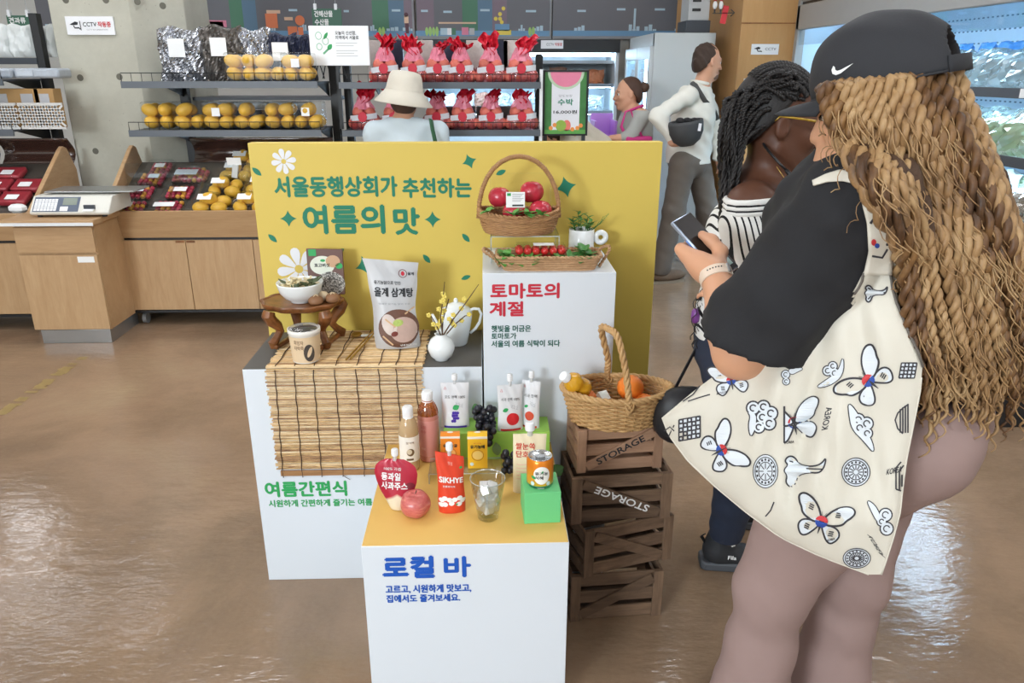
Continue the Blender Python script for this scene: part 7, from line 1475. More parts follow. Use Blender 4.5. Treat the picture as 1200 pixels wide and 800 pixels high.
for a in (an_l, an_r): part('shoe', MB().add(*(lambda m: (m.v, m.f))(MB().sph(a+f1*.045-V3(0, 0, .062), (.125, .042, .036), 16, 8, Matrix((f1, l1, V3(0, 0, 1))).transposed()))), BLK, root1, True)
# watch band
d = (wri-elb).normalized(); Q = basis(d); wc = wri-d*.008
bnd = MB(); n_ = 28
for i in range(n_):
    a = 2*PI*i/n_; e = Q @ V3(cos(a), sin(a), 0)
    for (rr_, zz) in ((.0318, -.011), (.0338, -.010), (.0338, .010), (.0318, .011)): bnd.v.append(wc+e*rr_+d*zz)
for i in range(n_):
    for j in range(4): a0, b0 = i*4, ((i+1) % n_)*4; bnd.f.append((a0+j, a0+(j+1) % 4, b0+(j+1) % 4, b0+j))
wb = part('watch_band', bnd, M('beige_silicone', '#e3cdb8', .5), root1, 40)
cam_d = (V3(0, 0, CAM_H)-wc); cam_d = (cam_d-d*cam_d.dot(d)).normalized(); sd_ = d.cross(cam_d)
for k in range(6): aa = -.35+.17*k; e = cam_d*cos(aa)+sd_*sin(aa); part('strap_hole', MB().sph(wc+e*.0338+d*.002, (.0016, .0016, .0016), 6, 4), BLACK, wb, True)
part('buckle', MB().box(wc+(cam_d*cos(.95)+sd_*sin(.95))*.035, (.006, .006, .02), basis(d)), STEEL, wb, bevel=.001)
# cap
CAPM = M('cap_black', '#2b2c30', .8, var=.12, scale=20, bump=.12, bscale=250); cf = (f1-V3(0, 0, .24)).normalized(); cl = V3(0, 0, 1).cross(cf).normalized(); cu = cf.cross(cl); A = np.array(Matrix((cf, cl, cu)).transposed())
cc = P(1040, 92, Y=1.372); rad = (.122, .103, .107)
rear = cc-cf*.125+cu*.012
cp_ = sdf_part('cap', [E_(cc, rad, A), E_(cc+cf*.03+cu*.03, (.09, .09, .075), A, .03)], .0045, CAPM, root1, .03, [(tp(cc-cu*.012), tp(-cu)), lambda X, Y, Z: .048-np.sqrt(((X-rear.x)*cl.x+(Y-rear.y)*cl.y+(Z-rear.z)*cl.z)**2+((X-rear.x)*cu.x+(Y-rear.y)*cu.y+(Z-rear.z)*cu.z)**2)+np.where((X-cc.x)*cf.x+(Y-cc.y)*cf.y+(Z-cc.z)*cf.z > -.02, -1, 0)], foldnoise(.0012, ((50, 30, 60, 1), (-60, 40, 30, .8))))
W2 = lambda a, s, dz=0: cc+cf*(rad[0]*1.03*cos(a)*s)+cl*(rad[1]*1.03*sin(a)*s)+cu*(-.012+dz)
vis = MB(); vis.grid(lambda u, v: W2((u-.5)*2.1, 1.0)+cf*(.07*v*sin(PI*(.08+.84*u))**.45)-cu*(.012*v*v+.022*(2*u-1)**2*v-.006*v), 20, 8); o = part('visor', vis, CAPM, cp_, True); md = o.modifiers.new('solid', 'SOLIDIFY'); md.thickness = .004
st = MB(); st.grid(lambda u, v: cc+cf*(rad[0]*1.04*cos(PI-.62+1.24*u))+cl*(rad[1]*1.04*sin(PI-.62+1.24*u))+cu*(-.014+.026*v), 14, 2); o = part('strap', st, CAPM, cp_, True); md = o.modifiers.new('solid', 'SOLIDIFY'); md.thickness = .003
st2 = MB().tube([W2(a, 1.0, .001) for a in np.linspace(-2.5, 2.5, 60)], .0022, 5); part('edge_stitching', st2, CAPM, cp_, True)
# white tick emblem on the side of the cap
CAPB = bvh_of(cp_)
capfn = lambda u, v: cover(P(u, v, Y=1.5), .0016, CAPB)
part('emblem', MB().fillpoly([(976.5, 77), (974.3, 82), (975.5, 86.5), (979.5, 88), (985, 86), (992, 80.5), (1000, 74), (985, 81.8), (981, 83), (978.8, 81.6), (978.6, 79)], capfn), LETW, cp_, None, fixn=False)
part('top_button', MB().sph(cc+cu*(rad[2]+.002), (.008, .008, .004), 10, 6), CAPM, cp_, True)
# twists of golden hair
def hair_mat(name, a, b, c_):
    t = NT(name); t.set(.5, 0, .4); co = t.coords((1, 1, 1)); n = t.noise(co, 14, 4); n2 = t.noise(t.coords((160, 160, 60)), 1, 3)
    c = t.ramp(n, ((.3, a), (.48, b), (.72, c_))); t.color(t.mix(t.math('MULTIPLY', n2, .45), c, a)); t.bump(n2, .35, .002); MATS[name] = t.m; return t.m
HR = hair_mat('golden_twist_hair', '#715439', '#ad885c', '#caa97b'); HRD = hair_mat('dark_twist_hair', '#3a281b', '#6b4a2d', '#a67d4d'); HRM = M('hair_shadow_brown', '#4b3422', .7, var=.3, scale=40, bump=.5, bscale=120)
def px3(q, yy): return P(q[0], q[1], Y=yy)
Lb = ((964, 101), (976, 150), (1006, 212), (1054, 300), (1061, 380), (1070, 440), (1086, 492)); Rb = ((1119, 82), (1143, 150), (1170, 230), (1198, 310), (1216, 390), (1228, 440), (1234, 480))
def hair_path(s, layer, rnd, short=0.):
    yr_ = (1.345-.085*sin(PI*min(1, .12+.8*s)), 1.30-.07*sin(PI*min(1, .1+.8*s)), 1.235, 1.20+.02*s, 1.18+.05*s, 1.175+.07*s, 1.18+.08*s); pts = []; jw = [rnd.uniform(-1, 1) for _ in range(4)]; n = 16
    for i in range(n+1):
        x = i/n*6; k = min(5, int(x)); f_ = x-k; ip = lambda B, j: B[k][j]*(1-f_)+B[k+1][j]*f_
        j = 6*min(1, x/1.5); u = ip(Lb, 0)*(1-s)+ip(Rb, 0)*s+j*(.6*jw[0]*sin(1.1*x+jw[1]*3)+.4*jw[2]); v = ip(Lb, 1)*(1-s)+ip(Rb, 1)*s-(x/6)*short
        q = P(u, v, Y=yr_[k]*(1-f_)+yr_[k+1]*f_+.024*layer); pts.append(cover(q, max(-.012, .047-.0155*layer)) if x > .9 else q)
    return pts
hm_ = [E_(P(1056, 160, Y=1.40), (.074, .07, .085), None, .05)]
for s in np.linspace(.1, .95, 9):
    q = hair_path(s, 4.2, random.Random(1))
    for k in range(1, 14): hm_.append(C_(q[k], q[k+1], .012 if k < 4 else .018, .012 if k < 4 else .018, .03))
hair = sdf_part('hair', hm_, .008, HRM, root1, .03, disp=foldnoise(.003, ((200, 30, 20, 1), (140, 60, 30, 1))))
rnd = random.Random(17)
for lay, n_, rr_ in ((0, 14, .0135), (1, 15, .014), (2, 13, .0145)):
    for i in range(n_):
        s = min(1, max(0, (i+.5*(lay % 2))/(n_-1)+rnd.uniform(-.015, .015))); sh = rnd.choice((0, 10, 25, 45)); pth = hair_path(s, lay, rnd, sh+(15 if lay == 0 else 0)); mb = strand(MB(), pth, rr_*rnd.uniform(.85, 1.1), rnd.uniform(9.5, 13), 118, 2, 6, .8, rnd.uniform(0, 6)); e = pth[-1]; a0 = rnd.uniform(0, 6)
        mb.tube([e+V3(sin(a0+k*.9)*.008*(k/12), cos(a0+k*.9)*.006*(k/12), -.0055*k) for k in range(15)], [.0045-.00025*k for k in range(15)], 5)
        part('hair_twist', mb, HR if rnd.random() < .72 else HRD, hair, True)
mb = MB()                                                # loose frizzy curls
for i in range(230):
    s = rnd.random(); pth = hair_path(s, -.5, rnd, 0); k0 = rnd.uniform(1, 14.5); k = int(k0); p = pth[k].lerp(pth[k+1], k0-k); d = (pth[k+1]-pth[k]).normalized(); L = rnd.uniform(.04, .12); am = rnd.uniform(.004, .011); ph = rnd.uniform(0, 6); fr = rnd.uniform(50, 110)
    mb.tube([p+d*(L*j/12)+V3(cos(ph+fr*L*j/12), .6*sin(ph+fr*L*j/12), .3*sin(ph+fr*L*j/12))*am*(.4+j/14) for j in range(13)], rnd.uniform(.0007, .0016), 4, cap=False)
for i in range(60):
    s = rnd.choice((0, 1, 1, 1)); pth = hair_path(s, 0, rnd, 0); k0 = rnd.uniform(1, 15.5); k = min(15, int(k0)); p = pth[k].lerp(pth[k+1], k0-k); ph = rnd.uniform(0, 6); L = rnd.uniform(.03, .08)
    mb.tube([p+V3((.5 if s else -.25)*L*j/12, 0, -L*.8*j/12)+V3(cos(ph+.9*j), sin(ph+.9*j), sin(ph+.9*j))*.005 for j in range(13)], rnd.uniform(.0006, .0012), 4, cap=False)
part('loose_curls', mb, HR, hair, True, stuff=True)
# ------------------------------------------------------------------ printed tote bag on her shoulder
BAGC = M('tote_cream', '#d9d3c4', .55, var=.03, scale=10, bump=.06, bscale=300); TRIM = M('tote_trim', '#6a635c', .7); BINK = M('print_charcoal', '#3a383d', .7); BWH = M('print_cool_white', '#dfe5ea', .6); BRD = M('print_flag_red', '#c8353b', .6); BBL = M('print_flag_blue', '#2f4fa5', .6)
Q0 = P(1020, 560, Y=1.165); bn = (l1+V3(0, 0, .10)).normalized()
def onplane(u, v, off=0.0):
    c = V3(0, 0, CAM_H); d = P(u, v, Y=1.0)-c; t_ = (Q0+bn*off-c).dot(bn)/d.dot(bn); return c+d*t_
rows = ((318, 1012, 1044), (340, 1001, 1050), (370, 976, 1058), (400, 930, 1070), (430, 852, 1081), (460, 812, 1078), (490, 776, 1072), (510, 784, 1068), (540, 806, 1062), (570, 838, 1058), (600, 874, 1055), (630, 915, 1047), (652, 962, 1040), (673, 1018, 1033))
RV = [r[0] for r in rows]
def lr(v): return float(np.interp(v, RV, [r[1] for r in rows])), float(np.interp(v, RV, [r[2] for r in rows]))
def bagfold(u, v):
    a, b = lr(v); x = max(0, min(1, (u-a)/max(1, b-a))); edge = (4*x*(1-x))**.5*min(1, (673-v)/60)*min(1, (v-300)/80)
    f = .030*edge; k = np.clip((v-380)/120, 0, 1)*(1-np.clip((v-560)/110, 0, 1)); cx = 1000-(u-1000)*0
    for (u0, w_, am, sl) in ((948, 9, -.018, .18), (905, 12, .011, .35), (985, 10, .011, .05), (870, 14, -.011, .6), (1020, 9, -.010, -.1), (968, 7, .008, .12)): f += am*math.exp(-((u-(u0-sl*(v-470)))/w_)**2)*(.3+.7*float(k))*edge
    f += .004*sin(u*.06+v*.035)*edge+.002*sin(u*.13-v*.05)*edge; return f
def BF(u, v, e=.0012): p = onplane(u, v, bagfold(u, v)+e); return cover(p, .004+e) if u > 998 else p
bag = thing('tote_bag', 'cream tote bag printed with butterflies and clouds hanging at her hip', 'bag', tuple(onplane(960, 673)))
m = MB(); nv = 60; nu = 44
def cover_bag(u, v, off): return cover(onplane(u, v, off), .004) if u > 998 else onplane(u, v, off)
def bagp(a, b, e=0, back=False):
    v = 318+355*b; l_, r_ = lr(v); u = l_+(r_-l_)*a; return cover_bag(u, v, (-.018*(4*a*(1-a))**.5*min(1, b*3)*(1-b)**.3 if back else bagfold(u, v))+e)
m.grid(lambda a, b: bagp(a, b), nu, nv); m.grid(lambda a, b: bagp(1-a, b, -.001, True), nu, nv); part('bag_body', m, BAGC, bag, 60)
def strap(pts, name='strap', mat=BAGC):
    m = MB(); n = len(pts)
    def at(t_, side):
        s = t_*(n-1); k = min(n-2, int(s)); f_ = s-k; f_ = f_*f_*(3-2*f_)*.3+f_*.7; q = [a+(b-a)*f_ for a, b in zip(pts[k], pts[k+1])]; w_ = q[2]/2*side; return cover(P(q[0]+w_*q[4], q[1]+w_*q[5], Y=q[3]+.05), .006)
    m.grid(lambda a, b: at(b, 2*a-1), 6, 40); o = part(name, m, mat, bag, True); md = o.modifiers.new('solid', 'SOLIDIFY'); md.thickness = .003; return o
strap(((952, 214, 6, 1.40, .2, 1), (968, 208, 9, 1.33, .2, 1), (985, 205, 13, 1.255, .3, 1), (1003, 208, 20, 1.20, .6, .8), (1018, 228, 25, 1.178, .95, .3), (1029, 262, 27, 1.160, 1, .05), (1031, 295, 27, 1.152, 1, 0), (1028, 322, 33, 1.150, 1, 0)))
strap(((1030, 222, 14, 1.25, 1, .2), (1042, 250, 18, 1.215, 1, .1), (1049, 300, 18, 1.20, 1, 0), (1047, 345, 22, 1.19, 1, 0), (1045, 372, 24, 1.185, 1, 0)))
def trimline(pts, w_): part('trim', MB().tube([BF(u, v, .002) for u, v in pts], w_, 6, flat=.5), TRIM, bag, True)
trimline(((1044, 322), (1046, 338), (1051, 355), (1058, 372), (1066, 392), (1076, 412), (1082, 430)), .0042); trimline(((1012, 320), (1010, 330), (1006, 338), (1001, 345)), .0036)
part('hem', MB().tube([bagp(0, b, .0) for b in np.linspace(.35, 1, 30)], .0016, 5).tube([bagp(1, b, .0) for b in np.linspace(.35, 1, 30)], .0016, 5), BAGC, bag, True)
def rotp(c, pts, s, a): return [(c[0]+s*(x*cos(a)-y*sin(a)), c[1]-s*(x*sin(a)+y*cos(a))) for x, y in pts]
def dense(pts, closed=True, step=3.0):
    out = []; n = len(pts)
    for i in range(n if closed else n-1):
        a, b = pts[i], pts[(i+1) % n]; k = max(1, int(math.hypot(b[0]-a[0], b[1]-a[1])/step)); out += [(a[0]+(b[0]-a[0])*j/k, a[1]+(b[1]-a[1])*j/k) for j in range(k)]
    return out if closed else out+[pts[-1]]
def smooth_poly(pts, it=2, closed=True):
    for _ in range(it):
        n = len(pts); o_ = []
        for i in range(n if closed else n-1): a, b = pts[i], pts[(i+1) % n]; o_ += [(a[0]*.75+b[0]*.25, a[1]*.75+b[1]*.25), (a[0]*.25+b[0]*.75, a[1]*.25+b[1]*.75)]
        pts = o_ if closed else [pts[0]]+o_+[pts[-1]]
    return pts
E1, E2, E3, E4 = .0010, .0016, .0022, .0028
lay = lambda e: (lambda a, b: BF(a, b, e))
def area_print(poly, mat, e, name='print'):
    part(name, MB().fillpoly(poly, lay(e)), mat, bag, None, fixn=False)
def line_print(lines, mat, wd, e, name='print_line', closed=False):
    m = MB()
    for q in lines: m.ribbon(q, wd, lay(e), closed)
    part(name, m, mat, bag, None, fixn=False)
UP = [(.0, .06), (.1, .3), (.3, .6), (.6, .82), (.92, .9), (1.1, .76), (1.0, .52), (.86, .36), (.78, .18), (.55, .06), (.25, -.02)]; LO = [(.03, -.02), (.4, .02), (.68, -.04), (.8, -.24), (.72, -.46), (.56, -.62), (.38, -.56), (.22, -.36), (.1, -.18)]
def butterfly(c, s, a, fn_scale=1.0, clip=None):
    for sg in (1, -1):
        for wing, wd in ((UP, .075), (LO, .065)):
            w_ = smooth_poly([(x*sg, y) for x, y in wing], 2); pts = rotp(c, w_, s, a)
            if clip: pts = [(min(max(x, clip[0]), clip[1]), y) for x, y in pts]
            area_print(pts, BWH, E1, 'wing_print'); line_print([pts], BINK, lambda q: s*wd, E2, 'wing_outline', True)
        bars = []
        for (bx_, by_) in ((.52, .46), (.46, -.27)):
            for k in (-1, 0, 1): bars.append(rotp(c, [((bx_-.09+.0*k)*sg, by_+.075*k), ((bx_+.09)*sg, by_+.075*k+.03)], s, a))
        if not clip: line_print(bars, BINK, s*.045, E2, 'bar_print')
    area_print(rotp(c, [(.26*cos(t_)*.9, .08+.2*sin(t_)) for t_ in np.linspace(0, PI, 10)], s, a), BRD, E3, 'red_print'); area_print(rotp(c, [(.26*cos(t_)*.9, .06+.22*sin(t_)) for t_ in np.linspace(PI, 2*PI, 10)], s, a), BBL, E3, 'blue_print')
    line_print([rotp(c, [(0, .25), (0, -.1), (0, -.4)], s, a), rotp(c, [(0, .22), (.1, .42)], s, a), rotp(c, [(0, .22), (-.1, .42)], s, a)], BINK, lambda q: s*(.09*sin(PI*q)**.5+.015), E4, 'body_print')
butterfly((844, 528), 29, R(-62)); butterfly((931, 497), 31, R(12), clip=(919, 999)); butterfly((1019, 447), 33, R(52)); butterfly((962, 613), 32, R(-18)); butterfly((857, 447), 24, R(10))
def cloud(c, s, a, blobs, tail):
    o_ = [rotp(c, [(x+r_*cos(t_), y+r_*sin(t_)) for t_ in np.linspace(0, 2*PI, 17)[:-1]], s, a) for x, y, r_ in blobs]
    tl_ = rotp(c, smooth_poly(tail, 2), s, a)
    line_print(o_+[tl_], BINK, s*.11, E1, 'cloud_outline', True)
    m = MB()
    for i, (x, y, r_) in enumerate(blobs): cpt = rotp(c, [(x, y)], s, a)[0]; m.disc(cpt, s*r_*.95, s*r_*.95, lay(E2+.0001*i), 14, 1)
    m.fillpoly(tl_, lay(E2+.0007)); part('cloud_fill', m, BWH, bag, None, fixn=False)
    line_print([rotp(c, [(x+r_*.5*cos(t_), y+r_*.5*sin(t_)) for t_ in np.linspace(.5, 5, 9)], s, a) for x, y, r_ in blobs], BINK, s*.06, E4, 'swirl_print')
CB = [(-.35, .45, .27), (.1, .5, .26), (.42, .22, .28), (.05, .05, .25), (.35, -.22, .27), (-.1, -.38, .24)]
cloud((892, 490), 27, 0, CB, [(-.6, .3), (-.45, .1), (-.55, -.3), (-.45, -.85), (-.25, -.4), (-.2, .2)]); cloud((1008, 500), 24, R(-30), [(-.25, .25, .3), (.2, .3, .3), (.0, -.05, .28), (.45, -.1, .25)], [(-1.1, .75), (-.5, .55), (.3, .0), (.9, -.35), (1.25, -.8), (.5, -.5), (-.3, -.3), (-.8, .3)])
cloud((975, 438), 20, R(35), [(-.1, .3, .28), (.3, .35, .25), (.15, -.05, .28)], [(-1.3, -.1), (-.5, -.1), (.4, -.1), (1.2, .55), (.5, -.45), (-.5, -.5)]); cloud((926, 441), 16, R(10), [(-.3, .2, .3), (-.35, -.3, .25)], [(-.1, .5), (.5, .6), (1.1, .4), (.6, .25), (.1, .1)])
cloud((1034, 612), 21, R(-10), [(.1, .45, .35), (.3, -.3, .35), (-.05, .05, .25)], [(-1.1, 1.1), (-.6, .9), (-.2, .4), (.1, -.2), (-.3, .0), (-.7, .5)])
def swirl(c, s):
    W = [(-.75, .75), (-.95, .5), (-.75, .3), (-1.0, .05), (-.8, -.2), (-.9, -.55), (-.65, -.8), (-.4, -.6), (-.3, -.2), (.2, -.05), (.75, -.1), (1.0, .2), (1.1, .7), (.85, .35), (.4, .22), (-.2, .3), (-.45, .7)]
    pts = smooth_poly(rotp(c, W, s, 0), 2); area_print(pts, BWH, E1, 'swirl_fill'); line_print([pts], BINK, 1.9, E2, 'swirl_outline', True); line_print([smooth_poly(rotp(c, q, s, 0), 2, False) for q in ([(-.7, .5), (-.5, .45), (-.4, .2), (.2, .12), (.9, .1)], [(-.8, .05), (-.55, .1), (-.3, .0)], [(-.7, -.5), (-.5, -.35), (-.35, -.05)])], BINK, 1.5, E3, 'swirl_line')
swirl((942, 552), 24)
def medal(c, r, sq=1.0, petals=12, clipx=None):
    f = lambda k: [(c[0]+r*k*cos(t_), c[1]+r*k*sq*sin(t_)) for t_ in np.linspace(0, 2*PI, 29)[:-1]]
    part('medallion_fill', MB().disc(c, r, r*sq, lay(E1), 28, 5), BWH, bag, None, fixn=False); line_print([f(1), f(.84), f(.55)], BINK, r*.07, E2, 'medallion_ring', True)
    line_print([[(c[0]+r*.16*cos(t_), c[1]+r*.16*sq*sin(t_)), (c[0]+r*.5*cos(t_), c[1]+r*.5*sq*sin(t_))] for t_ in np.linspace(0, 2*PI, petals+1)[:-1]], BINK, r*.07, E2, 'medallion_spoke')
    m = MB()
    for t_ in np.linspace(0, 2*PI, 17)[:-1]: m.disc((c[0]+r*.7*cos(t_), c[1]+r*.7*sq*sin(t_)), r*.085, r*.085*sq, lay(E2), 6, 1)
    part('medallion_dot', m, BINK, bag, None, fixn=False)
medal((1003, 553), 16.5); medal((1004, 654), 16, .72, 18); medal((897, 552), 14.5, 1.35, 8)
def lattice(c, s, a, n=5):
    f = lambda x, y: rotp(c, [(x, y+.18*x)], s, a)[0]; L = []
    for i in range(n+1): t_ = -1+2*i/n; L += [[f(t_, -1), f(t_, 1)], [f(-1, t_), f(1, t_)]]
    L = [dense(q, False, 4) for q in L]; area_print([f(-1, -1), f(1, -1), f(1, 1), f(-1, 1)], BWH, E1, 'lattice_fill'); line_print(L, BINK, 1.5, E2, 'lattice_line'); m = MB()
    for i in range(n):
        for j in range(n):
            if (i+j) % 2 == 0: p = f(-1+2*(i+.5)/n, -1+2*(j+.5)/n); m.ribbon([(p[0]+1.9*cos(t_), p[1]+1.9*sin(t_)) for t_ in np.linspace(0, 2*PI, 9)[:-1]], .9, lay(E2), True)
    part('lattice_ring', m, BINK, bag, None, fixn=False)
lattice((808, 502), 12.5, R(0)); lattice((1064, 434), 9, R(-10), 4)
line_print([[(1064, 474), (1058, 478), (1052, 484), (1049, 492), (1052, 502), (1058, 508)]]+[[(1055+3*k, 479-2*k), (1055+3*k, 507)] for k in range(4)], BINK, 1.8, E1, 'half_medallion'); line_print([[(1050, 573), (1050, 548), (1056, 541)], [(1054, 575), (1054, 552), (1059, 545)], [(1057, 570), (1057, 556)], [(1050, 573), (1056, 575)]], BINK, 1.8, E1, 'key_pattern')
def bagtext(s, c, L, h, a):
    og = c; lettering(bag, s, (-L/2, L/2, -h/2, h/2), lambda x, y: BF(og[0]+x*cos(a)+y*sin(a), og[1]-x*sin(a)+y*-cos(a) if False else og[1]-(x*sin(a)+y*cos(a)) if False else og[1]-x*sin(a)-y*cos(a), E1), BINK, .02)
bagtext('KOREA', (969, 490), 27, 7.5, R(78)); bagtext('KOREA', (1027, 640), 28, 8, R(-58)); bagtext('KOREA', (1048, 551), 18, 7, R(12)); bagtext('KOREA', (846, 460), 12, 3, R(12)); bagtext('KOREA', (925, 518), 11, 3, R(8)); bagtext('KOREA', (868, 540), 9, 3, R(60)); bagtext('KOREA', (974, 632), 9, 3, R(12))
swirl((1026, 344), 13)
[line_print([q], BINK, 1.4, E1, 'edge_print') for q in ([(778, 505), (785, 500), (790, 505)], [(783, 512), (790, 498)], [(800, 470), (812, 462), (820, 452)], [(806, 470), (818, 466), (832, 462)])]; line_print([[(897, 605), (903, 598), (907, 588)]], BINK, 1.6, E1, 'edge_print')
# butterfly on the strap
def SF(u, v): return cover(P(u, v, Y=1.25), .0115)
mm = MB(); mm.ribbon([(1020, 262), (1028, 250), (1036, 262), (1040, 288)], 3, SF); mm.ribbon([(1022, 300), (1034, 302), (1040, 292)], 2.5, SF); part('strap_print', mm, BINK, bag, None, fixn=False); part('strap_print', MB().disc((1024, 284), 3, 4, SF, 10, 1), BRD, bag, None, fixn=False); part('strap_print', MB().disc((1028, 288), 3, 3, SF, 10, 1), BBL, bag, None, fixn=False)

# ------------------------------------------------------------------ woman in the striped top
SK2 = skin_mat('skin_deep', '#5d3b2b'); f2 = V3(.97, -.12, 0).normalized(); l2 = V3(0, 0, 1).cross(f2); r2_ = -l2
hd2 = P(912, 147, Y=1.92); nk2 = hd2-V3(0, 0, .145)-f2*.035; shr = P(881, 243, Y=1.80); shl = V3(shr.x+.13, shr.y+.31, shr.z); ch2 = (shr+shl)/2-V3(0, 0, .12)+f2*.005; pe2 = V3(ch2.x-.005, ch2.y, .84); wa2 = ch2.lerp(pe2, .55)
root2 = thing('person', 'person with long black braids and black and white striped top beside the crates', 'person', (pe2.x, pe2.y, 0))
H2, hp3 = head_prims(hd2, f2-V3(0, 0, .12), 1.0); A2 = np.array(Matrix((f2, l2, V3(0, 0, 1))).transposed())
el_r = V3(shr.x+.09, shr.y-.03, shr.z-.24); wr_r = el_r+f2*.2+l2*.06-V3(0, 0, .01); el_l = V3(shl.x, shl.y+.03, shl.z-.27); wr_l = el_l+f2*.21-l2*.05
af = P(838, 668, Z=.0); an_r2 = V3(af.x+.03, af.y+.03, .095); hr2, hl2 = pe2-l2*.1, pe2+l2*.1; an_l2 = V3(an_r2.x+.12, an_r2.y+.24, .095); kr2 = hr2.lerp(an_r2, .52)+f2*.02; kl2 = hl2.lerp(an_l2, .52)+f2*.03
bd2 = list(H2)+[C_(hd2-V3(0, 0, .07)-f2*.01, nk2-V3(0, 0, .04), .054, .06), C_(nk2-V3(0, 0, .045), shr, .058, .06, .05), C_(nk2-V3(0, 0, .045), shl, .058, .06, .05), E_(ch2, (.095, .165, .18), A2, .05), C_(ch2, wa2, .105, .1, .04), C_(wa2, pe2, .1, .12, .04), C_(shr, el_r, .052, .04), C_(el_r, wr_r, .04, .026), C_(shl, el_l, .052, .04), C_(el_l, wr_l, .04, .026),
    C_(hr2, kr2, .095, .056, .04), C_(hl2, kl2, .095, .056, .04), C_(kr2, an_r2, .056, .036), C_(kl2, an_l2, .056, .036), C_(an_r2-V3(0, 0, .055), an_r2+f2*.14-V3(0, 0, .072), .03, .02), C_(an_l2-V3(0, 0, .055), an_l2+f2*.14-V3(0, 0, .072), .03, .02)]
bd2 += hand_prims(wr_r, f2, l2, V3(0, 0, 1), .95)+hand_prims(wr_l, f2, -l2, V3(0, 0, 1), .95)
v1, q1 = sdf_mesh(bd2, .0065, .03); mesh_obj('body', v1, q1, SK2, root2, True, fixn=False)
face_bits(root2, hp3, 1.0, M('brow_black', '#1c1512', .8), M('lips_dark', '#5a2f2b', .35))
def stripe_mat():
    t = NT('striped_jersey'); t.set(.8, 0, .3); co = t.coords(); sp = t.add('ShaderNodeSeparateXYZ'); t.link(co, sp.inputs[0]); n = t.noise(co, 5, 2)
    x = t.math('ADD', t.math('MULTIPLY_ADD', sp.outputs[2], .3, sp.outputs[0]), t.math('MULTIPLY', n, .010)); x = t.math('ADD', x, t.math('MULTIPLY', sp.outputs[1], .12))
    fr = t.math('FRACT', t.math('DIVIDE', x, .0135)); k = t.math('GREATER_THAN', fr, .72)
    t.color(t.mix(k, '#e9e7e2', '#1d1d20')); return t.m
STR = stripe_mat()
top2 = [C_(shr+V3(0, 0, -.035), el_r+V3(0, 0, -.02), .074, .075, .03), C_(shl+V3(0, 0, -.035), el_l, .074, .075, .03), E_(ch2-V3(0, 0, .01), (.118, .19, .185), A2, .04), C_(ch2, wa2, .12, .115, .04), C_(wa2, pe2+V3(0, 0, .05), .118, .13, .04)]
ztop = P(885, 238, Y=1.80).z+.012; nl = V3(-.10, 0, 1).normalized(); pt_ = V3(shr.x, shr.y, ztop)
TOP2 = sdf_part('striped_top', top2, .0075, STR, root2, .05, [(tp(pt_), tp(nl)), (tp(pe2+V3(0, 0, .02)), (0, 0, -1)), (tp(el_r-V3(0, 0, .05)), (0, 0, -1)) if False else (lambda X, Y, Z: Z*0-1)], foldnoise(.002, ((40, 30, 50, 1), (-50, 40, 30, .8))))
nb = MB(); CW = M('band_white', '#e9e7e2', .8); CK = M('band_black', '#1d1d20', .8)
TOPB = bvh_of(TOP2)
def ringpt(a, dz, k=1.0):
    """on the top's upper edge, going round the shoulders"""
    d = (f2*cos(a)+l2*sin(a)); p0 = V3(ch2.x, ch2.y, pt_.z-.02); h = TOPB.ray_cast(p0+d*.6, -d); r_ = .6-h[3] if h[0] is not None else .15
    p = p0+d*(r_+.004*k); return V3(p.x, p.y, pt_.z-((p.x-pt_.x)*nl.x)/nl.z+dz-.012)
for dz, mt, r_ in ((.012, CW, .0085), (.0, CW, .0085), (-.012, CW, .0085), (.006, CK, .0088), (-.007, CK, .0088)):
    part('neck_band', MB().tube([ringpt(a, dz) for a in np.linspace(0, 2*PI, 61)[:-1]], r_ if mt is CW else r_*.0+.0036, 6, closed=True) if mt is CW else MB().tube([ringpt(a, dz, 2.4) for a in np.linspace(0, 2*PI, 61)[:-1]], .0028, 5, closed=True), mt, root2, True)
JEAN = M('dark_denim', '#232c3f', .8, var=.15, scale=60)
sdf_part('jeans', [E_(pe2, (.125, .18, .16), A2, .05), C_(hr2-V3(0, 0, .04), kr2, .108, .072, .04), C_(hl2-V3(0, 0, .04), kl2, .108, .072, .04), C_(kr2, an_r2, .072, .052, .03), C_(kl2, an_l2, .072, .052, .03)], .008, JEAN, root2, .04, [(tp(pe2+V3(0, 0, .12)), (0, 0, 1)), (tp(an_r2+V3(0, 0, .02)), (0, 0, -1))], foldnoise(.0015, ((20, 30, 90, 1), (30, -20, 60, .7))))
SHO = M('black_knit_shoe', '#26272a', .7, bump=.2, bscale=300); SOL = M('shoe_sole_grey', '#4c4f54', .6)
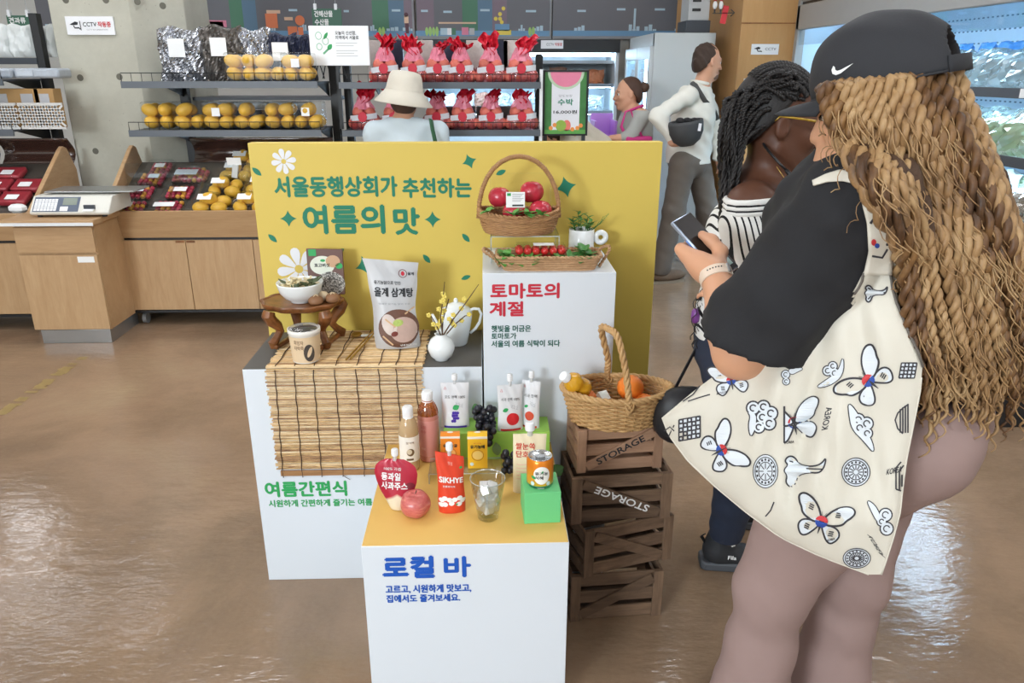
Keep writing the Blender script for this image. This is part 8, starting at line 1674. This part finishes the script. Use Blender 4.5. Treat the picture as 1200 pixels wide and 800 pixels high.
for an in (an_r2, an_l2):
    fo = an+f2*.06; Am = Matrix((f2, l2, V3(0, 0, 1))).transposed()
    s_ = sdf_part('shoe', [C_(an-f2*.02-V3(0, 0, .045), an+f2*.16-V3(0, 0, .06), .043, .033, .03), C_(an-f2*.015-V3(0, 0, .02), an-f2*.01+V3(0, 0, .01), .045, .045, .03)], .006, SHO, root2, .03, [(tp((an.x, an.y, .022)), (0, 0, -1)), (tp(an+V3(0, 0, .012)), tp((f2*.35+V3(0, 0, 1)).normalized()))])
    part('sole', MB().prism([(-.075, -.03), (-.06, -.042), (.12, -.046), (.19, -.03), (.2, 0), (.19, .03), (.12, .046), (-.06, .042), (-.075, .03)], lambda a, b, c: V3(an.x, an.y, .001)+f2*a+l2*b+V3(0, 0, c), .03), SOL, s_, bevel=.006)
    part('pull_tab', MB().tube([an-f2*.055+V3(0, 0, -.02), an-f2*.075+V3(0, 0, .012), an-f2*.062+V3(0, 0, .022)], [.006, .007, .005], 6, flat=.4), BLK, s_, True); part('sock', MB().cyl(an-V3(0, 0, .03), an+V3(0, 0, .035), .04, n=16), CW, s_)
    lettering(s_, 'Fila', (-.012, .014, -.006, .008), lambda a, b: V3(an.x, an.y, an.z-.035)+f2*(a+.02)-l2*(.0475)+V3(0, 0, b), LETW, .04)
# hair: scalp cap and box braids
BRH = M('black_braid', '#1b1716', .55, var=.3, scale=60, bump=.4, bscale=200); U2 = (f2*.12+V3(0, 0, 1)).normalized()
sc2 = hd2-f2*.014+V3(0, 0, .034)
hair2 = sdf_part('hair', [E_(sc2, (.103, .083, .110), A2), E_(sc2-f2*.035-V3(0, 0, .03), (.064, .072, .072), A2, .04)], .006, BRH, root2, .03, [lambda X, Y, Z: ((X-hd2.x)*f2.x+(Y-hd2.y)*f2.y)*.95-((Z-hd2.z)-.045)*.85, lambda X, Y, Z: .01-(((X-hd2.x)*f2.x+(Y-hd2.y)*f2.y)*-1)*.9-((Z-hd2.z)+.05)*1.0], None)
rnd = random.Random(8); gat = hd2-f2*.075+V3(0, 0, .085)
for i in range(64):
    th = rnd.uniform(-1.9, 1.2); ph = rnd.uniform(.3, 1.25); rt = sc2+f2*(.1*cos(th)*cos(ph)*.95)+l2*(.084*sin(th)*1.0)+V3(0, 0, .1*sin(ph)*.95)
    g = gat+V3(rnd.uniform(-.01, .01), rnd.uniform(-.05, .03), rnd.uniform(-.035, .01)); s = rnd.random()
    d1 = P(862-16*s+rnd.uniform(-4, 4), 165, Y=1.875+rnd.uniform(-.03, .06)); d2_ = P(851-8*s+16*rnd.random(), 235, Y=1.86+rnd.uniform(-.01, .1)); d3 = P(845+rnd.uniform(-6, 10), 300, Y=1.93+rnd.uniform(-.02, .05)); d4 = P(824+rnd.uniform(-9, 9), 352, Y=1.95+rnd.uniform(-.02, .04))
    mb = strand(MB(), [rt, (rt+g)/2+(((rt+g)/2)-sc2).normalized()*.018, g, g.lerp(d1, .45)+V3(-.016, 0, .02), d1, d2_, d3, d4], .0062*rnd.uniform(.85, 1.15), 26, 96, 2, 5, .85)
    if i % 2 == 0:
        ph_ = rnd.uniform(0, 6); mb.tube([d4+V3(.007*cos(ph_+k*1.1)+rnd.uniform(-.001, .001), .005*sin(ph_+k*1.1), -.0085*k) for k in range(rnd.randint(10, 22))], .0013, 4)
    part('hair_braid', mb, BRH, hair2, True)
for i in range(34):                               # braids falling straight from the side and back of the head
    th = rnd.uniform(-2.95, -1.85); ph = rnd.uniform(-.45, .75); rt = sc2+f2*(.1*cos(th)*cos(ph))+l2*(.086*sin(th)*cos(ph))+V3(0, 0, .095*sin(ph)); s = rnd.random(); ou = (rt-sc2).normalized()
    d1 = P(876-26*s+rnd.uniform(-3, 3), 172, Y=1.85+.05*s+rnd.uniform(-.02, .02)); d2_ = P(858-13*s+rnd.uniform(-3, 3), 235, Y=1.83+rnd.uniform(0, .06)); d3 = P(846+rnd.uniform(-6, 8), 300, Y=1.93+rnd.uniform(-.02, .05)); d4 = P(824+rnd.uniform(-9, 9), 350, Y=1.95+rnd.uniform(-.02, .04))
    part('hair_braid', strand(MB(), [rt, rt+ou*.012-f2*.02-V3(0, 0, .01), (rt+ou*.01).lerp(d1, .5)-f2*.012, d1, d2_, d3, d4], .0062*rnd.uniform(.85, 1.15), 22, 80, 2, 5, .85), BRH, hair2, True)
for i in range(14):                               # rows along the scalp
    y_ = -.07+.14*i/13; mb = MB(); pts = [sc2+f2*(.103*cos(a)*math.sqrt(max(.05, 1-(y_/.09)**2)))+l2*y_+V3(0, 0, .112*sin(a)*math.sqrt(max(.05, 1-(y_/.09)**2))) for a in np.linspace(.55, 2.3, 8)]; strand(mb, pts, .0068, 12, 50); part('cornrow', mb, BRH, hair2, True)
bp_ = P(815, 370, Y=1.95); part('hair_bead', MB().lathe([(.006, -.02), (.011, -.014), (.012, 0), (.011, .014), (.006, .02)], bp_, 14), M('violet_bead', '#7b3f8c', .35), hair2, True)
# spectacles and neckband earphones
TOR = M('tortoise_frame', '#a8852c', .25, var=.85, scale=120); gp = lambda a, b, c: hp3(a, b, c); gl = None
ear = gp(-.02, -.083, .024); hin = gp(.093, -.068, .022)
spc = part('spectacles', MB().tube([gp(-.035, -.082, .008), ear, gp(.03, -.083, .024), hin], [.002, .0025, .0028, .0036], 6), TOR, root2, True, label='tortoiseshell spectacles')
part('lens_rim', MB().tube([gp(.108, -.034+.026*cos(a), .004+.022*sin(a)) for a in np.linspace(0, 2*PI, 21)[:-1]], .0032, 6, closed=True), TOR, spc, True); part('lens_rim', MB().tube([gp(.108, .034+.026*cos(a), .004+.022*sin(a)) for a in np.linspace(0, 2*PI, 21)[:-1]], .0032, 6, closed=True), TOR, spc, True); part('lens', MB().disc((0, 0), .025, .021, lambda a, b: gp(.108, -.034+a, .004+b), 16, 1).disc((0, 0), .025, .021, lambda a, b: gp(.108, .034+a, .004+b), 16, 1), M_clear('lens_clear', '#cfcac0', .3), spc, None); part('hinge', MB().bar(hin, gp(.108, -.06, .012), .006, .008), TOR, spc); part('bridge', MB().bar(gp(.11, -.008, .008), gp(.11, .008, .008), .004, .004), TOR, spc)
nb_ = [P(u, v, Y=y) for u, v, y in ((896, 171, 1.84), (905, 182, 1.815), (914, 192, 1.80), (921, 199, 1.795))]; part('neckband_earphones', MB().tube(nb_, .0032, 7).tube([nb_[-1], P(927, 206, Y=1.79), P(932, 212, Y=1.79)], [.0045, .0062, .005], 8).tube([P(896, 171, Y=1.84), P(893, 165, Y=1.92), P(905, 172, Y=2.0), P(938, 195, Y=1.98), P(940, 210, Y=1.97)], [.003, .003, .003, .006, .005], 7), M('earphone_black', '#1b1b1e', .35), root2, True)
part('necklace', MB().tube([P(u, v, Y=1.81) for u, v in ((910, 195), (920, 210), (930, 222), (937, 232))], .0012, 4), GOLD, root2, True)
# her black bag
kb = P(806, 492, Y=1.88); m = MB(); m.sph((0, 0, 0), (.09, .05, .085), 18, 12, fn=lambda p: 1+.15*(abs(p[0]*p[2]))); m.v = [kb+V3(.0, .03, 0)+p for p in m.v]
t = thing('shoulder_bag', 'black shoulder bag hanging behind the cream tote bag', 'bag', kb-V3(0, 0, .09)); part('body', m, M('black_nylon', '#232326', .5, var=.2, scale=30), t, True); part('strap', MB().tube([kb+V3(-.03, .05, .07), kb+V3(.05, .09, .22), V3(shl.x-.08, shl.y-.1, ch2.z+.02), V3(shl.x-.1, shl.y-.06, shl.z-.02)], .009, 6, flat=.3), MATS['black_nylon'], t, True)
# ------------------------------------------------------------------ walking man with a helmet
YMn = 5.7; q = lambda u, v, dy=0.: P(u, v, Y=YMn+dy)
SK3 = skin_mat('skin_fair', '#d3a083'); f3 = V3(.93, .3, 0).normalized(); l3 = V3(0, 0, 1).cross(f3); A3 = np.array(Matrix((f3, l3, V3(0, 0, 1))).transposed())
hd3 = q(829, 73); nk3 = q(820, 101); sr = q(806, 112, -.14); sl = q(826, 112, .2); ch3 = q(812, 135, .03); pe3 = q(806, 186, .03); wa3 = q(808, 165, .03)
er = q(770, 136, -.22); wr = q(790, 167, -.24); el3 = q(838, 152, .22); wl = q(842, 186, .1)
hr, hl = q(800, 192, -.08), q(818, 192, .12); kr, kl = q(790, 246, -.08), q(829, 246, .1); ar, al = V3(1.34, 5.66, .1), V3(1.72, 5.93, .12)
root3 = thing('person', 'person with dark hair and pale shirt walking past the fridge with a helmet', 'person', (pe3.x, pe3.y, 0))
H3, hp4 = head_prims(hd3, f3-V3(0, 0, .1), 1.0)
bd = list(H3)+[C_(hd3-V3(0, 0, .08)-f3*.01, nk3-V3(0, 0, .04), .056, .062), C_(nk3-V3(0, 0, .05), sr, .06, .055, .04), C_(nk3-V3(0, 0, .05), sl, .06, .055, .04), E_(ch3, (.11, .16, .2), A3, .05), C_(ch3, pe3, .13, .13, .05), C_(sr, er, .048, .04), C_(er, wr, .04, .027), C_(sl, el3, .048, .04), C_(el3, wl, .04, .027), C_(hr, kr, .08, .055), C_(kr, ar, .055, .038), C_(hl, kl, .08, .055), C_(kl, al, .055, .038)]
bd += hand_prims(wr, (f3*.9-V3(0, 0, .05)), V3(0, 0, 1), f3*.2-l3, .98, .9)+hand_prims(wl, (f3*.35-V3(0, 0, 1)), -f3, -l3, .98, .5)
v1, q1 = sdf_mesh(bd, .008, .03); mesh_obj('body', v1, q1, SK3, root3, True, fixn=False)
face_bits(root3, hp4, 1.0, M('brow_dark', '#3c2b20', .8), M('lips_pale', '#b9776b', .4))
SHT = M('pale_linen', '#e4e2d8', .8, var=.04, scale=20); TRO = M('brown_grey_twill', '#6c635a', .8, var=.1, scale=25); HB = M('hair_dark_brown', '#3d2d23', .7, var=.25, scale=50, bump=.5, bscale=150)
sdf_part('shirt', [C_(nk3-V3(0, 0, .045), sr, .07, .068, .05), C_(nk3-V3(0, 0, .045), sl, .07, .068, .05), E_(ch3, (.13, .185, .2), A3, .06), C_(ch3, wa3, .15, .145, .06), C_(wa3, pe3-V3(0, 0, .06), .155, .168, .05), C_(sr, er, .062, .05), C_(er, wr, .05, .036), C_(sl, el3, .066, .056), C_(el3, wl, .056, .04)], .009, SHT, root3, .04, [(tp(nk3+V3(0, 0, .015)), tp((f3*.35+V3(0, 0, 1)).normalized())), lambda X, Y, Z: np.where(np.sqrt((X-pe3.x)**2+(Y-pe3.y)**2) < .3, (pe3.z-.025)-Z, -1)], foldnoise(.0035, ((40, 25, 60, 1), (-30, 40, 45, .8))))
part('collar', MB().tube([nk3+f3*.06*cos(a)+l3*.065*sin(a)+V3(0, 0, .02-.012*cos(a)) for a in np.linspace(.25, 2*PI-.25, 20)], .014, 7, flat=.6), SHT, root3, True)
sdf_part('trousers', [E_(pe3-V3(0, 0, .02), (.14, .165, .13), A3, .05), C_(hr, kr, .098, .082, .04), C_(hl, kl, .098, .082, .04), C_(kr, ar+V3(0, 0, .02), .082, .072), C_(kl, al+V3(0, 0, .02), .082, .07)], .009, TRO, root3, .04, [(tp(pe3+V3(0, 0, .07)), (0, 0, 1)), lambda X, Y, Z: .075-Z], foldnoise(.0013, ((40, 20, 50, 1), (30, -30, 80, .8))))
for a in (ar, al):
    s_ = part('shoe', MB().add(*(lambda m: (m.v, m.f))(MB().sph(a+f3*.07-V3(0, 0, .045), (.15, .05, .05), 18, 10, Matrix((f3, l3, V3(0, 0, 1))).transposed(), fn=lambda p: 1 if p[2] > -.6 else .8))), M('brown_suede', '#6b5542', .8, var=.2, scale=30), root3, True); part('sole', MB().prism([(-.09, -.035), (.1, -.045), (.2, -.03), (.215, 0), (.2, .03), (.1, .045), (-.09, .035)], lambda x, y, c: V3(a.x, a.y, a.z-.099)+f3*x+l3*y+V3(0, 0, c), .022), M('tan_sole', '#8a7a66', .7), s_)
sdf_part('hair', [E_(hd3-f3*.018+V3(0, 0, .034), (.095, .078, .096), A3), E_(hd3-f3*.05-V3(0, 0, .02), (.056, .072, .075), A3, .03)], .007, HB, root3, .02, [lambda X, Y, Z: ((X-hd3.x)*f3.x+(Y-hd3.y)*f3.y-.02)*.9-((Z-hd3.z)-.055)*.75], foldnoise(.003, ((150, 60, 80, 1), (90, 130, 60, 1))))
part('beard', MB().sph(hp4(.05, 0, -.092), (.05, .052, .03), 14, 8, Matrix(A3.tolist())), M('stubble', '#7b5f50', .8), root3, True)
sb = [hd3*0+x for x in (q(802, 96, -.12), q(815, 100, -.17), q(826, 118, -.15), q(836, 128, -.05))]; part('shoulder_strap', MB().tube([sl+V3(-.05, -.02, .06), sr+V3(.03, .04, .085)]+sb[1:]+[q(841, 140, .05)], .016, 6, flat=.3), M('grey_webbing', '#4b4a48', .8), root3, True)
hc_ = q(804, 150, -.27); t = thing('cycle_helmet', 'dark grey cycle helmet tucked under the walking man\'s arm', 'helmet', hc_-V3(0, 0, .12))
part('shell', MB().lathe([(0, -.125), (.05, -.12), (.095, -.085), (.118, -.03), (.122, .03), (.118, .05), (.105, .05), (.1, 0)], hc_, 28, Rz(.3) @ Ry(R(-8)) @ Matrix.Diagonal((1.05, .8, 1)), cap=False), M('helmet_matt', '#3f4042', .6), t, True)
part('lining', MB().lathe([(.1, .045), (.07, .035), (0, .01)], hc_, 20, Rz(.3) @ Ry(R(-8)) @ Matrix.Diagonal((1.05, .8, 1)), cap=False), M('lining_black', '#252527', .9, var=.3, scale=40), t, True)
for x in (-.05, .0, .05): part('pad', MB().sph(hc_+V3(x, -.02, .05), (.03, .05, .022), 10, 6), MATS['lining_black'], t, True)
mk = q(820, 149, -.37); part('mark', MB().box(mk, (.02, .004, .05), Ry(.1)), SIGNW, t)
# ------------------------------------------------------------------ woman with the pink bag beyond the backdrop
YW2 = 6.0; q = lambda u, v, dy=0.: P(u, v, Y=YW2+dy)
f4 = V3(-.97, -.1, 0).normalized(); l4 = V3(0, 0, 1).cross(f4); A4 = np.array(Matrix((f4, l4, V3(0, 0, 1))).transposed())
hd4 = q(735.5, 110); nk4 = q(741, 127); ch4 = q(744, 150); pe4 = V3(ch4.x+.02, ch4.y, .82); sL, sR = ch4+l4*.16+V3(0, 0, .1), ch4-l4*.16+V3(0, 0, .1); eL = q(739, 160, -.2); wL = q(722, 162, -.2); eR = sR+V3(0, 0, -.26); wR = eR+f4*.2
root4 = thing('person', 'person with brown hair bun and grey top carrying a pink bag', 'person', (pe4.x, pe4.y, 0)); H4, hp5 = head_prims(hd4, f4-V3(0, 0, .08), .94)
aL, aR = V3(pe4.x-.03, pe4.y-.1, .1), V3(pe4.x+.03, pe4.y+.1, .1)
bd = list(H4)+[C_(hd4-V3(0, 0, .07)-f4*.01, nk4-V3(0, 0, .04), .048, .055), C_(nk4-V3(0, 0, .04), sL, .05, .05), C_(nk4-V3(0, 0, .04), sR, .05, .05), E_(ch4, (.1, .15, .17), A4, .05), C_(ch4, pe4, .12, .14, .05), C_(sL, eL, .043, .036), C_(eL, wL, .036, .024), C_(sR, eR, .043, .036), C_(eR, wR, .036, .024), C_(pe4+l4*.08, aL, .09, .04), C_(pe4-l4*.08, aR, .09, .04), C_(aL-V3(0, 0, .06), aL+f4*.14-V3(0, 0, .075), .03, .02), C_(aR-V3(0, 0, .06), aR+f4*.14-V3(0, 0, .075), .03, .02)]+hand_prims(wL, f4, V3(0, 0, -1), -l4, .92, .9)+hand_prims(wR, f4, V3(0, 0, -1), l4, .92, .9)
v1, q1 = sdf_mesh(bd, .009, .03); mesh_obj('body', v1, q1, SK3, root4, True, fixn=False); face_bits(root4, hp5, .94, M('brow_dark', '#3c2b20', .8), M('lips_pale', '#b9776b', .4))
sdf_part('grey_top', [C_(nk4-V3(0, 0, .05), sL, .055, .058), C_(nk4-V3(0, 0, .05), sR, .055, .058), E_(ch4, (.115, .165, .17), A4, .05), C_(ch4, pe4, .13, .15, .05), C_(sL, eL, .056, .05), C_(eL, eL.lerp(wL, .4), .05, .042), C_(sR, eR, .056, .05)], .01, M('grey_jersey', '#a9aaa5', .8), root4, .04, [(tp(nk4-V3(0, 0, .005)), (0, 0, 1))])
sdf_part('trousers', [E_(pe4-V3(0, 0, .03), (.13, .165, .12), A4, .05), C_(pe4+l4*.08, aL+V3(0, 0, .03), .1, .06), C_(pe4-l4*.08, aR+V3(0, 0, .03), .1, .06)], .012, CHARC, root4, .04)
hb_ = M('hair_brown', '#4b3327', .65, var=.25, scale=50, bump=.4, bscale=150); h_ = sdf_part('hair', [E_(hd4-f4*.02+V3(0, 0, .03), (.094, .078, .096), A4), E_(hd4-f4*.055-V3(0, 0, .02), (.055, .07, .07), A4, .03)], .007, hb_, root4, .02, [lambda X, Y, Z: ((X-hd4.x)*f4.x+(Y-hd4.y)*f4.y-.01)*.9-((Z-hd4.z)-.05)*.75]); part('bun', MB().sph(q(754.5, 102.5), (.042, .042, .04), 14, 9, fn=lambda p: 1+.05*sin(9*p[2]+5*p[0])), hb_, h_, True)
part('choker', MB().tube([nk4+f4*.05*cos(a)+l4*.05*sin(a)+V3(0, 0, .0) for a in np.linspace(0, 2*PI, 20)[:-1]], .008, 6, closed=True), BLK, root4, True)
PNK = M('magenta_canvas', '#c8327e', .6); pb = q(748, 166, -.22); t = thing('pink_bag', 'magenta shoulder bag on the woman with the hair bun', 'bag', pb-V3(0, 0, .15)); part('body', MB().box(pb-V3(0, 0, .06), (.2, .07, .2), Rz(.1)), PNK, t, bevel=.015)
part('strap', MB().tube([pb+V3(-.09, 0, .03), q(728, 148, -.14), q(733, 131, -.1), sL+V3(0, .02, .07)], .013, 6, flat=.4), PNK, t, True); part('strap', MB().tube([pb+V3(.03, 0, .03), q(745, 145, -.2), q(739, 129, -.14), sL+V3(.02, .04, .07)], .013, 6, flat=.4), PNK, t, True)
# ------------------------------------------------------------------ person in a bucket hat seen from behind
YH = 4.86; q = lambda u, v, dy=0.: P(u, v, Y=YH+dy)
f5 = V3(.12, 1, 0).normalized(); l5 = V3(0, 0, 1).cross(f5); A5 = np.array(Matrix((f5, l5, V3(0, 0, 1))).transposed())
hd5 = q(474, 116, .02); nk5 = q(470, 134, .0); ch5 = q(476, 168, .03); sL, sR = q(440, 156, .03), q(512, 156, .03); pe5 = V3(ch5.x, ch5.y, .8); root5 = thing('person', 'person in cream bucket hat and pale blue T-shirt facing the peaches', 'person', (pe5.x, pe5.y, 0)); H5, hp6 = head_prims(hd5, f5, .94)
eL, eR = sL-V3(.03, 0, .27), sR-V3(-.03, 0, .27); wL, wR = eL+f5*.2, eR+f5*.2; aL, aR = V3(pe5.x-.1, pe5.y, .1), V3(pe5.x+.1, pe5.y, .1)
bd = list(H5)+[C_(hd5-V3(0, 0, .06), nk5-V3(0, 0, .05), .05, .056), C_(nk5-V3(0, 0, .06), sL, .055, .05), C_(nk5-V3(0, 0, .06), sR, .055, .05), E_(ch5-V3(0, 0, .05), (.1, .16, .18), A5, .05), C_(ch5-V3(0, 0, .05), pe5, .12, .14, .05), C_(sL, eL, .043, .036), C_(eL, wL, .036, .024), C_(sR, eR, .043, .036), C_(eR, wR, .036, .024), C_(pe5+l5*.08, aL, .09, .04), C_(pe5-l5*.08, aR, .09, .04), C_(aL-V3(0, 0, .06), aL+f5*.14-V3(0, 0, .075), .03, .02), C_(aR-V3(0, 0, .06), aR+f5*.14-V3(0, 0, .075), .03, .02)]+hand_prims(wL, f5, V3(0, 0, -1), -l5, .92, .6)+hand_prims(wR, f5, V3(0, 0, -1), l5, .92, .6)
v1, q1 = sdf_mesh(bd, .009, .03); mesh_obj('body', v1, q1, SK3, root5, True, fixn=False); face_bits(root5, hp6, .94, M('brow_dark', '#3c2b20', .8), M('lips_pale', '#b9776b', .4))
sdf_part('tshirt', [C_(nk5-V3(0, 0, .065), sL, .065, .07), C_(nk5-V3(0, 0, .065), sR, .065, .07), E_(ch5-V3(0, 0, .05), (.12, .18, .18), A5, .05), C_(ch5-V3(0, 0, .05), pe5, .14, .15, .05), C_(sL, sL.lerp(eL, .6), .07, .07), C_(sR, sR.lerp(eR, .6), .07, .07)], .009, M('pale_blue_cotton', '#c9d6dc', .85, var=.03), root5, .05, [(tp(nk5-V3(0, 0, .015)), (0, 0, 1))], foldnoise(.002, ((40, 30, 50, 1),)))
sdf_part('trousers', [E_(pe5-V3(0, 0, .03), (.13, .165, .12), A5, .05), C_(pe5+l5*.08, aL+V3(0, 0, .03), .1, .06), C_(pe5-l5*.08, aR+V3(0, 0, .03), .1, .06)], .012, CHARC, root5, .04)
part('hair', MB().sph(hd5-V3(0, 0, .01)-f5*.02, (.085, .085, .085), 16, 10), hb_, root5, True)
hz = q(474, 105, .02); bk = M('bucket_hat_cream', '#dcd5c6', .85, var=.05, scale=30, bump=.1, bscale=200); tl = Ry(R(8)); b0 = .0
ht = part('bucket_hat', MB().lathe([(.17, -.085), (.172, -.08), (.125, -.02), (.112, .0), (.108, .03), (.1, .075), (.085, .1), (.05, .108), (0, .11)], hz, 32, tl, cap=False, wob=lambda a, z: 1+(.05*sin(2*a+.6)+.02*sin(5*a) if z < -.02 else .01*sin(3*a))), bk, root5, True); md = ht.modifiers.new('solid', 'SOLIDIFY'); md.thickness = .004
part('hat_seam', MB().tube([hz+tl @ V3(.1125*cos(a), .1125*sin(a), .0) for a in np.linspace(0, 2*PI, 30)[:-1]], .002, 5, closed=True), bk, ht, True)
part('green_strap', MB().tube([q(505, 140, -.06), q(507, 152, -.11), q(511, 170, -.13), q(513, 190, -.14)], .02, 6, flat=.25), M('strap_green', '#2f5a3c', .8), root5, True)

# ------------------------------------------------------------------ shopper bending down behind the watermelon poster
root6 = thing('person', 'person in beige top bending low behind the watermelon poster', 'person', (.79, 5.72, 0)); BEI = M('beige_knit', '#cfc5b4', .85, var=.06, scale=40)
hpv, upb, nk6, hd6 = V3(.80, 5.72, .98), V3(.63, 5.70, 1.12), V3(.54, 5.68, 1.12), V3(.48, 5.67, 1.10); f6 = V3(-.75, -.1, -.65).normalized(); H6, hp7 = head_prims(hd6, f6, .92, up=(-.6, 0, .8))
bd = list(H6)+[C_(hd6, nk6, .05, .05), C_(nk6, upb, .055, .1), C_(upb, hpv, .11, .13, .05)]
for s_ in (-1, 1):
    sh6 = upb+V3(-.02, s_*.15, 0); e6 = sh6+V3(.0, s_*.02-.02, -.24); w6 = e6+V3(-.14, -.05, -.12); kn6 = hpv+V3(-.05, s_*.09, -.46); an6 = V3(.82, 5.72+s_*.1, .1)
    bd += [C_(upb, sh6, .08, .05), C_(sh6, e6, .042, .035), C_(e6, w6, .035, .024), C_(hpv+V3(0, s_*.08, -.02), kn6, .09, .055), C_(kn6, an6, .052, .036), C_(an6-V3(0, 0, .06), an6+V3(-.14, 0, -.075), .03, .02)]+hand_prims(w6, V3(-.7, -.2, -.7), V3(.3, 0, -1), V3(0, -s_, 0), .9, .7)
v1, q1 = sdf_mesh(bd, .01, .03); mesh_obj('body', v1, q1, SK3, root6, True, fixn=False); face_bits(root6, hp7, .92, M('brow_dark', '#3c2b20', .8), M('lips_pale', '#b9776b', .4))
sdf_part('beige_top', [C_(nk6+V3(.03, 0, .0), upb, .075, .125, .05), C_(upb, hpv+V3(.0, 0, .0), .13, .15, .05)]+[C_(upb+V3(-.02, s_*.15, 0), upb+V3(-.02, s_*.17-.02, -.2), .058, .05) for s_ in (-1, 1)], .01, BEI, root6, .04, disp=foldnoise(.004, ((50, 20, 60, 1), (30, 60, 20, .7))))
sdf_part('trousers', [C_(hpv+V3(0, s_*.08, -.03), hpv+V3(-.05, s_*.09, -.46), .105, .07) for s_ in (-1, 1)]+[C_(hpv+V3(-.05, s_*.09, -.46), V3(.82, 5.72+s_*.1, .13), .068, .05) for s_ in (-1, 1)], .012, CHARC, root6, .04)
part('hair', MB().sph(hd6+V3(.02, 0, .03), (.1, .085, .085), 16, 10), HB, root6, True)
